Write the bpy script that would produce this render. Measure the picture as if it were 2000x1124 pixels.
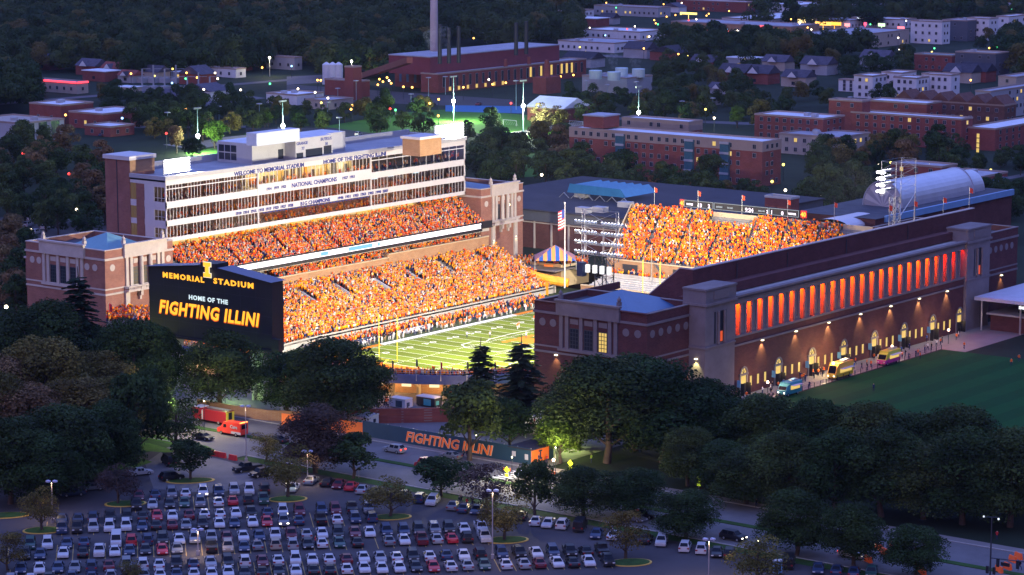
import bpy, math, random
from mathutils import Vector, Matrix
random.seed(7)
R=math.radians
for o in list(bpy.data.objects): bpy.data.objects.remove(o)
sc=bpy.context.scene; COL=sc.collection
# ------------------------------------------------------------ camera
F=5270.; CX,CY,CZ=-490.67,-432.82,117.05
PITCH=R(9.2416); ANG=R(37.631)
fh=Vector((math.cos(ANG),math.sin(ANG),0)); RT=Vector((math.sin(ANG),-math.cos(ANG),0))
FW=fh*math.cos(PITCH)+Vector((0,0,-math.sin(PITCH))); UP=RT.cross(FW); CP=Vector((CX,CY,CZ))
cam=bpy.data.cameras.new('camera'); co=bpy.data.objects.new('camera',cam); COL.objects.link(co)
cam.sensor_width=36; cam.lens=F/2000*36; cam.clip_start=5; cam.clip_end=9000
M=Matrix((RT,UP,-FW)).transposed().to_4x4(); M.translation=CP; co.matrix_world=M; sc.camera=co
# ------------------------------------------------------------ world: dusk sky
w=bpy.data.worlds.new('World'); sc.world=w; w.use_nodes=True
nt=w.node_tree; bg=nt.nodes['Background']; sky=nt.nodes.new('ShaderNodeTexSky')
sky.sky_type='NISHITA'; sky.sun_disc=False; sky.sun_elevation=R(5); sky.sun_rotation=R(250); sky.altitude=200
sky.ozone_density=3.0; sky.air_density=1.4; sky.dust_density=1.5
tint=nt.nodes.new('ShaderNodeMix'); tint.data_type='RGBA'; tint.blend_type='MULTIPLY'; tint.inputs[0].default_value=1
tint.inputs[7].default_value=(2.2,1.6,2.75,1)
tcw=nt.nodes.new('ShaderNodeTexCoord'); sxw=nt.nodes.new('ShaderNodeSeparateXYZ'); rmw=nt.nodes.new('ShaderNodeMapRange'); rmw.inputs[1].default_value=.15; rmw.inputs[2].default_value=1; rmw.inputs[3].default_value=.12; rmw.inputs[4].default_value=5.6
t2=nt.nodes.new('ShaderNodeMix'); t2.data_type='RGBA'; t2.blend_type='MULTIPLY'; t2.inputs[0].default_value=1
nt.links.new(tcw.outputs['Generated'],sxw.inputs[0]); nt.links.new(sxw.outputs[2],rmw.inputs[0]); nt.links.new(sky.outputs[0],tint.inputs[6]); nt.links.new(tint.outputs[2],t2.inputs[6]); nt.links.new(rmw.outputs[0],t2.inputs[7]); nt.links.new(t2.outputs[2],bg.inputs[0]); bg.inputs[1].default_value=0.15
# ------------------------------------------------------------ low sun behind the camera (after-glow)
sl=bpy.data.lights.new('sun','SUN'); sl.energy=0.05; sl.angle=R(25); sl.color=(1,.62,.72)
so=bpy.data.objects.new('sun',sl); COL.objects.link(so); so.rotation_euler=(R(72),0,R(-70))
sc.view_settings.view_transform='Standard'; sc.view_settings.look='None'; sc.view_settings.exposure=0; sc.view_settings.gamma=1
sc.render.engine='CYCLES'
# ------------------------------------------------------------ pixel <-> ground helpers (2000x1124 photograph)
def ray(x,y): return FW*F+RT*(x-1000)-UP*(y-562)
def G(x,y,z=0.):
    d=ray(x,y); t=(z-CZ)/d.z; return CP+d*t
def ONV(x,y,v): d=ray(x,y); return CP+d*((v-CY)/d.y)
def ONU(x,y,u): d=ray(x,y); return CP+d*((u-CX)/d.x)
def PJ(p):
    q=Vector(p)-CP; z=q.dot(FW); return (1000+F*q.dot(RT)/z, 562-F*q.dot(UP)/z)
def ZAT(y,u,v):
    lo,hi=-20.,200.
    for _ in range(40):
        m=(lo+hi)/2
        if PJ((u,v,m))[1]>y: lo=m
        else: hi=m
    return lo
# ------------------------------------------------------------ materials
MT={}
def mat(name,c,rough=.8,metal=0,var=.25,scale=.5,emis=None,es=1,bump=0,spec=None,objvar=0,coat=0):
    if name in MT: return MT[name]
    m=bpy.data.materials.new(name); m.use_nodes=True; MT[name]=m
    n=m.node_tree; b=n.nodes['Principled BSDF']; b.inputs['Roughness'].default_value=rough; b.inputs['Metallic'].default_value=metal
    if spec is None and rough>=.75: spec=.12
    if spec is not None: b.inputs['Specular IOR Level'].default_value=spec
    if coat: b.inputs['Coat Weight'].default_value=coat
    c=tuple(c)+(1,)
    if var>0:
        tc=n.nodes.new('ShaderNodeTexCoord'); nz=n.nodes.new('ShaderNodeTexNoise'); nz.inputs['Scale'].default_value=scale; nz.inputs['Detail'].default_value=5
        nz.inputs['Roughness'].default_value=.65
        mr=n.nodes.new('ShaderNodeMapRange'); mr.inputs[1].default_value=.25; mr.inputs[2].default_value=.75; mr.inputs[3].default_value=1-var; mr.inputs[4].default_value=1+var
        mx=n.nodes.new('ShaderNodeMix'); mx.data_type='RGBA'; mx.blend_type='MULTIPLY'; mx.inputs[0].default_value=1; mx.inputs[6].default_value=c
        n.links.new(tc.outputs['Object'],nz.inputs['Vector']); n.links.new(nz.outputs[0],mr.inputs[0]); n.links.new(mr.outputs[0],mx.inputs[7])
        src=mx.outputs[2]
        if objvar:
            oi=n.nodes.new('ShaderNodeObjectInfo'); r2=n.nodes.new('ShaderNodeMapRange'); r2.inputs[3].default_value=1-objvar; r2.inputs[4].default_value=1+objvar
            m2=n.nodes.new('ShaderNodeMix'); m2.data_type='RGBA'; m2.blend_type='MULTIPLY'; m2.inputs[0].default_value=1
            n.links.new(oi.outputs['Random'],r2.inputs[0]); n.links.new(src,m2.inputs[6]); n.links.new(r2.outputs[0],m2.inputs[7]); src=m2.outputs[2]
        n.links.new(src,b.inputs['Base Color'])
        if bump:
            bp=n.nodes.new('ShaderNodeBump'); bp.inputs['Strength'].default_value=bump; bp.inputs['Distance'].default_value=.3
            n.links.new(nz.outputs[0],bp.inputs['Height']); n.links.new(bp.outputs[0],b.inputs['Normal'])
    else: b.inputs['Base Color'].default_value=c
    if emis is not None:
        b.inputs['Emission Color'].default_value=tuple(emis)+(1,); b.inputs['Emission Strength'].default_value=es
    return m
def glow(name,c,s): return mat(name,(.02,.02,.02),.6,var=0,emis=c,es=s)
def brickmat(name,c1,c2,mort,sx=1.,objvar=0):
    if name in MT: return MT[name]
    m=mat(name,c1,.85,var=.18,scale=.25,objvar=objvar); n=m.node_tree; b=n.nodes['Principled BSDF']
    # courses: brick pattern in the u+v / z plane, fades into a tone at distance
    tc=[x for x in n.nodes if x.type=='TEX_COORD'][0]
    sp=n.nodes.new('ShaderNodeSeparateXYZ'); ad=n.nodes.new('ShaderNodeMath'); cb=n.nodes.new('ShaderNodeCombineXYZ')
    n.links.new(tc.outputs['Object'],sp.inputs[0]); n.links.new(sp.outputs[0],ad.inputs[0]); n.links.new(sp.outputs[1],ad.inputs[1])
    n.links.new(ad.outputs[0],cb.inputs[0]); n.links.new(sp.outputs[2],cb.inputs[1])
    br=n.nodes.new('ShaderNodeTexBrick'); br.inputs['Scale'].default_value=1; br.inputs['Brick Width'].default_value=.8*sx; br.inputs['Row Height'].default_value=.28*sx
    br.inputs['Mortar Size'].default_value=.02; br.inputs['Color1'].default_value=tuple(c1)+(1,); br.inputs['Color2'].default_value=tuple(c2)+(1,); br.inputs['Mortar'].default_value=tuple(mort)+(1,)
    n.links.new(cb.outputs[0],br.inputs[0])
    mx=[x for x in n.nodes if x.type=='MIX'][0]; n.links.new(br.outputs[0],mx.inputs[6])
    return m
BRICK=brickmat('stadium_brick_lit',(.245,.105,.082),(.205,.085,.07),(.23,.16,.14))  # west side brick, kept lighter to carry the stadium spill light
BRICKD=brickmat('dark_brick',(.105,.036,.036),(.08,.028,.030),(.10,.065,.062))  # darker copy of the stadium brick; missing spill light is put into the colour
BRICKT=brickmat('tan_brick',(.36,.20,.11),(.32,.17,.09),(.34,.25,.18))
BRICKR=brickmat('red_brick',(.22,.055,.045),(.18,.045,.04),(.2,.12,.11))
STONE=mat('limestone',(.40,.345,.33),.8,var=.16,scale=.35)
CONC=mat('concrete',(.36,.34,.33),.85,var=.2,scale=.4)
TANC=mat('tan_concrete',(.46,.36,.24),.8,var=.12,scale=.3)
WHITE=mat('white_panel',(.50,.475,.50),.5,var=.05,scale=.3)
LGREY=mat('light_grey_panel',(.33,.33,.37),.6,var=.08)
ROOFW=mat('white_roof_membrane',(.60,.60,.64),.55,var=.22,scale=.12)
ROOFG=mat('grey_roof',(.32,.31,.35),.8,var=.25,scale=.15)
ROOFD=mat('dark_roof',(.07,.07,.085),.8,var=.3,scale=.2)
SHING=mat('shingle_roof',(.06,.055,.075),.85,var=.3,scale=.6,objvar=.4)
BROWNR=mat('brown_roof',(.12,.06,.05),.85,var=.3,scale=.6)
COPPER=mat('verdigris_roof',(.12,.25,.29),.55,var=.12,scale=.4)
BLUER=mat('blue_metal_roof',(.035,.10,.20),.4,var=.12,scale=.3)
METAL=mat('galvanised_steel',(.45,.46,.48),.4,.7,var=.1)
DMETAL=mat('dark_steel',(.05,.055,.07),.45,.5,var=.1)
ALU=mat('aluminium_bleacher',(.50,.49,.46),.5,.3,var=.1)
GLASSD=mat('dark_glass',(.02,.025,.04),.12,var=0,spec=.7)
GLASSW=mat('lit_glass',(.05,.04,.02),.3,var=0,emis=(1,.68,.18),es=.85)
GLASSDIM=mat('dim_glass',(.05,.04,.03),.2,var=0,emis=(1,.62,.3),es=.09)
FRAME=mat('window_frame',(.30,.28,.29),.5,var=0)
ORANGE=mat('orange_paint',(.85,.20,.03),.6,var=.08)
NAVY=mat('navy_paint',(.015,.035,.09),.6,var=.1)
BLACK=mat('black_plastic',(.012,.012,.018),.5,var=0)
RUB=mat('rubber',(.015,.015,.015),.8,var=0)
ASPH=mat('asphalt',(.065,.058,.062),.85,var=.22,scale=.08)
ROADM=mat('road_concrete',(.135,.125,.125),.8,var=.25,scale=.12)
PAVE=mat('paving',(.19,.165,.155),.8,var=.15,scale=.15)
GRASS=mat('grass',(.035,.075,.018),.95,var=.35,scale=.2)
YEL=mat('yellow_paint',(.75,.45,.04),.6,var=.1)
WPAINT=mat('white_line_paint',(.75,.75,.75),.7,var=.1)
TRUNK=mat('bark',(.075,.055,.045),.9,var=.3,scale=2)
# ------------------------------------------------------------ mesh builder
class MB:
    def __init__(s): s.v=[]; s.f=[]; s.m=[]; s.c=None
    def add(s,vs,fs,m=0):
        n=len(s.v); s.v+= [tuple(p) for p in vs]; s.f+=[tuple(i+n for i in f) for f in fs]; s.m+=[m]*len(fs); return s
    def quad(s,a,b,c,d,m=0): return s.add([a,b,c,d],[(0,1,2,3)],m)
    def box(s,x0,x1,y0,y1,z0,z1,m=0,top=None):
        if x0>x1:x0,x1=x1,x0
        if y0>y1:y0,y1=y1,y0
        vs=[(x0,y0,z0),(x1,y0,z0),(x1,y1,z0),(x0,y1,z0),(x0,y0,z1),(x1,y0,z1),(x1,y1,z1),(x0,y1,z1)]
        fs=[(0,3,2,1),(0,1,5,4),(1,2,6,5),(2,3,7,6),(3,0,4,7)]
        s.add(vs,fs,m); n=len(s.v)-8; s.f.append((n+4,n+5,n+6,n+7)); s.m.append(m if top is None else top); return s
    def prism(s,poly,z0,z1,m=0,top=None):
        k=len(poly); vs=[(x,y,z0) for x,y in poly]+[(x,y,z1) for x,y in poly]
        s.add(vs,[tuple(range(k-1,-1,-1))]+[(i,(i+1)%k,(i+1)%k+k,i+k) for i in range(k)],m)
        n=len(s.v)-2*k; s.f.append(tuple(n+k+i for i in range(k))); s.m.append(m if top is None else top); return s
    def tube(s,p,q,r,r2=None,n=6,m=0,cap=True):
        p=Vector(p);q=Vector(q); d=(q-p); 
        if d.length<1e-6: return s
        d.normalize(); a=d.orthogonal().normalized(); b=d.cross(a); r2=r if r2 is None else r2
        vs=[];
        for P,rr in ((p,r),(q,r2)):
            for i in range(n):
                t=2*math.pi*i/n; vs.append(P+a*(rr*math.cos(t))+b*(rr*math.sin(t)))
        fs=[(i,(i+1)%n,(i+1)%n+n,i+n) for i in range(n)]
        if cap: fs+=[tuple(range(n-1,-1,-1)),tuple(range(n,2*n))]
        return s.add(vs,fs,m)
    def sph(s,c,r,m=0,n=8,k=5,sz=1.):
        vs=[];fs=[]
        for j in range(k+1):
            ph=math.pi*j/k
            for i in range(n): vs.append((c[0]+r*math.sin(ph)*math.cos(2*math.pi*i/n),c[1]+r*math.sin(ph)*math.sin(2*math.pi*i/n),c[2]+r*sz*math.cos(ph)))
        for j in range(k):
            for i in range(n): fs.append((j*n+i,(j+1)*n+i,(j+1)*n+(i+1)%n,j*n+(i+1)%n))
        return s.add(vs,fs,m)
    def gable(s,x0,x1,y0,y1,z0,h,ax='x',over=.5,m=0,mw=None):
        if ax=='x':
            ym=(y0+y1)/2; a=[(x0-over,y0-over,z0),(x1+over,y0-over,z0),(x1+over,y1+over,z0),(x0-over,y1+over,z0),(x0-over,ym,z0+h),(x1+over,ym,z0+h)]
            s.add(a,[(0,1,5,4),(2,3,4,5),(0,3,2,1)],m); s.add(a,[(0,4,3),(1,2,5)],m if mw is None else mw)
        else:
            xm=(x0+x1)/2; a=[(x0-over,y0-over,z0),(x1+over,y0-over,z0),(x1+over,y1+over,z0),(x0-over,y1+over,z0),(xm,y0-over,z0+h),(xm,y1+over,z0+h)]
            s.add(a,[(1,2,5,4),(3,0,4,5),(0,3,2,1)],m); s.add(a,[(0,1,4),(2,3,5)],m if mw is None else mw)
        return s
    def hip(s,x0,x1,y0,y1,z0,h,m=0):
        c=((x0+x1)/2,(y0+y1)/2,z0+h); s.add([(x0,y0,z0),(x1,y0,z0),(x1,y1,z0),(x0,y1,z0),c],[(0,1,4),(1,2,4),(2,3,4),(3,0,4),(0,3,2,1)],m); return s
    def mesh(s,name,mats,off=Vector((0,0,0)),smooth=False):
        me=bpy.data.meshes.new(name); me.from_pydata([(x-off[0],y-off[1],z-off[2]) for x,y,z in s.v],[],s.f)
        mats=mats if isinstance(mats,(list,tuple)) else [mats]
        for q in mats: me.materials.append(q)
        me.polygons.foreach_set('material_index',s.m)
        if smooth: me.polygons.foreach_set('use_smooth',[True]*len(s.f))
        me.update(); return me
def rloc(o):
    return o.location.copy() if o.parent is None else o.location+rloc(o.parent)
def part(name,mb,mats,parent=None,smooth=False,label=None):
    """one mesh object; mesh given in world coordinates, origin moved to its base centre"""
    xs=[p[0] for p in mb.v]; ys=[p[1] for p in mb.v]; zs=[p[2] for p in mb.v]
    off=Vector(((min(xs)+max(xs))/2,(min(ys)+max(ys))/2,min(zs)))
    o=bpy.data.objects.new(name,mb.mesh(name,mats,off,smooth)); COL.objects.link(o)
    if parent is not None: o.parent=parent; o.location=off-rloc(parent)
    else: o.location=off
    if label: o['label']=label
    return o
def tag(o,label,cat,group=None,kind=None):
    o['label']=label; o['category']=cat
    if group: o['group']=group
    if kind: o['kind']=kind
    return o
def thing(name,label,cat,loc,group=None,rz=0):
    o=bpy.data.objects.new(name,None); COL.objects.link(o); o.location=Vector(loc); o.rotation_euler=(0,0,rz); o.empty_display_size=.5
    return tag(o,label,cat,group)
def struct(name,mb,mats,label=None):
    o=part(name,mb,mats); o['kind']='structure'
    if label: o['label']=label
    return o
def dup(root,loc,rz=None,label=None,group=None,mats=None,sc_=None):
    r=root.copy(); COL.objects.link(r); r.location=loc
    if rz is not None: r.rotation_euler=(0,0,rz)
    if label: r['label']=label
    if group: r['group']=group
    if sc_: r.scale=sc_ if isinstance(sc_,(tuple,list)) else (sc_,)*3
    def rec(a,b):
        for ch in kids.get(a.name,()):
            c=ch.copy(); COL.objects.link(c); c.parent=b
            if mats:
                for i,sl_ in enumerate(c.material_slots):
                    nm=sl_.material.name if sl_.material else ''
                    if nm in mats: sl_.link='OBJECT'; sl_.material=mats[nm]
            rec(ch,c)
    kids=KIDS(root); rec(root,r); return r
_kc={}
def KIDS(root):
    if root.name not in _kc:
        d={}
        def rec(o):
            d[o.name]=list(o.children)
            for c in o.children: rec(c)
        rec(root); _kc[root.name]=d
    return _kc[root.name]
def lamp(kind,name,loc,e,c=(1,1,1),size=1.,target=None,spot=60,blend=.6,parent=None,sizey=None):
    l=bpy.data.lights.new(name,kind); l.energy=e; l.color=c
    if kind in('POINT','SPOT'): l.shadow_soft_size=size
    if kind=='SPOT': l.spot_size=R(spot); l.spot_blend=blend
    if kind=='AREA':
        l.size=size
        if sizey: l.shape='RECTANGLE'; l.size_y=sizey
    o=bpy.data.objects.new(name,l); COL.objects.link(o)
    p=Vector(loc)
    if parent is not None: o.parent=parent; o.location=p-rloc(parent)
    else: o.location=p
    if target is not None:
        d=Vector(target)-p; o.rotation_euler=d.to_track_quat('-Z','Y').to_euler()
    return o
def text(name,s,size,mat_,origin,xdir,zdir,parent=None,bold=.0,ext=.03,shear=0,space=1.,align='LEFT',fit=None):
    cu=bpy.data.curves.new(name,'FONT'); cu.body=s; cu.size=size; cu.extrude=ext; cu.offset=bold; cu.shear=shear; cu.space_character=space; cu.align_x=align; cu.resolution_u=2
    o=bpy.data.objects.new(name+'_tmp',cu); COL.objects.link(o)
    dg=bpy.context.evaluated_depsgraph_get(); me=bpy.data.meshes.new_from_object(o.evaluated_get(dg)); bpy.data.objects.remove(o)
    xs=[v.co.x for v in me.vertices]; X=Vector(xdir).normalized(); Z=Vector(zdir).normalized(); N=X.cross(Z)
    k=1.
    if fit: k=fit/(max(xs)-min(xs))
    x0=min(xs)
    o=bpy.data.objects.new(name,me); COL.objects.link(o)
    for v in me.vertices:
        p=v.co; v.co=X*((p.x-x0)*k)+Z*p.y+N*p.z
    me.materials.clear(); me.materials.append(mat_)
    o.location=Vector(origin)-(rloc(parent) if parent else Vector((0,0,0)))
    if parent: o.parent=parent
    return o
def fieldmat(nm,cc,per,amp,ax):
    m=mat(nm,cc,.95,var=.14,scale=.25); n=m.node_tree; b=n.nodes['Principled BSDF']
    g=n.nodes.new('ShaderNodeNewGeometry'); s=n.nodes.new('ShaderNodeSeparateXYZ'); n.links.new(g.outputs['Position'],s.inputs[0])
    a=n.nodes.new('ShaderNodeMath'); a.operation='PINGPONG'; a.inputs[1].default_value=4.572; n.links.new(s.outputs[0],a.inputs[0])
    c=n.nodes.new('ShaderNodeMath'); c.operation='GREATER_THAN'; c.inputs[1].default_value=2.286; 
    f=n.nodes.new('ShaderNodeMath'); f.operation='MODULO'; f.inputs[1].default_value=per; ad=n.nodes.new('ShaderNodeMath'); ad.inputs[1].default_value=914.4
    n.links.new(s.outputs[ax],ad.inputs[0]); ad.inputs[1].default_value=per*100; n.links.new(ad.outputs[0],f.inputs[0]); c.inputs[1].default_value=per/2; n.links.new(f.outputs[0],c.inputs[0])
    mr=n.nodes.new('ShaderNodeMapRange'); mr.inputs[3].default_value=1-amp; mr.inputs[4].default_value=1+amp; n.links.new(c.outputs[0],mr.inputs[0])
    src=b.inputs['Base Color'].links[0].from_socket; mx=n.nodes.new('ShaderNodeMix'); mx.data_type='RGBA'; mx.blend_type='MULTIPLY'; mx.inputs[0].default_value=1
    n.links.new(src,mx.inputs[6]); n.links.new(mr.outputs[0],mx.inputs[7]); n.links.new(mx.outputs[2],b.inputs['Base Color']); return m
# ============================================================ SETTING: ground, streets, car park, field
def sheet(name,rects,z,m,label=None):
    b=MB()
    for r in rects:
        if len(r)==4 and not isinstance(r[0],(tuple,list,Vector)): x0,x1,y0,y1=r; b.quad((x0,y0,z),(x1,y0,z),(x1,y1,z),(x0,y1,z))
        else: b.add([(p[0],p[1],z) for p in r],[tuple(range(len(r)))])
    return struct(name,b,m,label)
GROUND=mat('ground_cover',(.018,.026,.015),.95,var=.5,scale=.03)
sheet('ground',[(-6000,-44,-6000,8000),(118,9000,-6000,8000),(-44,118,-6000,-80),(-44,118,30,8000)],0,GROUND)
def gp(pts,z=0): return [tuple(G(x,y,z)) for x,y in pts]
RX=(-900,900)
sheet('road',[(-114.5,-102.6,*RX),(-101,-89.5,*RX)],.012,ROADM,'wide divided street of pale concrete')
b=MB(); b.box(-102.6,-101,-600,-99,0,.14); b.box(-102.6,-101,-92,600,0,.14); struct('median',b,GRASS)
KERB=mat('kerb_concrete',(.33,.31,.3),.8,var=.12)
KYEL=mat('yellow_kerb',(.55,.33,.05),.7,var=.15)
b=MB()
for x in(-114.8,-89.3): b.box(x-.1,x+.15,-600,-77 if x<-100 else 600,0,.15)
b.box(-114.9,-114.65,-62,600,0,.15); struct('kerb',b,KERB)
sheet('verge',[(-118,-114.9,-600,-78),(-118,-114.9,-62,300)],.03,GRASS)
sheet('pavement',[(-89.1,-86.5,-600,600)],.05,PAVE)
sheet('plaza',[[(-86.5,-130),(-86.5,60),(-30,60),(-30,-130)]],.03,mat('plaza_paving',(.15,.135,.14),.8,var=.2,scale=.1))
sheet('car_park',[[(-118,-600),(-118,-60),(-125,-50),(-165,-50),(-270,-110),(-270,-600)]],.012,ASPH,'asphalt car park with yellow bays')
sheet('driveway',[gp([(283,905),(330,872),(440,900),(520,925),(430,965),(300,955)],.02)],.02,ROADM)
sheet('driveway_apron',[(-118.2,-114.4,-77,-62)],.02,ROADM)
# lawns left of the drive
sheet('lawn',[(-125,-118,-60,40),(-112,-90,0,300)],.04,GRASS)
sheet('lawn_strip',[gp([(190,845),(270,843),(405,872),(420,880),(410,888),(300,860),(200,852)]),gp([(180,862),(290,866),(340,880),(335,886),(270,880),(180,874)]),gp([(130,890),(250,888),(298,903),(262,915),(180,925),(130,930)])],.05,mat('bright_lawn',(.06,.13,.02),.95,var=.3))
# walkway and practice lawn on the right
sheet('walkway',[(-40,125,-129.6,-121)],.02,PAVE)
sheet('walkway_spur',[(69,200,-136,-129)],.024,PAVE)
TURF=None
sheet('lawn_field',[(-38,69,-230,-130.4)],.03,fieldmat('practice_turf',(.005,.054,.010),9,.13,1),'large dark lawn beside the stadium walk')
# parking islands
def island(px,py,a,bb,name='parking_island'):
    c=G(px,py); mb=MB(); th=math.atan2(1,-1.15)
    def ell(r): return [(c.x+(a*r)*math.cos(t)*math.cos(th)-(bb*r)*math.sin(t)*math.sin(th), c.y+(a*r)*math.cos(t)*math.sin(th)+(bb*r)*math.sin(t)*math.cos(th)) for t in [2*math.pi*i/28 for i in range(28)]]
    mb.prism(ell(1),0,.15,0); mb.prism(ell(1-.25/bb),.15,.2,1)
    return struct(name,mb,[KYEL,mat('island_grass',(.04,.085,.02),.95,var=.4,scale=.6)])
for q in [(245,985,3.8,2.3),(562,976,3.6,2.3),(372,940,4.6,2.2),(85,1037,3.6,2.4),(765,1011,3.6,2.2),(990,1056,3.8,2.4),(1232,1100,3.6,2.4),(10,1008,4.5,2.2)]: island(*q)
# ------------------------------------------------------------ sunken football field
ZF=-6.1
sheet('football_field',[(0,91.44,-48.77,0)],ZF+.004,fieldmat('field_turf',(.115,.155,.011),9.144,.18,0),'striped green football turf')
sheet('field_apron',[(-34,118,-72,20)],ZF,mat('apron_turf',(.05,.07,.03),.95,var=.15))
EZ=mat('end_zone_paint',(.55,.16,.01),.9,var=.06)
sheet('end_zone',[(-9.14,0,-48.77,0)],ZF+.006,EZ,'orange end zone nearest the scoreboard'); sheet('end_zone',[(91.44,100.6,-48.77,0)],ZF+.006,EZ,'orange end zone at the far end')
sheet('sideline_border',[(18.3,73.15,0,1.8),(18.3,73.15,-50.6,-48.77)],ZF+.012,WPAINT)
sheet('orange_border',[(-9.14,18.3,.1,1.8),(73.15,100.6,.1,1.8),(-9.14,18.3,-50.6,-48.9),(73.15,100.6,-50.6,-48.9)],ZF+.012,EZ)
b=MB(); z=ZF+.016
def ln(x0,x1,y0,y1): b.quad((x0,y0,z),(x1,y0,z),(x1,y1,z),(x0,y1,z))
for i in range(0,21): x=i*4.572; ln(x-.075,x+.075,-48.77,0)
for i in range(100):
    x=i*.9144
    if i%5:
        for y in(-18.29,-30.48,-.8,-47.97): ln(x-.07,x+.07,y-.35,y+.35)
for i in range(0,200):
    if i%2==0:
        for y in(-18.29,-30.48): ln(i*.457,i*.457+.32,y-.06,y+.06)
ln(-9.3,-9.14,-48.77,0); ln(100.5,100.7,-48.77,0)
struct('yard_lines',b,WPAINT)
root=thing('field_markings','white yard numbers and outlined orange block letter painted on the turf','field markings',(45.7,-24.4,ZF))
for k,s in enumerate(['1 0','2 0','3 0','4 0','5 0','4 0','3 0','2 0','1 0']):
    x=9.144*(k+1)
    text('yard_number',s,2.6,WPAINT,(x-2.6,-8.2,ZF+.02),(1,0,0),(0,1,0),root,bold=.0,ext=0,fit=4.6)
    text('yard_number',s,2.6,WPAINT,(x+2.6,-40.5,ZF+.02),(-1,0,0),(0,-1,0),root,bold=.0,ext=0,fit=4.6)
b=MB(); out=[(0,9),(3,9.5),(5,7),(7,8.2),(13,8.6),(19,8),(20,4),(19.5,-4),(15,-8),(8,-8.8),(3,-7.5),(-1,-4),(-2,0),(1,3),(-1.5,6)]
out=[(30+x*1.5,-24.4+y) for x,y in out]
for i in range(len(out)):
    p=Vector(out[i]);q=Vector(out[(i+1)%len(out)]); d=(q-p).normalized(); nn=Vector((-d.y,d.x))*.14; p=p-d*.2; q=q+d*.2
    b.quad((*(p-nn),ZF+.02),(*(q-nn),ZF+.02),(*(q+nn),ZF+.02),(*(p+nn),ZF+.02))
part('state_outline',b,WPAINT,root)
b=MB()
for r in [(39,52,-28,-26.3),(39,52,-22.5,-20.8),(43,48,-26.3,-22.5)]: b.quad((r[0],r[2],ZF+.024),(r[1],r[2],ZF+.024),(r[1],r[3],ZF+.024),(r[0],r[3],ZF+.024))
part('block_letter',b,EZ,root)
# goalposts
def goal(u,s,label):
    t=thing('goalpost',label,'goalpost',(u,-24.385,ZF),'yellow goalposts')
    GP=mat('goal_yellow',(.9,.75,.03),.5,var=0)
    for y in(-2.82,2.82):
        b=MB(); b.tube((u,-24.385+y,ZF+3.05),(u,-24.385+y,ZF+13.7),.09,n=6); part('upright',b,GP,t)
    b=MB(); b.tube((u,-27.2,ZF+3.05),(u,-21.56,ZF+3.05),.10); part('crossbar',b,GP,t)
    b=MB(); pts=[(u-1.9*s,0),(u-1.9*s,1.6),(u-1.5*s,2.5),(u-.8*s,3),(u,3.05)]
    for (x,z),(x2,z2) in zip(pts,pts[1:]): b.tube((x,-24.385,ZF+z),(x2,-24.385,ZF+z2),.14)
    part('gooseneck',b,GP,t)
goal(-9.14,1,'yellow goalpost at the near end zone'); goal(100.6,-1,'yellow goalpost at the far end zone before the end stand')
# end-line net poles
for i,(x,y0,y1) in enumerate([(1272,570,478),(1346,565,440)]):
    b=MB(); p=G(x,y0+6,-4); zt=ZAT(y1,p.x,p.y); b.tube((p.x,p.y,-6),(p.x,p.y,zt),.12); b.box(p.x-.3,p.x+.3,p.y-.3,p.y+.3,-6.1,-5.7)
    tag(part('net_pole',b,METAL),['slim pale net pole just right of the far goalpost','slim pale net pole against the far stand, nearer the brick wall'][i],'pole')
# ============================================================ STANDS
import numpy as np
STEP=mat('terrace_concrete',(.20,.185,.18),.85,var=.2,scale=.5)
def lerp(a,b,t): return a+(b-a)*t
def terrace(b,inn,out,z0,z1,rows,m=0):
    for j in range(len(inn)-1):
        for r in range(rows):
            t0=r/rows;t1=(r+1)/rows; za=lerp(z0,z1,t0); zb=lerp(z0,z1,t1)
            P=[(lerp(inn[k][0],out[k][0],t),lerp(inn[k][1],out[k][1],t)) for k,t in ((j,t0),(j+1,t0),(j+1,t1),(j,t1))]
            b.quad((*P[0],zb),(*P[1],zb),(*P[2],zb),(*P[3],zb),m); b.quad((*P[0],za),(*P[1],za),(*P[1],zb),(*P[0],zb),m)
def catmull(pts,n):
    out=[]
    P=[pts[0]]+list(pts)+[pts[-1]]
    for i in range(1,len(P)-2):
        for k in range(n):
            t=k/n; a,b_,c,d=[Vector(p) for p in P[i-1:i+3]]
            out.append(tuple(.5*((2*b_)+(c-a)*t+(2*a-5*b_+4*c-d)*t*t+(3*b_-a-3*c+d)*t**3)))
    out.append(tuple(pts[-1])); return out
inC=catmull([(6,14),(-6,12.5),(-16,6),(-23,-6),(-26,-24.4),(-23,-43),(-16,-55),(-6,-61.5),(6,-63)],6)
outC=catmull([(-18,35),(-33,33),(-48,21),(-59,-2),(-63,-24),(-61.5,-47),(-57.5,-64),(-49,-79),(-37.5,-88.6)],6)
WIN=[(108,14),(80,14),(50,14),(25,14)]+inC; WOUT=[(108,34.6),(80,34.6),(50,34.6),(15,34.9)]+outC
bowl=thing('stadium_bowl','concrete seating bowl of the stadium curving round the near end of the field','seating stand',(30,20,0))
b=MB(); terrace(b,WIN[:5],WOUT[:5],-4.8,4.3,24); terrace(b,WIN[4:],WOUT[4:],-4.8,5.3,24); part('lower_terrace',b,STEP,bowl)
b=MB()
for (a,c) in zip(WIN,WIN[1:]): b.quad((*a,ZF),(*c,ZF),(*c,-4.0),(*a,-4.0))
for (a,c) in zip(inC[-1:]+[(104,-63)],[(104,-63)]): b.quad((*a,ZF),(*c,ZF),(*c,-4.),(*a,-4.))
part('field_wall',b,CONC,bowl)
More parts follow.
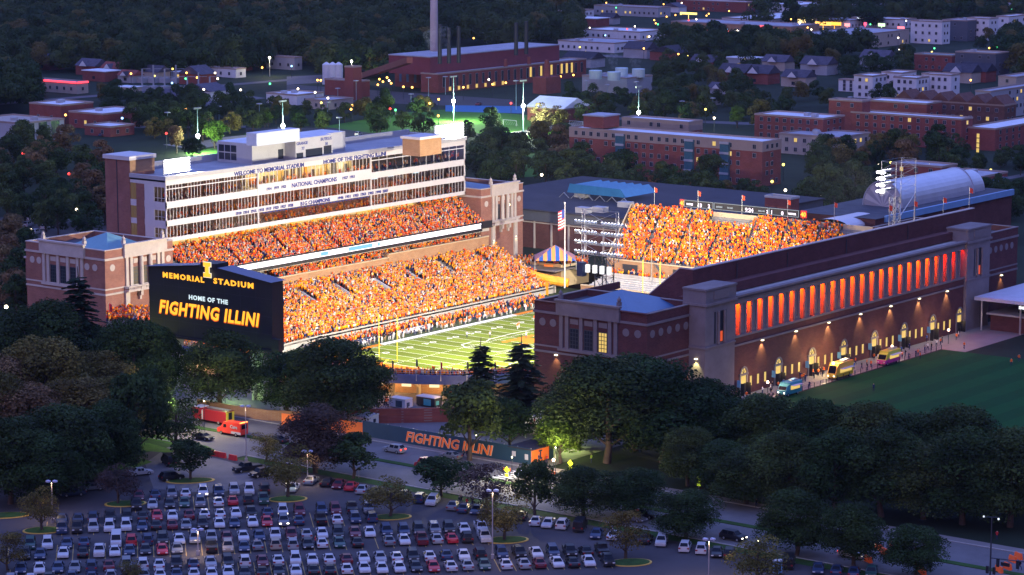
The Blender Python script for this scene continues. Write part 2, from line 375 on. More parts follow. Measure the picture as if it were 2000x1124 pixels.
b=MB(); b.add([(108,13.6,-6),(108.6,13.6,-6),(108.6,34.8,-6),(108,34.8,-6),(108,13.6,-3.9),(108.6,13.6,-3.9),(108.6,34.8,5.3),(108,34.8,5.3)],[(0,1,5,4),(1,2,6,5),(2,3,7,6),(3,0,4,7),(4,5,6,7)]); part('end_parapet',b,CONC,bowl)
EIN=[(6,-63),(104,-63)]; EOUT=[(-12,-86),(104,-86)]
b=MB(); terrace(b,[(-8,-63.5),(104,-63)],[(-12,-86),(104,-86)],-4.8,4.3,24); part('east_lower_terrace',b,STEP,bowl)
# near-end outer rim: deck edge, rail, piers
b=MB(); rim=[(x,y) for x,y in outC if x<-30]
for a,c in zip(rim,rim[1:]):
    A=Vector((*a,0));C=Vector((*c,0)); cen=Vector((0,-24,0)); nA=(A-cen).normalized()*.5; nC=(C-cen).normalized()*.5
    b.quad((A.x+nA.x,A.y+nA.y,4.0),(C.x+nC.x,C.y+nC.y,4.0),(C.x+nC.x,C.y+nC.y,6.0),(A.x+nA.x,A.y+nA.y,6.0))
    b.quad((A.x,A.y,6.0),(C.x,C.y,6.0),(C.x,C.y,4.0),(A.x,A.y,4.0)); b.quad((A.x+nA.x,A.y+nA.y,6.0),(C.x+nC.x,C.y+nC.y,6.0),(C.x,C.y,6.0),(A.x,A.y,6.0))
    b.quad((A.x,A.y,4.0),(C.x,C.y,4.0),(C.x+nC.x,C.y+nC.y,4.0),(A.x+nA.x,A.y+nA.y,4.0)); b.quad((A.x,A.y,4.0),(C.x,C.y,4.0),(C.x-nC.x*20,C.y-nC.y*20,4.0),(A.x-nA.x*20,A.y-nA.y*20,4.0),1)
part('rim_banner',b,[mat('navy_banner',(.04,.06,.16),.7,var=.25,scale=1.2),TANC],bowl)
b=MB()
for a,c in zip(rim,rim[1:]):
    for h in(6.35,6.8): b.tube((*a,h),(*c,h),.04,n=4,cap=False)
    b.tube((*a,5.9),(*a,6.8),.05,n=4)
part('rim_rail',b,METAL,bowl)
def along(path,step):
    d=0;res=[];nxt=0
    for a,c in zip(path,path[1:]):
        A=Vector(a);C=Vector(c);L=(C-A).length
        while nxt<=d+L: 
            t=(nxt-d)/L; res.append((A+(C-A)*t,(C-A).normalized())); nxt+=step
        d+=L
    return res
for p,t in along(rim,6.2)[1:-1]:
    n=Vector((t.y,-t.x)); 
    if n.dot(p-Vector((0,-24)))<0: n=-n
    b=MB(); e=p-n*4.2
    b.box(e.x-.35,e.x+.35,e.y-.35,e.y+.35,0,4.0)
    q=p+n*.2; b.add([(e.x-.2,e.y-.2,2.4),(e.x+.2,e.y+.2,2.4),(e.x+.2,e.y+.2,3.98),(e.x-.2,e.y-.2,3.98),(q.x,q.y,3.7),(q.x,q.y,3.98)],[(0,1,2,3),(0,4,1),(0,3,5,4),(1,4,5,2)])
    part('pier',b,TANC,bowl)
# concourse back wall and its lit windows
b=MB(); wall=[]
for (x,y) in rim:
    A=Vector((x,y)); n=(A-Vector((0,-24))).normalized(); wall.append(tuple(A-n*9.5))
for a,c in zip(wall,wall[1:]): b.quad((*a,0),(*c,0),(*c,4.0),(*a,4.0))
part('concourse_wall',b,BRICKT,bowl)
for p,t in along(wall,6.2)[1:-1]:
    n=(p-Vector((0,-24))).normalized(); e=p+n*.06; b=MB(); h=t*1.1
    b.quad((e.x-h.x,e.y-h.y,1.4),(e.x+h.x,e.y+h.y,1.4),(e.x+h.x,e.y+h.y,2.5),(e.x-h.x,e.y-h.y,2.5)); part('concession_window',b,mat('serving_window',(.1,.08,.05),.3,var=0,emis=(1,.8,.45),es=1.3),bowl)
for i,(p,t) in enumerate(along(rim,12.4)[1:-1]):
    n=(p-Vector((0,-24))).normalized(); q=p-n*6; lamp('POINT','concourse_light',(q.x,q.y,3.5),1500,(1,.62,.26),.3,parent=bowl)
# west stand: brick wall, club terrace, balcony
WB=thing('west_grandstand','tall grandstand below the press box with balcony and glowing white ribbon board','seating stand',(45,40,0))
b=MB(); b.box(17,61,34.7,35.3,3,7.6); b.box(61,104.9,34.7,35.3,3,8.5); b.box(60.6,61.0,34.7,40,7,8.5); b.box(16.4,17,34.7,44,3,7.6)
b.add([(-18,44,3),(17,44,3),(17,44,7.6),(-18,44,7.6)],[(0,1,2,3)]); part('front_wall',b,BRICKT,WB)
b=MB(); b.box(16.6,61.2,34.6,35.5,7.6,7.85); b.box(61,105,34.6,35.5,8.5,8.75); part('wall_coping',b,TANC,WB)
b=MB(); terrace(b,[(17,35.4),(105,35.4)],[(17,47),(105,47)],6.3,10.2,10); part('middle_terrace',b,STEP,WB)
b=MB(); terrace(b,[(-14.8,35.3),(105,35.3)],[(-14.8,44.4),(105,44.4)],10.8,16.5,13)
part('balcony_terrace',b,STEP,WB)
b=MB(); b.add([(-14.8,34.7,10.2),(105,34.7,10.2),(105,49,13.6),(-14.8,49,13.6)],[(0,3,2,1)]); b.quad((-14.8,34.6,10.2),(105,34.6,10.2),(105,34.6,11.2),(-14.8,34.6,11.2)); 
b.add([(-14.8,34.7,10.2),(-14.8,49,13.6),(-14.8,49,17),(-14.8,44.4,16.6),(-14.8,34.7,10.9)],[(0,1,2,3,4)]); part('balcony_soffit',b,CONC,WB)
b=MB(); b.box(-14.8,105,47,47.3,5,16); part('rear_wall',b,BRICKT,WB)
# ribbon board
rb=thing('ribbon_board','long glowing white electronic ribbon board along the front edge of the balcony','display',(45,34.4,11.2))
b=MB(); b.box(-9.5,101.5,34.3,34.6,10.4,13.0); part('board_case',b,BLACK,rb)
b=MB(); b.quad((-9.3,34.28,11.3),(101,34.28,11.3),(101,34.28,12.65),(-9.3,34.28,12.65)); part('screen',b,glow('ribbon_white',(1,.90,.94),3.0),rb)
b=MB()
for i in range(24):
    x=-6+i*4.6+(i%2)*.8
    if not 28<x<60: b.quad((x,34.22,11.4),(x+.4,34.22,11.4),(x+.4,34.22,12.4),(x,34.22,12.4))
part('divider',b,glow('ribbon_violet',(.25,.2,.5),.35),rb)
b=MB(); b.quad((33,34.26,11.47),(36,34.26,11.47),(36,34.26,12.53),(33,34.26,12.53)); b.quad((44,34.26,11.47),(54,34.26,11.47),(54,34.26,12.53),(44,34.26,12.53)); b.quad((56,34.26,11.47),(57,34.26,11.47),(57,34.26,12.53),(56,34.26,12.53)); part('blue_segment',b,glow('ribbon_blue',(.2,.6,.9),1.1),rb)
b=MB(); b.box(101.5,106,34.2,34.8,11.1,13.1); part('end_box',b,BLACK,rb)
lamp('AREA','ribbon_glow',(45,33.9,12),900,(1,.8,.85),110,(45,20,4),parent=rb,sizey=1)
# ledge and club level below the press box
b=MB()
for x0,x1 in((-14.8,22),(23.5,44),(45.5,68),(69.5,88)): b.box(x0,x1,44.4,44.8,16.4,17.5)
part('ledge',b,LGREY,WB)
b=MB(); b.box(-14.8,105,44.8,54,16.2,16.6); part('club_floor',b,CONC,WB)
b=MB(); b.box(-14.8,105,50.5,50.8,16.6,20); 
part('club_wall',b,TANC,WB)
for i in range(12):
    x=-8+i*9.3
    if i in(3,4,7): continue
    b=MB(); b.quad((x,50.45,16.8),(x+5.5,50.45,16.8),(x+5.5,50.45,19.2),(x,50.45,19.2)); part('club_doorway',b,GLASSW,WB)
lamp('AREA','club_lights',(45,48,19.7),2600,(1,.7,.3),110,(45,47.5,10),parent=WB,sizey=1.)
# vomitories in the lower west terrace
vom=[]
for i,(x,y) in enumerate([(582,581),(652,568),(726,555),(791,541),(857,527),(920,512)]):
    p=G(x,y,2.2); vom.append((p.x,p.y))
    b=MB(); X,Y=p.x,p.y
    for s in(-1.5,1.3): b.add([(X+s,Y-6,-1.3),(X+s+.2,Y-6,-1.3),(X+s+.2,Y,-1.3),(X+s,Y,-1.3),(X+s,Y-6,1.3),(X+s+.2,Y-6,1.3),(X+s+.2,Y,3.6),(X+s,Y,3.6)],[(0,1,5,4),(1,2,6,5),(2,3,7,6),(3,0,4,7),(4,5,6,7)])
    b.box(X-1.5,X+1.5,Y,Y+.2,-1,3.6); b.quad((X-1.3,Y-6,-1.2),(X+1.3,Y-6,-1.2),(X+1.3,Y,-.6),(X-1.3,Y,-.6)); part('stair_opening',b,mat('pale_stair_wall',(.55,.56,.58),.7,var=.05),bowl)
# east balcony (right side): sloping deck, end walls and outer brick wall
EB=thing('east_grandstand','brick-backed east balcony stand rising above the lit colonnade','seating stand',(50,-100,0))
prof=[(-84,10.5),(-112.9,26.3),(-112.9,14),(-84,8.5)]
b=MB(); terrace(b,[(-12,-86),(115,-86)],[(-12,-110),(115,-110)],11.5,25.0,26); part('balcony_terrace',b,STEP,EB)
b=MB(); b.box(-12,115,-113,-112.2,8,27.4)
for x0 in(-12.01,114.5):
    b.add([(x0,-113,8),(x0,-83,8),(x0,-83,10.6),(x0,-101.2,20.6),(x0,-109.6,27.4),(x0,-113,27.4)]+[(x0+.5,-113,8),(x0+.5,-83,8),(x0+.5,-83,10.6),(x0+.5,-101.2,20.6),(x0+.5,-109.6,27.4),(x0+.5,-113,27.4)],[(0,1,2,3,4,5),(11,10,9,8,7,6),(1,0,6,7),(2,1,7,8),(3,2,8,9),(4,3,9,10),(5,4,10,11)])
part('outer_wall',b,BRICKD,EB)
b=MB(); b.box(-12.1,115.1,-113.15,-112.1,27.4,27.6)
for (a,c) in (((-83,10.6),(-101.2,20.6)),((-101.2,20.6),(-109.6,27.4)),((-109.6,27.4),(-113.1,27.4))):
    b.tube((-11.8,a[0],a[1]+.1),(-11.8,c[0],c[1]+.1),.22,n=4)
part('coping',b,STONE,EB)
b=MB(); b.box(-17.5,102,-118.5,-112.9,22.2,22.4); b.add([(-8,-118.4,22.4),(98,-118.4,22.4),(98,-118.4,24.2),(-8,-118.4,24.2),(-8,-117.6,24.2),(98,-117.6,24.2),(98,-113,23.4),(-8,-113,23.4)],[(0,1,2,3),(3,2,5,4),(4,5,6,7),(0,3,4,7)]); part('attic',b,BRICKD,EB)
for x in (5,26,52,81): 
    b=MB(); b.tube((x,-113.3,14),(x,-113.3,26.8),.12,n=5); part('downpipe',b,DMETAL,EB)
# ------------------------------------------------------------ end stand at the far end
NS=thing('end_stand','far end grandstand full of spectators facing the field under the long scoreboard','seating stand',(125,-25,0))
b=MB(); terrace(b,[(118,2.5),(118,-96)],[(138,8.3),(138,-96)],3.0,15.2,22); part('upper_terrace',b,STEP,NS)
b=MB(); b.box(117.5,118,-96,2.5,-2,3.6)
b.add([(118,2.5,0),(138,8.4,0),(138,8.4,16.4),(118,2.5,4.0)],[(0,1,2,3)]); b.add([(118,2.9,0),(138,8.8,0),(138,8.8,16.4),(118,2.9,4.0)],[(3,2,1,0)])
part('front_wall',b,BRICKT,NS)
b=MB(); b.box(117.35,117.75,-96,2.8,3.6,3.9); b.tube((118,2.7,4.1),(138,8.6,16.5),.2,n=4); b.box(137.9,138.4,-96,8.8,15.2,16.5); part('parapet',b,TANC,NS)
b=MB(); b.box(138,138.6,-62,7.9,12,16.45); part('navy_backdrop',b,NAVY,NS)
for y0 in(-3,-20,-36,-52):
    b=MB(); b.box(117.3,117.55,y0-5,y0,-.2,2.7); part('tunnel_opening',b,DMETAL,NS)
    b=MB(); b.add([(116.2,y0+1.2,-.3),(116.2,y0+2.2,-.3),(117.4,y0+6.5,3.7),(117.4,y0+5.5,3.7)],[(0,1,2,3)]); part('stair',b,ROOFD,NS)
b=MB(); terrace(b,[(106.5,1.5),(106.5,-60)],[(114.5,1.5),(114.5,-60)],-2.9,-.9,6); part('bleacher_deck',b,ALU,NS)
b=MB()
for r in range(6): b.box(107+r*1.33,107.35+r*1.33,-58,.5,-2.2+r*.33,-2.1+r*.33)
part('bench_row',b,mat('bench_aluminium',(.6,.58,.55),.5,.3,var=.05),NS)
b=MB(); b.box(114.5,117.4,-60,2,-.9,-.5); b.box(114.4,114.7,-24,-1,-.9,.35); b.box(114.4,114.7,-60,-26,-.9,.35); part('walkway_wall',b,CONC,NS)
b=MB(); b.box(105.8,106.4,-60,3,ZF,-2.5); part('field_wall',b,BRICKT,NS)
b=MB(); b.box(105.7,106.5,-60,3,-2.5,-2.2); part('wall_cap',b,TANC,NS)
for i in range(9):
    y=-10-i*1.7; b=MB(); b.box(105.6,105.8,y,y+1.2,ZF+.9,ZF+2.2); part('window',b,mat('white_window',(.6,.6,.6),.5,var=0),NS)
# scoreboard on the rim
sb=thing('rim_scoreboard','long narrow black scoreboard with white clock digits along the top of the end stand','scoreboard',(140,-27,15))
b=MB(); b.box(139.6,140.2,-46.6,-8.4,16.9,18.9); part('case',b,BLACK,sb)
b=MB()
for y in range(-46,-8,5): b.box(139.8,140,y,y+.15,12,17)
part('support',b,DMETAL,sb)
SBW=glow('scoreboard_white',(1,.85,1),2.0); SBD=glow('scoreboard_dim',(.7,.8,.9),.6)
b=MB()
for y0,y1 in((-8.6,-18.3),(-18.7,-36.5),(-36.9,-46.4)):
    for a,c in(((y0,17.0),(y1,17.0)),((y0,18.8),(y1,18.8)),((y0,17.0),(y0,18.8)),((y1,17.0),(y1,18.8))): b.tube((139.5,a[0],a[1]),(139.5,c[0],c[1]),.07,n=4)
part('frame_line',b,SBD,sb)
for s,y,sz,mm in(('HOME',-9.4,.75,SBW),('13',-13.4,1.5,SBW),('2',-16.6,1.5,SBW),('DOWN',-19.4,.6,SBD),('TO GO',-23,.6,SBD),('9:24',-29,1.6,SBW),('BALL ON',-33.4,.5,SBD),('2',-36,1.2,SBW),('1',-37.6,1.5,SBW),('0',-40.8,1.5,SBW),('VISITOR',-43,.7,SBW)):
    text('digits',s,sz,mm,(139.48,y,17.15+(1.6-sz)*.4),(0,-1,0),(0,0,1),sb,bold=.035)
for y in(-7.8,-47.8):
    pc=thing('play_clock','red box play clock showing 40 at the %s end of the rim scoreboard'%('left' if y>-20 else 'right'),'play clock',(140,y,17))
    b=MB(); b.box(139.7,140.1,y-.9,y+.9,16.9,18.9); part('case',b,glow('clock_red',(1,.03,.02),.9),pc)
    text('digits','40',1.7,glow('clock_amber',(1,.42,.02),2.2),(139.66,y+.85,17.3),(0,-1,0),(0,0,1),pc,bold=.06,fit=1.7)
# flags along the far rim
FLAG=mat('orange_flag',(.75,.08,.03),.7,var=.05)
def flagpole(x,y,h,label,fm=FLAG,fw=1.2,fhh=1.1,side=1,grp='rim flags'):
    t=thing('flagpole',label,'flag',(x,y,0),grp); return t
def addflag(x,y,z0,z1,label,col=FLAG,grp=None,fw=.8,fhh=1.3,dirv=(0.6,-.8)):
    t=thing('flagpole',label,'flag',(x,y,z0),grp)
    b=MB(); b.tube((x,y,z0),(x,y,z1),.07,.05,n=5); part('pole',b,METAL,t)
    b=MB(); n=5; dx,dy=dirv
    top=[(x+dx*fw*i/n+ .12*math.sin(i*1.7)*dy,y+dy*fw*i/n-.12*math.sin(i*1.7)*dx) for i in range(n+1)]
    for i in range(n): b.quad((*top[i],z1-.1-fhh-.2*i/n),(*top[i+1],z1-.1-fhh-.2*(i+1)/n),(*top[i+1],z1-.1-.3*(i+1)/n),(*top[i],z1-.1-.3*i/n))
    part('flag_cloth',b,col,t); return t
for i,(x,y0,y1) in enumerate([(1278,402,366),(1363,410,373),(1449,415,381),(1538,428,390),(1629,436,395)]):
    p=ONU(x,y0,138.3); addflag(p.x,p.y,p.z-.5,ZAT(y1,p.x,p.y),'small orange pennant above the far scoreboard, number %s from the left'%('one two three four five'.split()[i]),grp='orange pennants on the far rim')
for i,(x,y0,y1) in enumerate([(1736,438,400),(1785,430,392),(1842,418,385),(1893,406,366)]):
    p=ONV(x,y0,-112.6); addflag(p.x,p.y,27.6,ZAT(y1,p.x,p.y),['small red pennant just left of the lighting tower on the brick wall','small red pennant just right of the lighting tower','small red pennant before the barrel roof on the brick wall','small red pennant at the far corner of the brick wall'][i],grp='red pennants on the brick wall')
DFL=mat('dark_flag',(.02,.02,.05),.8,var=0); RFL=mat('maroon_flag',(.35,.03,.05),.8,var=0)
for i,(x,y1,c,l) in enumerate([(766,703,DFL,'dark folded flag on the near rim, leftmost'),(813,701,DFL,'dark pointed flag on the near rim above a pier'),(861,706,RFL,'maroon flag hanging on the near rim'),(912,706,DFL,'dark flag beside the left conifer top'),(966,706,RFL,'reddish dark flag between the two conifers')]):
    p=G(x,742,5.2); addflag(p.x,p.y,4.9,ZAT(y1,p.x,p.y),l,c,'flags on the near rim',fw=.35,fhh=1.5)
p=G(213,625,5.2); addflag(p.x,p.y,3,ZAT(592,p.x,p.y),'red banner flag at the edge of the crowd below the left brick tower',RFL,fw=.8,fhh=2)
# national flag
fp=thing('flagpole','tall white flagpole flying the national flag beside the striped tent','flag',(104,8,-4))
p=G(1103,563,-4); fp.location=(p.x,p.y,-4)
b=MB(); zt=ZAT(398,p.x,p.y); b.tube((p.x,p.y,-4),(p.x,p.y,zt),.22,.1,n=8); b.sph((p.x,p.y,zt+.2),.25); part('pole',b,mat('white_pole',(.75,.72,.7),.4,var=0),fp)
b=MB(); z1=ZAT(408,p.x,p.y); z0=ZAT(454,p.x,p.y); fd=Vector((-.62,.78)) ; nst=13
H=z1-z0
for k in range(nst):
    for i in range(6):
        def pt(i,k): s=i/6*1.9; dr=(i/6)*.9; sw=.25*math.sin(i*1.3); return (p.x+fd.x*s+sw*.78,p.y+fd.y*s+sw*.62, z1-dr-(H-1.2)*k/nst)
        mm=0 if (k%2==0) else 1
        if k<6 and i<3: mm=2
        b.quad(pt(i,k+1),pt(i+1,k+1),pt(i+1,k),pt(i,k),mm)
part('flag_cloth',b,[mat('flag_red',(.6,.03,.05),.7,var=0,emis=(.6,.05,.07),es=.0),mat('flag_white',(.8,.78,.78),.7,var=0),mat('flag_blue',(.03,.05,.3),.7,var=0)],fp)
# ============================================================ CROWDS
CRM=bpy.data.materials.new('crowd_clothing'); CRM.use_nodes=True; _n=CRM.node_tree; _a=_n.nodes.new('ShaderNodeAttribute'); _a.attribute_name='tone'
_n.links.new(_a.outputs['Color'],_n.nodes['Principled BSDF'].inputs['Base Color']); _n.nodes['Principled BSDF'].inputs['Roughness'].default_value=.9; _n.nodes['Principled BSDF'].inputs['Specular IOR Level'].default_value=.05
PAL=[(.88,.18,.01),(.92,.36,.015),(.72,.07,.01),(.60,.55,.52),(.03,.04,.14),(.02,.02,.03),(.25,.25,.27),(.55,.05,.04),(.85,.55,.35)]  # second orange is raised to gold to carry the floodlight in the cloth
PW=np.array([.34,.20,.14,.07,.10,.10,.05,.03,.02]); PW=PW/PW.sum()
SKIN=[(.55,.33,.23),(.45,.26,.17),(.20,.11,.07),(.6,.38,.28)]; HAIR=[(.03,.02,.015),(.08,.05,.03),(.2,.12,.05),(.5,.12,.02)]
rng=np.random.RandomState(5)
def boxv(w,d,z0,z1,w2=None):
    w2=w if w2 is None else w2
    return np.array([(-w,-d,z0),(w,-d,z0),(w,d,z0),(-w,d,z0),(-w2,-d,z1),(w2,-d,z1),(w2,d,z1),(-w2,d,z1)],float)
BF=np.array([(0,3,2,1),(4,5,6,7),(0,1,5,4),(1,2,6,5),(2,3,7,6),(3,0,4,7)])
LEG=boxv(.16,.11,0,.85); TOR=boxv(.2,.13,.8,1.42,.25); HED=boxv(.1,.11,1.45,1.76,.09); ARM=boxv(.09,.07,1.3,1.85); TOW=boxv(.24,.05,1.75,2.2,.3)
def crowd(name,pts,label,dark=.0,towel=.16,parent=None,pal=PW):
    V=[];Cc=[]
    for (x,y,z,a) in pts:
        ca,sa=math.cos(a),math.sin(a); s=.92+.14*rng.rand()
        shirt=np.array(PAL[rng.choice(9,p=pal)])*(.8+.4*rng.rand()); pants=np.array([(.03,.04,.1),(.02,.02,.03),(.2,.16,.12),(.3,.08,.02)][rng.randint(4)]); sk=SKIN[rng.randint(4)]; hr=HAIR[rng.randint(4)] if rng.rand()<.6 else PAL[rng.choice(9,p=pal)]
        L=[(LEG,pants,0),(TOR,shirt,0),(HED,sk,1)]
        if rng.rand()<.35: L.append((ARM+np.array([.27*(1 if rng.rand()<.5 else -1),0,0]),shirt,0))
        if rng.rand()<towel: L.append((TOW+np.array([rng.uniform(-.3,.3),0,rng.uniform(-.15,.25)]),PAL[rng.randint(3)],0))
        for q,c,h in L:
            q=q*s; X=q[:,0]*ca-q[:,1]*sa+x; Y=q[:,0]*sa+q[:,1]*ca+y; V.append(np.stack([X,Y,q[:,2]+z],1))
            cc=np.tile(np.array([*c,1.]),(6,1))
            if h: cc[1,:3]=hr; cc[4,:3]=hr
            Cc.append(cc)
    nb=len(V); V=np.concatenate(V); Fq=(BF[None]+8*np.arange(nb)[:,None,None]).reshape(-1,4); Cc=np.concatenate(Cc)
    me=bpy.data.meshes.new(name); me.vertices.add(len(V)); me.vertices.foreach_set('co',V.ravel().astype(np.float32))
    me.loops.add(Fq.size); me.loops.foreach_set('vertex_index',Fq.ravel().astype(np.int32)); me.polygons.add(len(Fq)); me.polygons.foreach_set('loop_start',np.arange(0,Fq.size,4,dtype=np.int32))
    me.update(calc_edges=True); at=me.attributes.new('tone','FLOAT_COLOR','FACE'); at.data.foreach_set('color',Cc.ravel().astype(np.float32)); me.materials.append(CRM)
    o=bpy.data.objects.new(name,me); COL.objects.link(o); tag(o,label,'crowd',kind='stuff'); return o
def rows(inn,out,z0,z1,nr,face,occ=.93,step=.52,skip=None,aisle=9.5):
    res=[]
    for r in range(nr):
        t=(r+.45)/nr; z=lerp(z0,z1,(r+1)/nr); path=[(lerp(a[0],c[0],t),lerp(a[1],c[1],t)) for a,c in zip(inn,out)]
        d=0;nxt=rng.uniform(.1,.5)
        for a,c in zip(path,path[1:]):
            A=np.array(a);C=np.array(c);L=np.linalg.norm(C-A)
            while nxt<d+L:
                p=A+(C-A)*((nxt-d)/L); dist=nxt; nxt+=step*rng.uniform(.85,1.2)
                if rng.rand()>occ or (aisle and (dist%aisle)<.9): continue
                if skip and skip(p[0],p[1]): continue
                res.append((p[0]+rng.uniform(-.12,.12),p[1]+rng.uniform(-.12,.12),z,face+rng.uniform(-.6,.6)))
            d+=L
    return res
def vs(x,y): return any(abs(x-a)<1.7 and b_-6.4<y<b_+.6 for a,b_ in vom)
PWLIT=np.array([.20,.42,.04,.13,.08,.08,.04,.01,.05]); PWLIT=PWLIT/PWLIT.sum(); PW3=np.array([.26,.06,.26,.06,.12,.14,.05,.05,.01]); PW3=PW3/PW3.sum()  # gold weights put the floodlit overexposure of the lower crowd into its shirts
crowd('crowd',rows(WIN[:5],WOUT[:5],-4.8,4.3,24,0,skip=vs,aisle=None),'dense crowd in orange filling the lower west stand',pal=PWLIT)
crowd('crowd',rows(WIN[4:],WOUT[4:],-4.8,5.3,24,.5,aisle=None),'crowd in orange packed round the near curved end of the bowl')
crowd('crowd',rows([(17.5,35.6),(104.5,35.6)],[(17.5,47),(104.5,47)],6.3,10.2,10,0),'crowd in the shaded rows behind the tan brick wall',pal=PW3)
crowd('crowd',rows([(-14.3,35.5),(104.6,35.5)],[(-14.3,44.3),(104.6,44.3)],10.8,16.5,13,0),'crowd in orange on the balcony above the white ribbon board',pal=PW3)
crowd('crowd',rows([(-14,45.2),(88,45.2)],[(-14,48.5),(88,48.5)],16.5,16.6,4,0,occ=.6),'crowd on the club level right under the press box')
crowd('crowd',rows([(88,44.3),(104.6,44.3)],[(88,48.5),(104.6,48.5)],16.4,18.4,5,0,occ=.9),'small crowd in the top corner of the balcony against the far brick tower')
crowd('crowd',rows([(118.2,2.2),(118.2,-95)],[(137.5,8.0),(137.5,-95)],3.0,15.2,22,1.57,aisle=10.5,skip=lambda x,y:(x>134 and y<-62) or (x>134 and -34<y<-20)),'crowd in orange filling the far end stand')
crowd('crowd',rows([(-8,-63.5),(104,-63.5)],[(-12,-86),(104,-86)],-4.8,4.3,24,0,occ=.5,step=.7),'crowd in the lower east stand behind the near brick tower')
crowd('crowd',[(rng.uniform(114.8,117),rng.uniform(-50,1),-.5,1.5) for i in range(110)],'scattered spectators in the walkway over the empty bleachers')
crowd('crowd',[(p.x,p.y,0,0) for p in [G(rng.uniform(1005,1150),rng.uniform(508,520),0) for i in range(150)]],'spectators gathered round the striped tent')
crowd('crowd',[(rng.uniform(2,96),rng.uniform(7.5,11.5),ZF,rng.uniform(0,6)) for i in range(520)],'band and staff massed between the sideline and the west stand',towel=.1)

# raised corner terrace between the left tower and the scoreboard
q=[G(208,630,4.6),G(296,628,4.6),G(296,612,6.2),G(208,608,6.2)]
ct_=thing('corner_terrace','small raised terrace of red-clad spectators below the left brick tower','seating stand',(q[0].x,q[0].y,0)); b=MB(); b.add([tuple(p) for p in q]+[(q[0].x,q[0].y,0),(q[1].x,q[1].y,0)],[(0,1,2,3),(4,5,1,0)]); part('terrace_slab',b,STEP,ct_)
pts_=[]
for i in range(420):
    a_,t_=rng.rand(),rng.rand(); A_=q[0].lerp(q[1],a_); B_=q[3].lerp(q[2],a_); P_=A_.lerp(B_,t_); pts_.append((P_.x,P_.y,P_.z,rng.uniform(0,6)))
crowd('crowd',pts_,'crowd in red and orange on the corner terrace left of the scoreboard',pal=np.array([.3,.05,.35,.03,.1,.07,.03,.06,.01]))
# ============================================================ BRICK TOWERS, COLONNADE, PRESS BOX
class Face:
    """frame on a wall: s along t, d outwards along n, z up"""
    def __init__(s,o,t,n): s.o=Vector(o);s.t=Vector(t);s.n=Vector(n)
    def p(s,a,d,z): q=s.o+s.t*a+s.n*d; return (q.x,q.y,z)
    def box(s,b,s0,s1,d0,d1,z0,z1,m=0):
        P=s.p(s0,d0,z0);Q=s.p(s1,d1,z1); b.box(P[0],Q[0],P[1],Q[1],z0,z1,m)
    def disc(s,b,a,z,r,d=.08,m=0,n=14):
        b.add([s.p(a+r*math.cos(2*math.pi*i/n),d,z+r*math.sin(2*math.pi*i/n)) for i in range(n)],[tuple(range(n))],m)
        b.add([s.p(a+rr*math.cos(2*math.pi*i/n),dd,z+rr*math.sin(2*math.pi*i/n)) for rr,dd in((r,d),(r,0)) for i in range(n)],[(i,(i+1)%n,(i+1)%n+n,i+n) for i in range(n)],m)
STONED=mat('dark_limestone',(.18,.15,.155),.85,var=.2,scale=.3)  # darker limestone tone of the east towers, colonnade and pavilions
def portal(t,fc,c,hw,balcony,lit,ST,front=False):
    """stone portal with three tall windows; c centre along face"""
    b=MB(); fc.box(b,c-hw-.6,c+hw+.6,0,.7,19.3,22.3); fc.box(b,c-hw-.9,c+hw+.9,0,1.0,22.3,22.7); part('entablature',b,ST,t)
    b=MB(); fc.box(b,c-hw-.3,c+hw+.3,0,.5,11.6,12.2); part('portal_sill',b,ST,t)
    offs=[-hw+.5,-hw+2.,hw-2.,hw-.5]; ins=[-hw+2.+ (2*hw-4)/3,-hw+2.+(2*hw-4)*2/3]
    for a in offs:
        b=MB(); fc.box(b,c+a-.45,c+a+.45,0,.35,12.2,19.3); part('pilaster',b,ST,t)
    for a in ins:
        b=MB()
        if balcony: q=fc.p(c+a,.55,12.2); b.tube(q,(q[0],q[1],19.3),.55,.48,n=12)
        else: fc.box(b,c+a-.45,c+a+.45,0,.35,12.2,19.3)
        part('column',b,ST,t)
    bays=[-hw+2.]+ins+[hw-2.]
    for k in range(3):
        m=(bays[k]+bays[k+1])/2; ww=(bays[k+1]-bays[k])/2-.8
        f=MB(); fc.box(f,c+m-ww-.15,c+m+ww+.15,.01,.1,12.3,16.7); w_=part('window',f,DMETAL,t)
        f=MB(); n=3; rws=5
        for i in range(n):
            for j in range(rws):
                x0=c+m-ww+i*2*ww/n+.08; x1=c+m-ww+(i+1)*2*ww/n-.08; z0=12.4+j*4.2/rws+.07; z1=12.4+(j+1)*4.2/rws-.07
                f.add([fc.p(x0,.13,z0),fc.p(x1,.13,z0),fc.p(x1,.13,z1),fc.p(x0,.13,z1)],[(0,1,2,3)])
        part('pane',f,GLASSW if lit[k] else GLASSDIM if lit[k] is None else GLASSD,w_)
        f=MB(); fc.box(f,c+m-ww,c+m+ww,.02,.14,17.6,18.7); part('carved_panel',f,ST,t)
    if balcony:
        b=MB(); fc.box(b,c-hw-.3,c+hw+.3,0,1.5,10.9,11.3); fc.box(b,c-hw-.3,c+hw+.3,1.3,1.5,12.0,12.3); fc.box(b,c-hw-.3,c+hw+.3,1.3,1.45,11.3,11.45)
        k=c-hw
        while k<c+hw:
            if int((k-c+hw)/1.0)%5!=4: fc.box(b,k,k+.22,1.32,1.46,11.4,12.0)
            else: fc.box(b,k,k+.45,1.3,1.5,11.3,12.1)
            k+=.45
        part('balcony',b,ST,t)
        for a in(-hw*.3,hw*.3): 
            b=MB(); fc.box(b,c+a-.4,c+a+.4,0,1.1,9.6,10.9); fc.box(b,c+a-.3,c+a+.3,0,.6,8.6,9.6); part('bracket',b,ST,t)
        for a in(-hw+.4,hw-.4): 
            b=MB(); fc.box(b,c+a-.7,c+a+.7,0,.5,0,10.9); part('pier',b,ST,t)
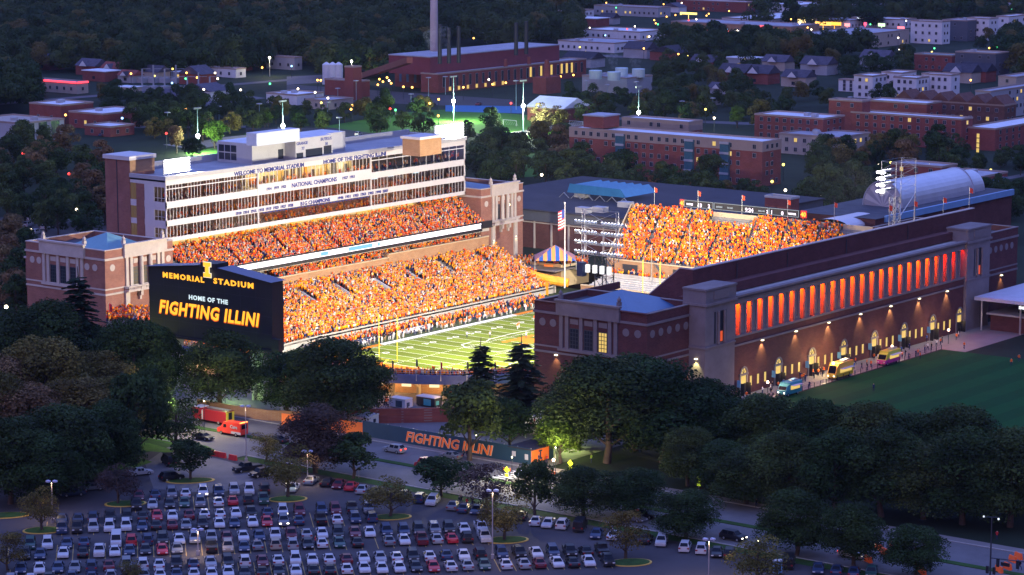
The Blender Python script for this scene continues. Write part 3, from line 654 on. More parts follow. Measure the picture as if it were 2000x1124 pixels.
def finial(t,x,y,z,ST):
    b=MB(); b.box(x-.4,x+.4,y-.4,y+.4,z,z+.8); b.sph((x,y,z+1.2),.45,n=8,k=5,sz=1.2); b.tube((x,y,z+1.5),(x,y,z+2.1),.2,.02,n=6); part('finial',b,ST,t)
def tower(label,u0,u1,v0,v1,BR,ST,fu,fv,roof,portals,discs,H=21.6):
    t=thing('brick_tower',label,'tower',((u0+u1)/2,(v0+v1)/2,0))
    b=MB(); b.box(u0,u1,v0,v1,0,H-1.3,0,1)
    for a in((u0,u1,v0,v0+.6),(u0,u1,v1-.6,v1),(u0,u0+.6,v0+.6,v1-.6),(u1-.6,u1,v0+.6,v1-.6)): b.box(*a,H-1.3,H)
    part('wall',b,[BR,ROOFD],t)
    b=MB()
    for z0,z1,e in((19.2,19.7,.25),(12.0,12.35,.12),(10.7,11.15,.16)):
        b.box(u0-e,u0,v0-e,v1+e,z0,z1); b.box(u1,u1+e,v0-e,v1+e,z0,z1); b.box(u0,u1,v0-e,v0,z0,z1); b.box(u0,u1,v1,v1+e,z0,z1)
    part('string_course',b,ST,t)
    b=MB(); e=.12
    for a in((u0-e,u1+e,v0-e,v0+.7),(u0-e,u1+e,v1-.7,v1+e),(u0-e,u0+.7,v0+.7,v1-.7),(u1-.7,u1+e,v0+.7,v1-.7)): b.box(*a,H,H+.18)
    part('coping',b,ST,t)
    if roof:
        b=MB(); x0,x1,y0,y1,h=roof; b.hip(x0,x1,y0,y1,H-1.2,h); part('pyramid_roof',b,COPPER if roof[4]>2.8 else BLUER,t)
    FU=Face((u0,v1,0),(0,-1,0),(-1,0,0)); FV=Face((u0,v0,0),(1,0,0),(0,-1,0))
    for which,c,hw,bal,lit in portals:
        fc=FU if which=='u' else FV; portal(t,fc,c,hw,bal,lit,ST)
        for a in(c-hw,c+hw): q=fc.p(a,-.3,0); finial(t,q[0],q[1],22.7,ST)
    b=MB()
    for which,c in discs:
        fc=FU if which=='u' else FV; fc.disc(b,c,17.3,.85)
        part('medallion',b,ST,t); b=MB()
    return t,FU,FV
sw,_,_=tower('mauve brick tower with pale green pyramid roof, left of the black scoreboard',-43,-20,35.8,63.5,BRICK,STONE,0,0,(-36,-23,42,56,3.2),[('u',13.2,7.2,False,(0,0,0)),('v',13.2,6.6,True,(None,None,None))],[('u',2.2),('u',4.6),('u',21.5),('u',24.2),('v',2.4),('v',21.4)])
nw,_,FVn=tower('brick tower with stone columns at the far end of the press box',105,124.5,37.5,64,BRICK,STONE,0,0,(108,122,42,60,1.6),[('v',10.5,5.6,True,(0,0,0))],[('v',2.4),('v',17.6)])
b=MB(); q=FVn.p(12,.8,16.2); b.sph(q,.28); part('lit_lamp',b,glow('warm_bulb',(1,.72,.4),14),nw)
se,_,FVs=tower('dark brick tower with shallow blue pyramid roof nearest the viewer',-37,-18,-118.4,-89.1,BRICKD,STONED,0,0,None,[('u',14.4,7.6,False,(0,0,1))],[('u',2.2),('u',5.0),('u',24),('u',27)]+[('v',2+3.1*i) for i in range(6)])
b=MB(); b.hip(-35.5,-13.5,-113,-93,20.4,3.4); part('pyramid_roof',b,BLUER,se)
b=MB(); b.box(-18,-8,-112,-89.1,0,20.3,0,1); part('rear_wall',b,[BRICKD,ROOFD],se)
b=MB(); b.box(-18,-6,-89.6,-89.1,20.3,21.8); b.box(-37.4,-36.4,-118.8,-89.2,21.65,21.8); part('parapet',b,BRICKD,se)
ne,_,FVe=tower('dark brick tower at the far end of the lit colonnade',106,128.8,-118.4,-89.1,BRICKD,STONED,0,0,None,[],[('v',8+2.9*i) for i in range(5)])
def washlamp(t,fc,a,z,par,e=900,c=(1,.80,.28)):
    b=MB(); fc.box(b,a-.3,a+.3,.05,.5,z,z+.18); l=part('wall_lamp',b,glow('lamp_lens',(1,.9,.55),5),par)
    q=fc.p(a,.75,z-.1); lamp('SPOT','wall_light',q,e,c,.12,target=fc.p(a,-.5,z-5),spot=80,blend=.7,parent=par)
washlamp(se,FVs,17,10.1,se); Fu=Face((-37,-89.1,0),(0,-1,0),(-1,0,0)); washlamp(se,Fu,6,10.4,se); washlamp(ne,FVe,14,10.2,ne)
washlamp(nw,FVn,5.3,6.5,nw,200); washlamp(nw,FVn,15.7,6.5,nw,200)
# colonnade building
CB=thing('colonnade_building','long brick stadium front with red-lit stone colonnade and arched doorways','building',(45,-115,0))
FC=Face((0,-121.8,0),(1,0,0),(0,-1,0))
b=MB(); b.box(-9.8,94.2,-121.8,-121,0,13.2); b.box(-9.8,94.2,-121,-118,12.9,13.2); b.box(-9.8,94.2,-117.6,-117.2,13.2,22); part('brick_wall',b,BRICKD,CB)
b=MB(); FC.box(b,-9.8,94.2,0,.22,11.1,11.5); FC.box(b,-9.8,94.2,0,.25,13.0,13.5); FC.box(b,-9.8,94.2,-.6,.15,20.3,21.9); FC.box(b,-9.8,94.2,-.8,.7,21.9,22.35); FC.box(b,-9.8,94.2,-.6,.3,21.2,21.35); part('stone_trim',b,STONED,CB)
x=-7.6; x0s=[ -7.55+i*(93.0+7.55)/23 for i in range(24)]
edges=[-9.8]+sum([[c-1.02,c+1.02] for c in x0s],[])+[94.2]
for i in range(0,len(edges),2):
    a,c=edges[i],edges[i+1]
    if c-a<.2: continue
    b=MB(); 
    if c-a>1.5:
        FC.box(b,a,a+.6,-.3,.1,13.5,20.3); FC.box(b,c-.6,c,-.3,.1,13.5,20.3); FC.box(b,a+.6,c-.6,-.3,-.15,13.5,20.3); FC.box(b,a+.6,c-.6,-.15,.02,13.5,14.3)
    else: FC.box(b,a,c,-.3,.1,13.5,20.3)
    part('pillar',b,STONED,CB)
b=MB(); b.box(-9.8,94.2,-121.0,-117.2,21.9,22.0); part('loggia_ceiling',b,CONC,CB)
RW=mat('lit_loggia_plaster',(.60,.34,.2),.8,var=.2,scale=.7)  # plaster tinted orange; part of the lamp glow is put into its colour
for i in range(24):
    c=x0s[i]; e=1.0 if i<20 else (.55 if i<22 else .4)
    lamp('AREA','orange_uplight',(c-.3,-120.3,21.2),1300*e,(1,.10,.004) if i<21 else (1,.02,.005),1.4,(c+.6,-119.4,15),parent=CB,sizey=.4)
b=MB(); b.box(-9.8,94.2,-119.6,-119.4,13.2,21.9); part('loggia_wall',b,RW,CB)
b=MB()
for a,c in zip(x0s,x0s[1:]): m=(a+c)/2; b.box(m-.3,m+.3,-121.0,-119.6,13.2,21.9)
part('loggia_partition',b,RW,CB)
for cx in [-5.2,8.9,23,36.9,50.8,64.7,78.6,92.0]:
    b=MB(); FC.box(b,cx-1.6,cx-1.15,0,.25,0,4.6); FC.box(b,cx+1.15,cx+1.6,0,.25,0,4.6); FC.box(b,cx-1.7,cx+1.7,0,.35,4.3,4.75)
    n=10
    for i in range(n):
        a0=math.pi*i/n;a1=math.pi*(i+1)/n
        b.add([FC.p(cx+r*math.cos(a),.3,4.75+r*math.sin(a)) for r,a in((1.15,a0),(1.6,a0),(1.6,a1),(1.15,a1))],[(0,1,2,3)])
    dr=part('arched_doorway',b,STONED,CB)
    f=MB(); f.add([FC.p(cx,.05,4.75)]+[FC.p(cx+1.15*math.cos(math.pi*i/n),.05,4.75+1.15*math.sin(math.pi*i/n)) for i in range(n+1)],[(0,i,i+1) for i in range(1,n+1)]); part('fanlight',f,GLASSW,dr)
    f=MB()
    for i in range(1,4): a=math.pi*i/4; q=FC.p(cx,.1,4.75); f.tube(q,FC.p(cx+1.1*math.cos(a),.1,4.75+1.1*math.sin(a)),.05,n=4)
    part('glazing_bar',f,DMETAL,dr)
    f=MB(); FC.box(f,cx-1.1,cx+1.1,.0,.03,2.5,4.2); part('transom',f,GLASSW,dr)
    f=MB(); FC.box(f,cx-1.1,cx+1.1,.0,.04,0,2.5); FC.box(f,cx+1.1,cx+1.2,.1,1.3,0,2.7); FC.box(f,cx-1.2,cx-1.1,.1,1.1,0,2.7); part('door',f,BLACK,dr)
    lamp('POINT','doorway_light',FC.p(cx,.9,2.6),90,(1,.66,.25),.2,parent=CB)
    for k in range(1,4):
        a=cx+3.1+(k-1)*2.9
        if a>91: continue
        f=MB(); FC.box(f,a-.34,a+.34,-.01,.06,1.6,3.7); part('slit_window',f,GLASSW,CB)
    if cx<90:
        f=MB(); FC.box(f,cx-2.6,cx-2.5,.1,1.0,2.1,3.6); part('gate_sign',f,mat('gate_sign',(.12,.3,.5),.5,var=0),CB)
for a in(2,15.9,30,44.1,58,71.6,85.3): washlamp(CB,FC,a,10.95,CB,2200)
# stone pavilions at both ends of the colonnade
for nm,u0,u1,lab in(('a',-21.3,-9.8,'pale stone pavilion between the near dark tower and the red-lit colonnade'),('b',94.2,106,'pale stone pavilion at the far end of the red-lit colonnade')):
    t=thing('stone_pavilion',lab,'pavilion',((u0+u1)/2,-118,0)); FP=Face((u0,-122.5,0),(1,0,0),(0,-1,0)); wd=u1-u0
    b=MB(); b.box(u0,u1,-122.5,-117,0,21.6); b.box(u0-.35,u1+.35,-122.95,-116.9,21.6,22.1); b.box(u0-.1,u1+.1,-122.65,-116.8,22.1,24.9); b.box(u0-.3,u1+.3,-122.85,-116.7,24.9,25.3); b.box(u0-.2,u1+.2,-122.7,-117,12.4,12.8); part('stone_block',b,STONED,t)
    b=MB(); FP.box(b,wd*.25,wd*.75,.12,.3,22.7,24.6); part('inscribed_panel',b,STONED,t)
    for k,(a,ww) in enumerate(((.30,.35),(.48,.85),(.66,.35))):
        b=MB(); FP.box(b,a*wd,a*wd+ww*1.6,.01,.02,13.2,20); part('opening',b,BLACK,t)
    for a in(.42,.62): 
        q=FP.p(a*wd,.25,13.0); b=MB(); b.tube(q,(q[0],q[1],20),.3,.27,n=10); part('column',b,STONED,t)
    b=MB(); FP.box(b,.5*wd,.5*wd+.9,.03,.05,13.4,15.6); part('red_glimpse',b,glow('red_interior',(1,.12,.02),.7),t)
b=MB(); FS=Face((-21.3,-118.4,0),(0,-1,0),(-1,0,0)); FS.box(b,.2,3.9,.02,.05,3.2,9.9); part('lit_side_panel',b,STONED,se)
washlamp(se,FS,2,10.1,se,1500,(1,.95,.35))
# ------------------------------------------------------------ press box
PB=thing('press_box','white three-storey press box with glazed suites and blue lettering above the west stand','press box',(45,49,19.9))
u0,u1,v0,v1=-14.8,104.8,43,55.5
LV=[(29.9,34.1),(25.2,28.3),(20.8,23.8)]
b=MB(); 
for z0,z1 in((34.1,35.4),(28.3,29.9),(23.8,25.2),(19.9,20.8)): b.box(u0,u1,v0,v0+.5,z0,z1); b.box(u0,u0+.5,v0+.5,v1,z0,z1)
b.box(18.6,18.95,v0-.1,v0+.4,20,34.1); b.box(63.5,63.85,v0-.1,v0+.4,20,34.1); b.box(u0,u0+.3,v0,v0+.3,20,34.1); b.box(u1-.4,u1,v0,v0+.4,20,34.1)
b.box(18.95,63.5,v0-.05,v0+.4,28.3,31.0)
b.box(u0-.04,u0+.3,v0+4.2,v0+7.4,19.95,34.05)
part('white_band',b,WHITE,PB)
b=MB(); b.box(u0-.3,u1+.3,v0-.3,v0+.5,35.4,36.4); b.box(u0-.3,u0+.5,v0+.5,v1,35.4,36.4); b.box(u1-.5,u1+.3,v0+.5,64,35.4,36.4); b.box(u0,u1,63.6,64,35.4,37.2); part('parapet',b,LGREY,PB)
b=MB(); b.box(u0,u1,v0+.3,64,34.9,35.5); part('roof',b,mat('press_box_roof',(.24,.24,.27),.7,var=.25,scale=.12),PB)
b=MB(); b.box(u0+.6,u1-.1,v0+.5,64,19.9,20.3); b.box(u0+.6,u1-.1,v0+.5,64,24.4,24.8); b.box(u0+.6,u1-.1,v0+.5,64,28.9,29.4); part('floor',b,CONC,PB)
b=MB(); b.box(u0+.6,u1-.3,50,50.3,20,34.9); b.box(u1-.3,u1,43.4,64,20,35.4); b.box(u0+3,u1,63.7,64,12,35.4); part('inner_wall',b,mat('suite_wall',(.15,.11,.095),.8,var=.2),PB)
b=MB(); b.box(u0+.1,u0+.35,47.2,55.4,19.9,34.2); part('end_wall',b,WHITE,PB)
b=MB(); b.box(19.2,63.3,49.5,49.9,29.5,34.6); part('lit_wall',b,mat('suite_wall_lit',(.5,.42,.25),.7,var=.25,scale=.4),PB)  # yellow room light put into a brighter copy of the suite wall colour
b=MB(); b.box(u0-.02,u0+.4,50.6,53.4,19.9,34); part('brick_strip',b,BRICK,PB)
b=MB()
for z0,z1 in LV:
    for k in range(2): b.box(u0-.01,u0+.1,53.5+k*1,54.4+k*1,z0,z1)
part('stair_window',b,GLASSDIM,PB)
PANE=bpy.data.materials.new('clear_pane'); PANE.use_nodes=True; _n=PANE.node_tree; _n.nodes.clear(); _o=_n.nodes.new('ShaderNodeOutputMaterial'); _t=_n.nodes.new('ShaderNodeBsdfTransparent'); _g=_n.nodes.new('ShaderNodeBsdfGlossy'); _g.inputs['Roughness'].default_value=.05; _x=_n.nodes.new('ShaderNodeMixShader'); _x.inputs[0].default_value=.14; _t.inputs[0].default_value=(.55,.55,.58,1)
_n.links.new(_t.outputs[0],_x.inputs[1]); _n.links.new(_g.outputs[0],_x.inputs[2]); _n.links.new(_x.outputs[0],_o.inputs[0])
def winband(x0,x1,z0,z1,step,hbar=None,nb=6):
    n=max(1,round((x1-x0)/(step*nb))); 
    for i in range(n):
        a=x0+(x1-x0)*i/n; c=x0+(x1-x0)*(i+1)/n; f=MB(); k=max(1,round((c-a)/step))
        for j in range(k+1): x=a+(c-a)*j/k; f.box(x-.06,x+.06,v0+.1,v0+.22,z0,z1)
        f.box(a,c,v0+.1,v0+.2,z0,z0+.12)
        if hbar: f.box(a,c,v0+.05,v0+.25,hbar,hbar+.25)
        if i%1==0: f.tube((a+.4,v0+.6,z0+1.9),(a+2.0,v0+.9,z0+.1),.09,n=4)
        w_=part('window',f,WHITE,PB); f=MB(); f.quad((a,v0+.15,z0),(c,v0+.15,z0),(c,v0+.15,z1),(a,v0+.15,z1)); part('pane',f,PANE,w_)
for x0,x1 in((u0+.3,18.6),(18.95,63.5),(63.85,u1-.4)):
    for k,(z0,z1) in enumerate(LV):
        if k==0 and x0>18 and x0<60: winband(x0,x1,31.0,34.1,1.6)
        elif k==0 and x0>60: winband(x0,x1,z0,z1,3.4,33.1,nb=3)
        elif k==0: winband(x0,x1,z0,z1,1.15,33.0)
        elif k==2 and 18<x0<60: winband(x0,x1,z0,z1,11,nb=1)
        else: winband(x0,x1,z0,z1,1.25)
f=MB()
for z0,z1 in LV:
    for j in range(4): y=v0+.4+j*1.25; f.box(u0+.05,u0+.15,y-.05,y+.05,z0,z1)
    f.box(u0+.05,u0+.15,v0,v0+4.2,z0+.9,z0+1.0); f.box(u0+.02,u0+.12,v0,v0+4.2,z1-.5,z1)
w_=part('corner_window',f,WHITE,PB); f=MB(); 
for z0,z1 in LV: f.quad((u0+.1,v0,z0),(u0+.1,v0+4.2,z0),(u0+.1,v0+4.2,z1),(u0+.1,v0,z1))
part('pane',f,PANE,w_)
for k,(z0,z1) in enumerate(LV):
    crowd('crowd',[(rng.uniform(u0+1,u1-1),rng.choice([44.2,45.4,46.8])+rng.uniform(-.2,.2),z0+.1-(.6 if k else 0),0) for i in range(190 if k else 120)],'spectators seen behind the %s row of press box windows'%('top','middle','bottom')[k],towel=.05)
lamp('AREA','suite_lights',(2,46.5,34.6),230,(1,.55,.3),30,(2,46.5,0),parent=PB,sizey=3)
lamp('AREA','suite_lights',(41,46.5,34.6),8000,(1,.80,.42),43,(41,47.5,0),parent=PB,sizey=3)
lamp('AREA','suite_lights',(84,46.5,34.6),180,(.7,1,.6),38,(84,46.5,0),parent=PB,sizey=3)
lamp('AREA','suite_lights',(45,46.5,28.7),1000,(1,.55,.28),115,(45,46.5,0),parent=PB,sizey=3)
lamp('AREA','suite_lights',(45,46.5,24.2),1100,(1,.55,.28),115,(45,46.5,0),parent=PB,sizey=3)
for i,(x,z,c) in enumerate([(40,31.6,(1,.6,.2)),(47,31.4,(.7,.9,1)),(58,31.3,(.8,.9,1)),(30,31.5,(1,.4,.1)),(72,26.8,(.6,.9,1)),(79,26.9,(.6,.9,1)),(90,26.8,(.6,.9,1))]):
    b=MB(); b.box(x,x+2.4,49.7,49.9,z,z+1.2); part('wall_screen',b,glow('screen_%d'%i,c,2.2),PB)
rp=random.Random(2)
for i in range(16):
    x=19.6+i*2.7; h_=rp.uniform(1.2,3.2); cc=rp.choice([(.05,.04,.04),(.7,.25,.03),(.6,.6,.55),(.08,.07,.07),(.45,.3,.1)]); b=MB(); b.box(x,x+rp.uniform(.8,2.2),49.2,49.45,30.2,30.4+h_); part('suite_partition',b,mat('suite_tone_%d'%int(cc[0]*100),cc,.7,var=.1),PB)
BLUET=mat('royal_blue_lettering',(.02,.03,.2),.6,var=0)
def ptext(s,x0,x1,y0,y1,size,z):
    p0=ONV(x0,y0,42.9);p1=ONV(x1,y1,42.9); text('lettering',s,size,BLUET,(p0.x,42.92,z),(1,0,0),(0,0,1),PB,bold=.05,fit=p1.x-p0.x)
ptext('WELCOME TO MEMORIAL STADIUM',457,594,338,318,1.5,34.2)
ptext('HOME OF THE FIGHTING ILLINI',632,754,314,296,1.5,34.2)
ptext('NATIONAL CHAMPIONS',570,658,364,350,1.6,29.1)
ptext('1914   1919   1923',521,559,370,364,1.0,29.3); ptext('1927  1951',669,693,350,345,1.0,29.3)
ptext('B1G CHAMPIONS',587,645,396,384,1.4,23.95); ptext('1910  1914  1915  1918  1919  1923  1927  1928',461,573,413,398,1.0,24.1); ptext('1946  1951  1953  1963  1983  1990  2001',660,758,383,368,1.0,24.1)
b=MB()
for i in range(34):
    x=20.5+i*1.25
    b.box(x,x+.8,42.93,42.98,23.4,23.7)
part('small_lettering',b,BLUET,PB)
# penthouse
def BX(xc,yt,h,xl,xr,base=0.):
    """near corner px -> rectangle (u0,v0,u1,v1); h top height; xl/xr pixel x of the left and right ends"""
    p=G(xc,yt,h); a,c=p.y,p.y+600
    for _ in range(50):
        m=(a+c)/2
        if PJ((p.x,m,h))[0]>xl: a=m
        else: c=m
    vv=a; a,c=p.x,p.x+900
    for _ in range(50):
        m=(a+c)/2
        if PJ((m,p.y,h))[0]<xr: a=m
        else: c=m
    return p.x,p.y,a,vv
x0,y0,x1,y1=BX(492,281,41,424,587); zb=35.5
ph=thing('rooftop_penthouse','pale grey camera penthouse on the press box roof with dark window openings','penthouse',(x0,y0,35.5))
b=MB(); b.box(x0,x1,y0,y1,zb,40.9,0,1); part('wall',b,[LGREY,ROOFW],ph)
X0,Y0,X1,Y1=BX(577,272,41.4,560,649); b=MB(); b.box(X0,X1,Y0,Y0+8,zb,41.4,0,1); b.box(X1,X1+12,y0+2,y1-2,zb,40.9,0,1); part('signed_wall',b,[LGREY,ROOFW],ph)
q=BX(501,259,44.5,481,585); b=MB(); b.box(q[0],q[2],q[1],min(q[3],q[1]+9),40.9,44.2,0,1); part('plant_room',b,[mat('blue_grey_panel',(.40,.45,.58),.5,var=.06),ROOFW],ph)
FPh=Face((x0,y0,0),(1,0,0),(0,-1,0))
for a,c in((10,12),(14,16)): b=MB(); FPh.box(b,a,c,0,.05,36,38.6); part('dark_opening',b,GLASSD,ph)
FS2=Face((X0,Y0,0),(1,0,0),(0,-1,0)); W2=X1-X0
for a,c,z0,z1 in((.02,.2,35.8,37.6),(.27,.72,36,38.3),(.76,.97,36.4,38.6)): b=MB(); FS2.box(b,a*W2,c*W2,0,.05,z0,z1); part('dark_opening',b,GLASSD,ph)
text('lettering','GRANGE',1.1,BLUET,(X0+.4,Y0-.02,39.7),(1,0,0),(0,0,1),ph,bold=.03,fit=W2*.3); text('lettering','77',1.1,BLUET,(X0+2.4,Y0-.02,38.3),(1,0,0),(0,0,1),ph,bold=.03)
text('lettering','BUTKUS',1.1,BLUET,(X0+W2*.68,Y0-.02,40.1),(1,0,0),(0,0,1),ph,bold=.03,fit=W2*.3); text('lettering','50',1.1,BLUET,(X0+W2*.8,Y0-.02,38.8),(1,0,0),(0,0,1),ph,bold=.03)
b=MB()
for i in range(3):
    for j in range(2): b.box(x0-.05,x0,y1-.6-i*2.2-1.9,y1-.6-i*2.2,36.2+j*2.1,38+j*2.1)
part('side_window',b,GLASSD,ph)
b=MB(); b.box(-10,x0-1,62.6,63.2,35.5,37.3); part('rear_parapet',b,LGREY,PB)
b=MB(); b.box(x1+14,84,62.6,63.2,35.5,37.3); part('rear_parapet',b,LGREY,PB)
# brick stair tower at the near end and lift block at the far end of the roof
st=thing('stair_tower','tall brick stair tower with white cap at the near end of the press box','tower',(-11,60,0))
b=MB(); b.box(-14.9,-6.2,55.5,64.3,0,39.6); part('brick_wall',b,BRICK,st)
b=MB(); b.box(-6.2,-6.0,55.6,64,36,39.5); part('side_wall',b,TANC,st)
b=MB(); b.box(-15.3,-5.8,55.1,64.7,39.6,40.6); b.box(-14.6,-6.6,55.9,64,40.6,40.62); part('white_cap',b,WHITE,st)
b=MB(); b.box(-14.95,-14.9,59.9,60.2,0,39.6); part('seam',b,DMETAL,st)
b=MB(); b.box(-14.88,-6.2,55.38,55.5,36.4,39.6); part('tan_panel',b,BRICKT,st)
q=BX(820,270,40.5,786,862); lb=thing('lift_block','brick lift block with white rim on the far end of the press box roof','rooftop block',(q[0],q[1],35.5))
b=MB(); b.box(q[0],q[2],q[1],q[3],35.5,40); part('brick_wall',b,BRICKT,lb); b=MB(); b.box(q[0]-.4,q[2]+.4,q[1]-.4,q[3]+.4,40,40.7); part('white_rim',b,WHITE,lb)
# low brick annex behind the left tower
q=BX(190,430,14,154,262); an=thing('brick_annex','low brick annex with stepped parapet behind the left brick tower','building',(q[0],q[1],0)); b=MB(); b.box(-32,-8,64,76,0,15,0,1); b.box(-20,-14.9,55,64,0,17.5,0,1); part('wall',b,[BRICK,ROOFD],an)
b=MB(); b.box(-32.3,-7.7,63.7,76.3,15,15.4); part('coping',b,STONE,an)
# ------------------------------------------------------------ stadium lights
WL=glow('flood_lens',(1,.97,1),9)
def roofbank(x0,y0,x1,y1,v,label,energy,target):
    a=ONV(x0,y1,v);c=ONV(x1,y1,v); zt=ONV((x0+x1)/2,(y0+y1)/2-(y1-y0)/2,v).z; zb=ONV((x0+x1)/2,y1-4,v).z
    t=thing('floodlight_bank',label,'floodlight',(a.x,v,36),'stadium floodlight banks')
    b=MB(); b.box(a.x,c.x,v+.1,v+.5,zb,zt); 
    for k in range(6): x=a.x+(c.x-a.x)*k/5; b.tube((x,v+.3,35.4),(x,v+.3,zt),.08,n=4)
    b.tube((a.x,v+.3,35.9),(c.x,v+.3,35.9),.1,n=4); part('steel_frame',b,METAL,t)
    n=10; m=5
    b=MB()
    for i in range(n):
        for j in range(m):
            x=a.x+(c.x-a.x)*(i+.5)/n; z=zb+(zt-zb)*(j+.5)/m; b.sph((x,v-.05,z),.36,n=8,k=4)
    part('lamp_array',b,WL,t)
    cx=(a.x+c.x)/2; lamp('SPOT','floodlight',(cx,v-1.2,(zb+zt)/2),energy,(1,.90,.72),1.5,target=target,spot=105,blend=.5,parent=t)
    return t
roofbank(321,310,371,341,46.5,'blazing white floodlight bank on the near end of the press box roof',500000,(10,-45,-6))
roofbank(850,243,906,272,46.5,'blazing white floodlight bank on the far end of the press box roof',500000,(85,-45,0))
def lattice(t,x0,x1,y0,y1,z0,z1,n,m=METAL,r=.14):
    b=MB()
    for x in(x0,x1):
        for y in(y0,y1): b.tube((x,y,z0),(x,y,z1),r,n=5)
    part('mast_leg',b,m,t); b=MB()
    for k in range(n):
        a=z0+(z1-z0)*k/n;c=z0+(z1-z0)*(k+1)/n
        for p,q in(((x0,y0),(x1,y0)),((x1,y0),(x1,y1)),((x1,y1),(x0,y1)),((x0,y1),(x0,y0))):
            s=k%2; b.tube((*(p if s else q),a),(*(q if s else p),c),r*.5,n=4); b.tube((*p,c),(*q,c),r*.5,n=4)
    part('bracing',b,m,t)
# tower on the east balcony
et=thing('lighting_tower','steel lattice lighting tower with lit lamp rows standing on the dark brick wall','lighting tower',(79,-109,27),'stadium lighting towers')
lattice(et,76.9,78.9,-112,-110.4,26,34,5); lattice(et,76.9,86.5,-112,-108,34,42.6,4,r=.07); b=MB(); 
for p,q in(((86.5,-112,26),(86.5,-112,34)),((86.5,-108,24),(86.5,-108,34)),((78.9,-112,29),(86.5,-112,34)),((78.9,-112,27),(86.5,-108,31))): b.tube(p,q,.12,n=4)
part('strut',b,METAL,et)
b=MB()
for j in range(4):
    for i in range(6): b.sph((76.5+i*1.2,-107.2,35.2+j*1.55),.42,n=8,k=4,sz=.8)
part('lamp_array',b,WL,et)
b=MB()
for j in range(4): b.box(76,83.5,-107.9,-107.5,35.0+j*1.55,35.5+j*1.55)
part('lamp_rail',b,METAL,et)
b=MB()
for j in range(4):
    b=MB(); b.sph((76.2,-108.3,35.2+j*1.55),.5,n=8,k=4,sz=.7); b.sph((76.0,-109.0,35.25+j*1.55),.47,n=8,k=4,sz=.7); part('side_lamp',b,WL,et)
lamp('SPOT','floodlight',(79,-105.5,38),820000,(1,.90,.66),1.5,target=(62,22,2),spot=110,blend=.4,parent=et)
# rig behind the near dark tower
rg=thing('lighting_rig','wide rig of four lamp rows on a lattice tower behind the near dark tower','lighting tower',(2,-78,0),'stadium lighting towers')
lattice(rg,2.,5,-80,-76.8,-2,26,10,DMETAL,.14); lattice(rg,1.6,2.6,-83,-73.5,24.5,36,3,METAL,.1)
b=MB()
for j in range(4):
    LB=MB(); HB=MB()
    z=26.3+j*2.3; b.tube((1.2,-85,z-.5),(1.2,-71.6,z-.5),.09,n=4); b.tube((2.2,-85,z-.5),(2.2,-71.6,z-.5),.09,n=4)
    for i in range(15):
        if i==7 : continue
        y=-84.8+i*.93; HB.add([],[]); HB.sph((1.5,y,z),.36,n=8,k=4,sz=.9); LB.sph((1.75,y+.22,z+.05),.3,n=8,k=4,sz=.9)
    part('lamp_housing',HB,mat('lamp_housing',(.55,.6,.6),.3,.6,var=0),rg); part('lamp_array',LB,WL,rg)
part('lamp_rail',b,METAL,rg)
b=MB()
for i in range(4): b.box(1.2,2.0,-81.5+i*2.0,-80.7+i*2.0,21.6,23.4)
part('glowing_speaker',b,glow('speaker_glow',(1,.98,1),1.2),rg)  # speaker blocks; their brightness is put in as a glow of their own
b=MB(); b.box(.8,2.4,-74.2,-72.6,20.6,23.8); b.box(.8,2.4,-79,-76.5,8.5,12); part('speaker',b,NAVY,rg)
lamp('SPOT','floodlight',(4.5,-74,31),820000,(1,.90,.66),1.5,target=(35,22,3),spot=125,blend=.4,parent=rg)
# ------------------------------------------------------------ big scoreboard
SU=-75.
BB=thing('stadium_scoreboard','huge black scoreboard with glowing orange stadium lettering on concrete legs','scoreboard',(SU+2,-29.5,0))
vl=ONU(292,600,SU).y; vr=ONU(531,600,SU).y; zt=26.4; zb=11.2; vm=(vl+vr)/2
b=MB(); b.add([(SU,vl,zb),(SU,vr,zb),(SU,vr,zt),(SU,vm-3,zt+1.5),(SU,vm+3,zt+1.5),(SU,vl,zt)]+[(SU+3.6,vl,zb),(SU+3.6,vr,zb),(SU+3.6,vr,zt),(SU+3.6,vm-3,zt+1.5),(SU+3.6,vm+3,zt+1.5),(SU+3.6,vl,zt)],[(0,5,4,3,2,1),(6,7,8,9,10,11),(0,1,7,6),(1,2,8,7),(2,3,9,8),(3,4,10,9),(4,5,11,10),(5,0,6,11)])
b.box(SU-.3,SU+3.8,vm-2.2,vm+2.2,zt+1.2,zt+2.4); b.box(SU-.25,SU,vr,vl,zb,zb+.5); part('cabinet',b,BLACK,BB)
b=MB(); b.add([(SU-.7,vl+.5,zt),(SU+4.2,vl+.5,zt),(SU+4.2,vm+3.2,zt+1.7),(SU-.7,vm+3.2,zt+1.7),(SU-.7,vr-.5,zt),(SU+4.2,vr-.5,zt),(SU+4.2,vm-3.2,zt+1.7),(SU-.7,vm-3.2,zt+1.7)],[(0,3,2,1),(4,5,6,7)]); part('canopy',b,mat('slate_metal',(.10,.11,.18),.5,.3,var=.1),BB)
b=MB()
for k in range(1,8): yy=vl+(vr-vl)*k/8; b.box(SU-.02,SU-.005,yy-.03,yy+.03,zb+.5,zt-.3)
for k in range(1,4): b.box(SU-.02,SU-.005,vr+.2,vl-.2,zb+k*3.8,zb+k*3.8+.05)
part('panel_seam',b,mat('seam_grey',(.035,.035,.045),.5,var=0),BB)
SO=glow('sign_orange',(1,.42,.02),1.7); SWt=glow('sign_white',(.75,.93,1),1.1); SRD=glow('sign_orange_rim',(1,.14,.0),.9)
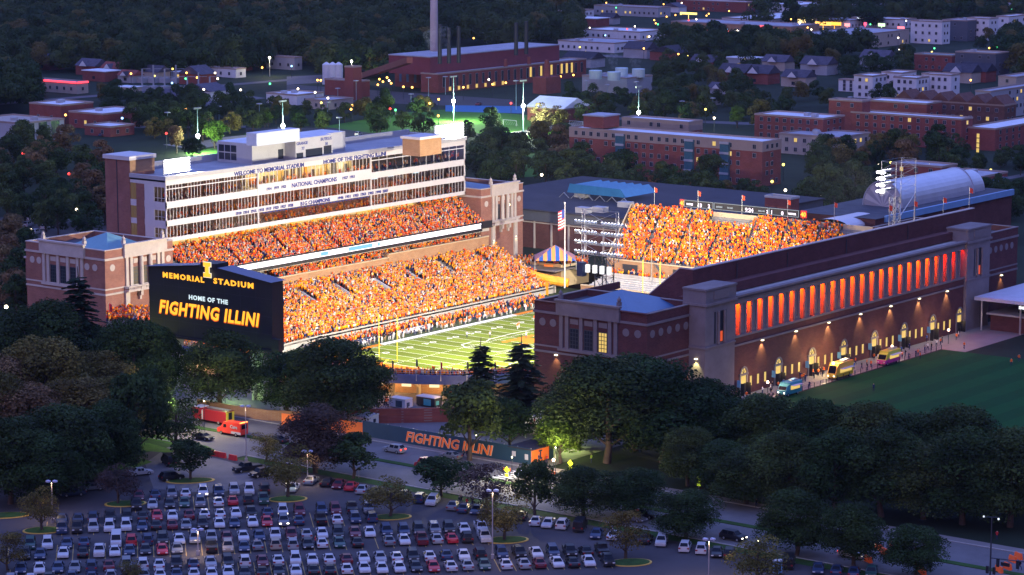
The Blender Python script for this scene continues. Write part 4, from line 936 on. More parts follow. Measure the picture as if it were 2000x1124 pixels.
def btext(s,xa,xb,yb,size,mm,d=.06,shear=0,bold=.03,name='letters',fitp=0,dz=0,sp=1.):
    p=ONU(xa,yb,SU-d); e=ONU(xb,yb+(xb-xa)*.12,SU-d); return text(name,s,size,mm,(SU-d,p.y,p.z+dz),(0,-1,0),(0,0,1),BB,bold=bold,fit=p.y-e.y+fitp,shear=shear,ext=.02,space=sp)
btext('MEMORIAL',318,399,541.5,1.6,SO,bold=.07,sp=1.3); btext('STADIUM',417,495,553.5,1.6,SO,bold=.07,sp=1.3)
btext('HOME OF THE',369,445,584.5,1.35,SWt,bold=.045,sp=1.15)
btext('FIGHTING ILLINI',311,507,609.5,3.9,SO,d=.12,shear=.2,bold=.12,sp=1.12); btext('FIGHTING ILLINI',310,508,610.5,3.9,SRD,d=.06,shear=.2,bold=.19,dz=-.04,sp=1.12)
# block letter I
p=ONU(397.5,540,SU-.45); q=ONU(411.5,540,SU-.45); z0=p.z-.1; z1=z0+3.2; w0=p.y; w1=q.y; e=.85
def iblock(m,g,d):
    b=MB(); b.box(SU-d-.1,SU-d,w1-g,w0+g,z0-g,z0+e+g); b.box(SU-d-.1,SU-d,w1-g,w0+g,z1-e-g,z1+g); b.box(SU-d-.1,SU-d,w1+.55-g,w0-.55+g,z0+e,z1-e); return part('block_letter',b,m,BB)
iblock(glow('letter_white_rim',(1,.9,.7),1.2),.12,.3); iblock(SO,0,.42)
b=MB(); b.box(SU-.2,SU+1,vr-2.0,vr,zb,zb+3); part('side_speaker',b,BLACK,BB)
for xx in(338,508):
    p=ONU(xx,700,SU+1.5); b=MB(); 
    for s in(-1.7,1.1): b.box(SU+.6,SU+2.8,p.y+s,p.y+s+.6,0,zb-1.2)
    b.box(SU+.5,SU+2.9,p.y-2.0,p.y+2.0,zb-2.2,zb); b.box(SU+1.4,SU+2.2,p.y-1.2,p.y+1.2,0,zb-2.2); part('concrete_leg',b,CONC,BB)
# striped tent, retaining walls and orange slide at the far left corner of the field
b=MB(); b.box(108.8,118,14,38,-.3,0.02); part_p=struct('north_plaza',b,PAVE)
cw=thing('corner_retaining_wall','brown brick retaining wall under the striped tent at the field corner','wall',(110,20,-6)); b=MB(); a=G(1004,512,.3);c=G(1096,521,.3); 
b.add([(a.x,a.y,-5.5),(c.x,c.y,-5.5),(c.x,c.y,.9),(a.x,a.y,.9),(a.x+.4,a.y+.4,-5.5),(c.x+.4,c.y+.4,-5.5),(c.x+.4,c.y+.4,.9),(a.x+.4,a.y+.4,.9)],[(0,1,2,3),(5,4,7,6),(3,2,6,7),(1,5,6,2)]); part('brick_face',b,BRICKT,cw)
b=MB(); dd=G(1150,512,.3); b.add([(c.x,c.y,-5.5),(dd.x,dd.y,-5.5),(dd.x,dd.y,.7),(c.x,c.y,.7)],[(0,1,2,3)]); part('concrete_face',b,TANC,cw)
b=MB(); p=G(1062,519,.2); q=G(1080,520.5,.2); b.add([(p.x-.1,p.y-.1,-.7),(q.x-.1,q.y-.1,-.7),(q.x-.1,q.y-.1,.6),(p.x-.1,p.y-.1,.6)],[(0,1,2,3)]); part('orange_sign',b,ORANGE,cw)
tn=thing('striped_tent','orange and blue striped peaked tent by the far left corner of the field','tent',(118,20,0))
p=G(1087,514,1.5); cx,cy=p.x+2,p.y+2; zt=ZAT(479,cx,cy); ze=ZAT(502,cx,cy)-.3; rr=8.2
apex=Vector((cx,cy,zt)); b=MB(); NS_=10
cor=[Vector((cx+rr*math.cos(a),cy+rr*math.sin(a),ze)) for a in [R(38+45+90*i) for i in range(4)]]
for k in range(4):
    A,C=cor[k],cor[(k+1)%4]
    for i in range(NS_):
        p0=A.lerp(C,i/NS_);p1=A.lerp(C,(i+1)/NS_)
        h0=min(1,2*min(i/NS_,1-i/NS_)); 
        t0=2*i/NS_ if i<NS_/2 else 2-2*i/NS_; t1=2*(i+1)/NS_ if i+1<=NS_/2 else 2-2*(i+1)/NS_
        r0=(A if i<NS_/2 else C).lerp(apex,t0); r1=(A if i+1<=NS_/2 else C).lerp(apex,t1)
        b.add([p0,p1,r1,r0],[(0,1,2,3)],i%2)
part('canopy',b,[mat('tent_orange',(.85,.30,.06),.7,var=0),mat('tent_blue',(.02,.10,.35),.7,var=0)],tn)
for k in range(4):
    b=MB(); b.tube((cor[k].x,cor[k].y,0),cor[k],.1,n=5); part('pole',b,METAL,tn)
sl_=thing('inflatable_slide','bright orange inflatable tunnel sloping down to the field corner','inflatable',(108,10,-4))
pts=[(968,517,.2),(990,519,.6),(1010,528,-.4),(1040,538,-1.4),(1075,547,-2.3),(1110,553,-3.0)]; P=[G(x,y,z) for x,y,z in pts]; b=MB()
for A,C in zip(P,P[1:]): b.tube(A,C,1.25,1.25,n=10)
for A in P[1:-1]: b.sph(A,1.27,n=10,k=6)
part('tube',b,mat('inflatable_orange',(.95,.38,.02),.6,var=.05),sl_)
b=MB(); a=G(1012,530,-.5);c=G(1072,552,-2.5)
b.add([(a.x-.2,a.y,a.z),(c.x-.2,c.y,c.z),(c.x-.2,c.y,ZF),(a.x-.2,a.y,ZF)],[(0,1,2,3)]); part('side_skirt',b,mat('inflatable_orange',(0,0,0)),sl_)
# ============================================================ BACKGROUND BUILDINGS
EXCL=[(-70,-128,135,70),(105,0,150,60)]
TANW=mat('tan_stone_wall',(.30,.23,.20),.85,var=.12,scale=.2); GREYW=mat('grey_render',(.30,.30,.33),.8,var=.1,scale=.2); DARKW=mat('dark_cladding',(.07,.075,.10),.7,var=.1)
WHITEW=mat('white_render',(.55,.54,.58),.7,var=.08); CREAMW=mat('cream_wall',(.36,.30,.26),.8,var=.1)
WMESH={}
def bldg(name,label,xc,yt,h,xl,xr,wall=BRICKR,roof=ROOFW,floors=4,step=3.2,lit=.05,ww=1.3,wh=1.5,par=.6,faces='uv',cat='building',top=None,frame=FRAME,maxw=90,group=None,skipf=0,depth=None):
    x0,y0,x1,y1=BX(xc,yt,h,xl,xr)
    if depth: x1=x0+depth
    EXCL.append((x0-3,y0-3,x1+3,y1+3))
    t=thing(name,label,cat,((x0+x1)/2,(y0+y1)/2,0),group)
    b=MB(); b.box(x0,x1,y0,y1,0,h-par-(0 if top is None else 0)); part('wall',b,wall,t)
    b=MB(); b.box(x0,x1,y0,y1,h-par,h-par+.05,0)
    p=.35; pm=MB(); e=.12
    for a in((x0-e,x1+e,y0-e,y0+p),(x0-e,x1+e,y1-p,y1+e),(x0-e,x0+p,y0+p,y1-p),(x1-p,x1+e,y0+p,y1-p)): pm.box(*a,h-par-.1,h)
    part('roof',b,roof,t); part('parapet',pm,TANW if top is None else top,t)
    if top is not None and floors>2:
        fh=(h-par)/floors; b=MB(); b.box(x0-.08,x1+.08,y0-.08,y1+.08,h-par-fh,h-par-.1); part('upper_storey',b,top,t)
    fh=(h-par)/floors; n=0; W=[]
    for f in range(skipf,floors):
        z=f*fh+fh*.3
        if 'u' in faces:
            k=max(1,int((y1-y0-2)/step))
            for i in range(k): W.append((x0-.1,y0+1.5+(y1-y0-3)*(i+.5)/k,z,0))
        if 'v' in faces:
            k=max(1,int((x1-x0-2)/step))
            for i in range(k): W.append((x0+1.5+(x1-x0-3)*(i+.5)/k,y0-.1,z,1))
    if len(W)>maxw: random.shuffle(W); W=W[:maxw]
    for (x,y,z,o_) in W:
        L=random.random()<lit; key=(ww,wh,frame.name,L)
        if key not in WMESH:
            m=MB(); m.box(-.06,.0,-ww/2-.12,ww/2+.12,-.12,wh+.12,0); m.box(-.09,-.06,-ww/2,-.05,0,wh,1); m.box(-.09,-.06,.05,ww/2,0,wh,1)
            WMESH[key]=m.mesh('window',[frame,GLASSW if L else GLASSD])
        w_=bpy.data.objects.new('window',WMESH[key]); COL.objects.link(w_); w_.parent=t; w_.location=Vector((x,y,z))-t.location
        if o_: w_.rotation_euler=(0,0,R(90))
    # roof plant
    if (x1-x0)>14 and (y1-y0)>14:
        for i in range(2):
            b=MB(); X=random.uniform(x0+4,x1-6); Y=random.uniform(y0+4,y1-6); b.box(X,X+2.5,Y,Y+2,h-par,h-par+1.3); part('roof_unit',b,LGREY,t)
    return t,(x0,y0,x1,y1,h)
D1,r=bldg('brick_dormitory','long five-storey brick dormitory with pale top floor behind the flag row',1489,277,16,1112,1526,BRICKR,ROOFW,5,3.4,.03,top=TANW,maxw=98)
x0,y0,x1,y1,h=r
for yy in [y0+(y1-y0)*k for k in(.18,.36,.72)]:
    b=MB(); b.box(x0-1.3,x0-.1,yy-1.8,yy+1.8,0,h-1.2); part('glazed_bay',b,mat('teal_glass',(.05,.12,.16),.15,var=.2,scale=.8),D1)
    for k in range(4): b=MB(); b.box(x0-1.5,x0-1.2,yy-1.9,yy+1.9,3.4+k*3.6,4.2+k*3.6); part('bay_band',b,LGREY,D1)
b=MB(); b.box(x0+2,x0+12,y1-14,y1-5,h,h+4.2); part('roof_block',b,BRICKR,D1); b=MB(); b.box(x0+1.7,x0+12.3,y1-14.3,y1-4.7,h+4.2,h+4.7); part('block_cap',b,LGREY,D1)
bldg('brick_dormitory','rear wing with white roof behind the long brick dormitory',1345,238,16,1215,1372,BRICKR,ROOFW,5,3.5,.03,top=TANW,maxw=30)
bldg('brick_hall','left wing of the large dark brick residence with white roof',1608,231,13,1474,1650,BRICKR,ROOFW,4,3.6,.05,maxw=60)
bldg('brick_hall','right wing of the large dark brick residence beside the glazed stair',1878,232,12.5,1662,1900,BRICKR,ROOFW,4,3.8,.08,maxw=70)
bldg('brick_hall','raised square brick block on top of the large residence',1684,197,17,1619,1700,BRICKR,ROOFW,5,6,0,maxw=6)
bldg('brick_hall','brick block with white roof low behind the residence tower',1810,202,13,1690,1840,BRICKR,ROOFW,4,5,.05,maxw=20)
t,r=bldg('low_hall','low pale hall with ribbon windows between the two brick dormitories',1640,268,8,1522,1700,CREAMW,ROOFG,2,4,.15,maxw=30)
bldg('brick_flats','brick block with a column of yellow stair windows at the right edge',1944,251,9,1887,2060,BRICKR,ROOFW,3,5,.0,faces='v',maxw=30)
b=MB(); p=G(1911,262,8)
for k in range(4): b.box(p.x-.4,p.x-.1,p.y-.5,p.y+.5,.9+k*1.9,2.4+k*1.9)
tt=thing('stair_window_strip','yellow lit stair window strip on the brick block at the right edge','window',(p.x,p.y,1)); part('pane',b,GLASSW,tt)
t,r=bldg('housing_block','long housing block under ridged brown roofs',1962,205,12,1748,1985,BROWNR,BROWNR,3,4,.08,maxw=60)
b=MB()
for k in range(6): a=r[1]+(r[3]-r[1])*k/6; c=r[1]+(r[3]-r[1])*(k+1)/6; b.gable(r[0],r[2],a+.4,c-.4,12,3.5,'x',.3)
part('ridged_roof',b,BROWNR,t)
for i,(xc,yt,xl,xr,hh) in enumerate([(1705,148,1668,1735,11),(1762,142,1722,1790,12),(1790,152,1745,1815,11),(1858,146,1800,1875,12),(1700,158,1638,1712,6)]):
    bldg('townhouse','white flat-roofed townhouse in the middle distance, number %s from the left'%('one two three four five'.split()[i]),xc,yt,hh,xl,xr,WHITEW,ROOFW,3,3.4,.03,maxw=24,group='white townhouses')
bldg('office_block','white and grey office block with square windows on the upper right',1840,42,14,1779,1856,WHITEW,ROOFW,3,4,.05,maxw=24)
bldg('office_block','dark slate middle part of the office block on the upper right',1890,40,13,1841,1920,DARKW,ROOFG,3,5,.02,maxw=10)
bldg('office_block','white right-hand part of the office block near the upper right edge',1932,36,14,1888,1950,WHITEW,ROOFW,3,4,.03,maxw=24)
bldg('office_block','last white part of the office block, farthest right',1971,32,14,1946,2010,WHITEW,ROOFW,3,4,.03,maxw=18)
bldg('tan_office','tan two-storey office building in front of the shop strip',1656,70,9,1551,1776,CREAMW,ROOFG,2,4.2,.12,wh=1.7,maxw=24)
bldg('brick_school','low brick building with a verdigris canopy on the right skyline',1860,108,9,1786,1880,BRICKR,COPPER,2,4,0,maxw=12)
bldg('dark_block','dark flat-roofed block right of the brick building on the right skyline',1945,104,12,1866,1972,DARKW,CREAMW,3,5,.02,maxw=12)
bldg('tan_flats','tan block at far right behind the brown roofs',1985,150,14,1950,2040,CREAMW,ROOFG,4,4,.05,maxw=16)
bldg('balcony_flats','grey flats with lit windows at the right edge behind the brown roofs',1935,178,13,1905,2030,GREYW,ROOFG,4,3.5,.15,maxw=30)
t,r=bldg('motel_block','low flat-roofed building with blue balconies and yellow windows, right of the lighting tower',1901,348,8,1818,1968,BRICKR,ROOFG,2,4,.25,maxw=24)
b=MB(); 
for k in(2.6,5.2): b.box(r[0]+2,r[2]-2,r[1]-1,r[1],k,k+1)
part('blue_balcony',b,mat('blue_panel',(.08,.18,.32),.6,var=.1),t)
bldg('motel_block','low flat-roofed wing in front of the blue balcony building',1840,325,7,1740,1870,BRICKR,ROOFG,2,5,.1,maxw=10)
for i,(xc,yt,xl,xr,hh,wm,lt) in enumerate([(1457,4,1321,1475,8,BRICKR,.4),(1545,52,1311,1600,6,BRICKT,0),(1500,38,1410,1640,5,WHITEW,0),(1660,40,1580,1690,6,WHITEW,.0),(1765,38,1660,1790,6,WHITEW,.0),(1330,72,1290,1400,5,GREYW,0),(1250,62,1140,1300,6,WHITEW,.05),(1200,84,1090,1260,6,WHITEW,0),(1110,22,1080,1160,9,WHITEW,.05),(1285,15,1160,1310,7,GREYW,.1),(1700,16,1600,1780,7,GREYW,.05),(1960,12,1880,2010,7,GREYW,.05),(1560,10,1490,1620,7,WHITEW,.1)]):
    bldg('commercial_building','low flat-roofed commercial building in the distant business strip, %s from the left in its part of the skyline'%('first second third fourth fifth sixth seventh eighth ninth tenth eleventh twelfth thirteenth'.split()[i]) if False else ['red brick store with tall lit windows at the very top of the skyline','long brick store with red neon signs in the business strip','pale warehouse roof right behind the red neon store','white shop row with glowing orange shopfronts','white shop with green and red signs right of the orange shopfronts','grey low store left of the red neon store','white industrial shed behind the power plant roof','white warehouse right behind the power plant','white flats above the power plant in the far distance','grey shed high in the distance right of the chimney','grey store at the top right of the business strip','grey low building in the extreme upper right corner','white store in the top middle of the right half'][i],xc,yt,hh,xl,xr,wm,ROOFW if i%2==0 else ROOFG,1 if hh<8 else 2,4,lt,maxw=14,group=None)
# power plant
PP,r=bldg('power_plant','long red brick power plant with dark upper hall and tall windows',856,144,9.5,822,1145,BRICKR,ROOFG,1,5,.0,ww=1.6,wh=5,faces='v',maxw=34,par=.6)
x0,y0,x1,y1,h=r
UY=y0+7; q=(x0+2,UY,x1-14,UY+26); UH=ZAT(113,q[0],UY); b=MB(); b.box(q[0],q[2],UY,q[3],8,UH); part('upper_hall',b,mat('dark_red_cladding',(.16,.03,.04),.7,var=.15),PP)
b=MB(); b.box(q[0]-.2,q[2]+.2,UY-.2,q[3]+.2,UH,UH+.5); part('hall_roof',b,ROOFG,PP)
q2=BX(821,127,11.5,771,858); b=MB(); b.box(q2[0],q2[2],q2[1],q2[3],0,11.5); part('front_block',b,BRICKR,PP); b=MB(); b.box(q2[0]-.2,q2[2]+.2,q2[1]-.2,q2[3]+.2,11.5,12); part('block_roof',b,ROOFG,PP)
for k in(.2,.5,.78):
    b=MB(); yy=q2[1]+(q2[3]-q2[1])*k; b.box(q2[0]-.1,q2[0],yy-.8,yy+.8,2.5,8); part('tall_window',b,mat('blue_window',(.08,.12,.2),.3,var=.2),PP)
for k in range(9):
    b=MB(); xx=x0+(x1-x0)*(.60+.036*k); b.box(xx,xx+1.5,y0-.3,y0-.15,3,8); 
    if k not in(1,5): part('lit_window',b,GLASSW,PP)
for k in range(7):
    b=MB(); xx=x0+8+k*7; b.box(xx,xx+1.6,y0-.25,y0-.12,.6,2.4); part('door_window',b,GLASSW,PP)
for k,xx in enumerate((.30,.46)):
    b=MB(); X=x0+(x1-x0)*(xx+.16); b.tube((X,y0+2,9),(X,y0+2,13),1.1,1.0,n=10); part('vent_stack',b,BRICKR,PP)
b=MB(); p=G(1068,182,0); b.tube((p.x,p.y,0),(p.x,p.y,16),2.6,1.1,n=10); b.box(p.x-6,p.x+6,p.y-4,p.y+4,0,8); part('tapered_stack',b,BRICKR,PP)
EXCL.append((q2[0]-3,q2[1]-3,q2[2]+3,q2[3]+40))
ch=G(848,101,17); cht=thing('chimney','very tall pale concrete chimney rising out of the picture top','chimney',(ch.x,ch.y,0))
b=MB(); b.tube((ch.x,ch.y,0),(ch.x,ch.y,75),2.3,1.5,n=16); part('shaft',b,mat('chimney_concrete',(.42,.34,.36),.85,var=.12,scale=.2),cht,smooth=True); b=MB(); b.tube((ch.x,ch.y,73.5),(ch.x,ch.y,74.5),1.65,n=16); part('rim',b,DMETAL,cht)
for i,(xx,yb,yt2) in enumerate([(859,108,48),(877,107,55),(896,106,52),(1008,92,45),(1028,90,42)]):
    p=G(xx,yb,24); b=MB(); b.tube((p.x,p.y,20),(p.x,p.y,ZAT(yt2,p.x,p.y)),1.0,.9,n=10); tag(part('steel_stack',b,mat('black_stack',(.02,.02,.03),.6,var=0)),['thin dark stack close against the pale chimney','thin dark stack second from the pale chimney','thin dark stack third from the pale chimney','left one of two dark stacks at the right end of the plant','right one of two dark stacks at the right end of the plant'][i],'chimney','dark steel stacks')
bldg('coal_tower','small red tower left of the power plant topped by a lamp',690,130,16,673,706,mat('red_cladding',(.2,.05,.04),.7,var=.1),ROOFG,1,9,0,maxw=0)
bldg('red_shed','low dark red shed with white roof left of the power plant',705,158,8,634,722,mat('red_cladding',(.2,.05,.04)),ROOFW,1,9,0,maxw=0)
a=G(706,150,4);c=G(800,118,20); b=MB(); b.tube(a,c,2,2,n=4); tag(part('conveyor',b,mat('red_cladding',(.2,.05,.04))),'sloping red covered conveyor between the small tower and the plant','conveyor')
for i,xx in enumerate((638,650,662)):
    p=G(xx,165,0); b=MB(); b.tube((p.x,p.y,0),(p.x,p.y,10),2.1,n=14); b.tube((p.x,p.y,10),(p.x,p.y,11.2),2.1,.3,n=14); tag(part('silo',b,WHITEW),'white silo, %s of the three left of the red tower'%['left','middle','right'][i],'silo','white silos')
ct,r=bldg('cooling_plant','white cooling plant with four round fan stacks and drifting steam',1225,152,8,1137,1274,GREYW,LGREY,1,9,0,maxw=0)
x0,y0,x1,y1,h=r
for i,(xx,yy) in enumerate([(1163,148),(1199,151),(1214,143),(1247,145)]):
    p=G(xx,yy,9); b=MB(); b.tube((p.x,p.y,7.5),(p.x,p.y,11.5),3.0,3.2,n=18); part('fan_stack',b,mat('pale_teal_drum',(.42,.52,.52),.6,var=.08),ct,smooth=False)
for xx in(1153,1181): p=G(xx,172,0); b=MB(); b.tube((p.x,p.y,0),(p.x,p.y,5),.4,n=6); b.tube((p.x,p.y,5),(p.x+2,p.y,6),.4,n=6); part('bent_pipe',b,WHITEW,ct)
# steam
SM=bpy.data.materials.new('steam_vapour'); SM.use_nodes=True; n_=SM.node_tree; n_.nodes.clear(); o_=n_.nodes.new('ShaderNodeOutputMaterial'); vv=n_.nodes.new('ShaderNodeVolumePrincipled'); vv.inputs['Color'].default_value=(.9,.85,.9,1)
tc=n_.nodes.new('ShaderNodeTexCoord'); nz=n_.nodes.new('ShaderNodeTexNoise'); nz.inputs['Scale'].default_value=.6; mr=n_.nodes.new('ShaderNodeMapRange'); mr.inputs[1].default_value=.45; mr.inputs[2].default_value=.7; mr.inputs[4].default_value=.05
n_.links.new(tc.outputs['Object'],nz.inputs[0]); n_.links.new(nz.outputs[0],mr.inputs[0]); n_.links.new(mr.outputs[0],vv.inputs['Density']); n_.links.new(vv.outputs[0],o_.inputs['Volume'])
for i,(xx,yy,ln_) in enumerate([(1163,140,5),(1200,142,11),(1245,138,6),(842,100,9),(870,88,7)]):
    p=G(xx,yy,14 if i<3 else 30); b=MB(); 
    for k in range(4): b.sph((p.x+k*.6+random.uniform(-.5,.5),p.y+k*.8,p.z+ln_*k/4),1.4+.6*k,n=10,k=6)
    tag(part('steam_plume',b,SM),['faint steam drifting off the left cooling drum','tall pink steam plume off the middle cooling drum','faint steam drifting off the right cooling drum','white steam puff at the foot of the tall chimney','white steam puff beside the dark stacks'][i],'steam',kind='stuff')
# practice field side
t,r=bldg('field_house','gable-roofed brick shed beside the floodlit practice field',1100,213,6,1030,1152,BRICKR,ROOFW,1,6,0,maxw=6,faces='u')
b=MB(); b.gable(r[0],r[2],r[1],r[3],6,4,'y',.6); part('gable_roof',b,ROOFW,t)
# left-hand buildings
t,r=bldg('modern_hall','modern hall with tall dark glazing between white piers at the left edge',40,240,10,-60,125,LGREY,CREAMW,1,6,.0,ww=4.4,wh=6.5,maxw=20,faces='v')
bldg('brick_block','large flat-roofed hall with brick side behind the modern hall',118,205,9,57,182,BRICKR,ROOFW,1,8,0,maxw=4)
bldg('brick_school','low brick school building with pale roof left of the dark trees',200,222,7,134,291,BRICKR,ROOFW,1,5,.1,maxw=14)
bldg('brick_school','small low brick building with white roof next to a row of parked cars',215,247,4.5,165,262,BRICKR,ROOFW,1,5,0,maxw=8)
t,r=bldg('restaurant','low restaurant outlined by a red neon roof edge',150,160,6,60,172,CREAMW,ROOFG,1,5,.1,maxw=8)
b=MB(); x0,y0,x1,y1,h=r; b.box(x0-.4,x0-.2,y0,y1,h-.9,h-.1); b.box(x0,x1,y0-.4,y0-.2,h-.9,h-.1); part('neon_edge',b,glow('red_neon',(1,.05,.08),3),t)
bldg('filling_station','flat white canopy of a lit filling station',460,134,5,403,480,WHITEW,ROOFW,1,6,.5,maxw=6)
bldg('white_store','small white store left of the red shed',580,185,5,520,632,WHITEW,ROOFW,1,6,.0,maxw=6)
bldg('white_store','pale low store with brown wall above the practice field lot',640,196,4.5,596,690,CREAMW,ROOFG,1,6,0,maxw=5)
bldg('arched_store','pale vaulted store in front of the far trees',575,112,7,520,590,GREYW,ROOFW,1,6,0,maxw=4)
# substation
ss=thing('substation','grey electrical substation frames among the trees on the left','substation',tuple(G(345,180)))
for i in range(7):
    for j in range(2):
        p=G(278+i*22,178-j*16); b=MB(); b.box(p.x-.3,p.x+.3,p.y-.3,p.y+.3,0,7+2*(i%2)); b.tube((p.x,p.y,7),(p.x+3,p.y-3,7),.15,n=4); b.box(p.x-2,p.x+2,p.y-2,p.y+2,0,2.5); part('gantry',b,GREYW,ss)
# houses
HK=[('red-brown roofed house left of the substation',225,133,7),('wide red-roofed house just left of the substation',255,147,6),('dark blue gabled house among the far trees on the left',180,128,8),('dark gabled house above the red neon restaurant',95,118,8),('pale gabled house by the filling station',465,122,7),('white cottage deep in the far trees',472,90,7),('small house at the wood edge right of the filling station',500,115,7),('dark house left of the power plant chimney',760,95,8),
('gabled brick row house with white gable trim, far left of its row',1440,140,9),('gabled brick row house next to the far left one in its row',1485,142,9),('gabled house behind the row houses',1520,120,8),('grey gabled house right of the row houses',1600,125,9),('pale gabled house on the right of the middle distance',1715,112,9),('gabled house with white dormer near the white townhouses',1880,140,9),('dark gabled house by the white dormer house',1908,138,9),('small blue-roofed house left of the red brick residence',1410,172,6),('low house behind the practice field lamp',1385,192,5),('dark gabled house left of the row houses',1380,120,8),('wide dark roof behind the row houses',1560,150,8),('dark hip house in the far right trees',1820,118,8)]
for lab,x,y,h in HK:
    p=G(x,y,h*.6); s=h*.9; EXCL.append((p.x-s-2,p.y-s-2,p.x+s+2,p.y+s+2))
    t=thing('gabled_house',lab,'house',(p.x,p.y,0)); b=MB(); b.box(p.x-s*.7,p.x+s*.7,p.y-s,p.y+s,0,h*.6); part('wall',b,random.choice([WHITEW,BRICKR,CREAMW,GREYW]),t)
    b=MB(); b.gable(p.x-s*.7,p.x+s*.7,p.y-s,p.y+s,h*.6,h*.45,'y',.5); part('roof',b,mat('red_brown_roof',(.2,.06,.05),.8,var=.2) if 'red' in lab[:8] else SHING,t)
    b=MB(); b.gable(p.x-s*.7-1.5,p.x,p.y-s*.35,p.y+s*.35,h*.6,h*.35,'x',.3,0,1); part('dormer',b,[SHING,WHITEW],t)
    b=MB(); b.box(p.x-s*.7-.1,p.x-s*.7,p.y-1,p.y+1,1,2.6); part('window',b,GLASSD,t)
# annex arena behind the stadium
ax=thing('field_hall','wide dark-roofed brick hall behind the far end stand with blue panels on its roof','building',(160,40,0))
a=ONU(1150,455,141); y0=-8.; 
b=MB(); b.box(141,215,y0,82,0,9.5,0); part('brick_wall',b,BRICKD,ax)
b=MB(); b.box(140.3,215.5,y0-.5,82.5,8.2,11.2,1); b.box(140,216,y0-1,83,11.2,11.6,0); part('dark_roof',b,[mat('slate_roof',(.045,.042,.055),.75,var=.25,scale=.1),DARKW],ax)
b=MB()
for k in range(12): b.box(140.7,141,y0+3+k*6.3,y0+3.5+k*6.3,0,8.2)
b.box(140.6,141,y0,82,7.6,7.9); part('white_pilaster',b,STONE,ax)
q=G(1200,378,13); b=MB()
for k in range(7): b.add([(q.x-8,q.y-10+k*3,13.3),(q.x+8,q.y-10+k*3,13.3),(q.x+8,q.y-7.2+k*3,15.6),(q.x-8,q.y-7.2+k*3,15.6)],[(0,1,2,3)])
b.add([(q.x-8.1,q.y-10,13.2),(q.x-8.1,q.y+12,13.2),(q.x-8.1,q.y+11,16),(q.x-8.1,q.y-8,15.6)],[(0,3,2,1)]); part('blue_panels',b,mat('blue_solar',(.03,.14,.30),.35,var=.15),ax)
b=MB(); 
for k in range(6): b.tube((q.x-9,q.y-12+k*4.5,11.5),(q.x-9,q.y-10+k*4.5,13.2),.12,n=4); b.tube((q.x-9,q.y-8+k*4.5,11.5),(q.x-9,q.y-10+k*4.5,13.2),.12,n=4)
part('panel_strut',b,METAL,ax)
for xx,yy in((1137,383),(1140,413),(1172,412),(1222,402)): p=G(xx,yy,12); b=MB(); b.box(p.x-1.5,p.x+1.5,p.y-2,p.y+2,11.6,13.2); part('roof_unit',b,LGREY,ax)
# barrel-vaulted hall
bv=thing('barrel_vault_hall','large silver barrel-vaulted hall with glazed end behind the dark brick wall','building',(190,-45,0))
VM=mat('vault_metal',(.50,.50,.56),.35,.5,var=.12,scale=.15); c0=G(1688,398,14); c1=G(1762,410,14); rad=abs(c0.y-c1.y)/2 if abs(c0.y-c1.y)>8 else 10
cy=(c0.y+c1.y)/2; ux0=(c0.x+c1.x)/2; rad=9.2
p0=G(1724,404,14.); 
def solve_u(xpx,y,z):
    lo,hi=p0.x,p0.x+400
    for _ in range(40):
        m=(lo+hi)/2
        if PJ((m,y,z))[0]<xpx: lo=m
        else: hi=m
    return lo
L1=solve_u(1866,p0.y,20)
VT=BRICKD
def vault(b,xa,xb,yc,zc,r_,rz_,n=18,m=0):
    for i in range(n):
        a0=math.pi*i/n;a1=math.pi*(i+1)/n
        b.quad((xa,yc+r_*math.cos(a0),zc+rz_*math.sin(a0)),(xb,yc+r_*math.cos(a0),zc+rz_*math.sin(a0)),(xb,yc+r_*math.cos(a1),zc+rz_*math.sin(a1)),(xa,yc+r_*math.cos(a1),zc+rz_*math.sin(a1)),m)
b=MB(); vault(b,p0.x,L1,p0.y,14,6.4,7.4); part('vault_roof',b,VM,bv,smooth=True)
b=MB(); vault(b,L1,L1+9,p0.y,14,5.4,6.0); part('end_vault',b,VM,bv,smooth=True)
for xx,r_,z_ in((p0.x-.1,6.6,7.6),(L1,6.5,7.5)):
    b=MB()
    for i in range(18): a0=math.pi*i/18;a1=math.pi*(i+1)/18; b.tube((xx,p0.y+r_*math.cos(a0),14+z_*math.sin(a0)),(xx,p0.y+r_*math.cos(a1),14+z_*math.sin(a1)),.2,n=4,cap=False)
    part('rib',b,LGREY,bv)
b=MB()
for i in range(12):
    a0=math.pi*i/12;a1=math.pi*(i+1)/12; b.add([(p0.x,p0.y,14),(p0.x,p0.y+6.4*math.cos(a0),14+7.4*math.sin(a0)),(p0.x,p0.y+6.4*math.cos(a1),14+7.4*math.sin(a1))],[(0,1,2)],i%2)
part('glazed_fan',b,[mat('fan_glass',(.3,.28,.3),.3,var=0),mat('fan_glass_pale',(.5,.46,.45),.25,var=0)],bv)
b=MB(); b.box(p0.x-25,L1+14,p0.y-12,p0.y+14,0,14); part('base_building',b,BRICKD,bv); b=MB(); b.box(p0.x-25.3,L1+14.3,p0.y-12.3,p0.y+14.3,14-.02,14.03); part('flat_roof',b,ROOFD,bv); b=MB(); b.box(p0.x-20,L1+14,p0.y-12.8,p0.y-12,12.6,14.4); part('blue_gutter',b,mat('blue_fascia',(.16,.3,.5),.5,var=.1),bv)
q=G(1655,430,13); b=MB(); vault(b,q.x-9,q.x+9,q.y,12,6,2.2,12); part('low_white_dome',b,WHITE,bv)
bldg('penthouse_block','small brick rooftop block with pale rim behind the rim scoreboard',1545,386,15,1494,1561,BRICKR,ROOFD,1,9,0,maxw=0,top=LGREY)
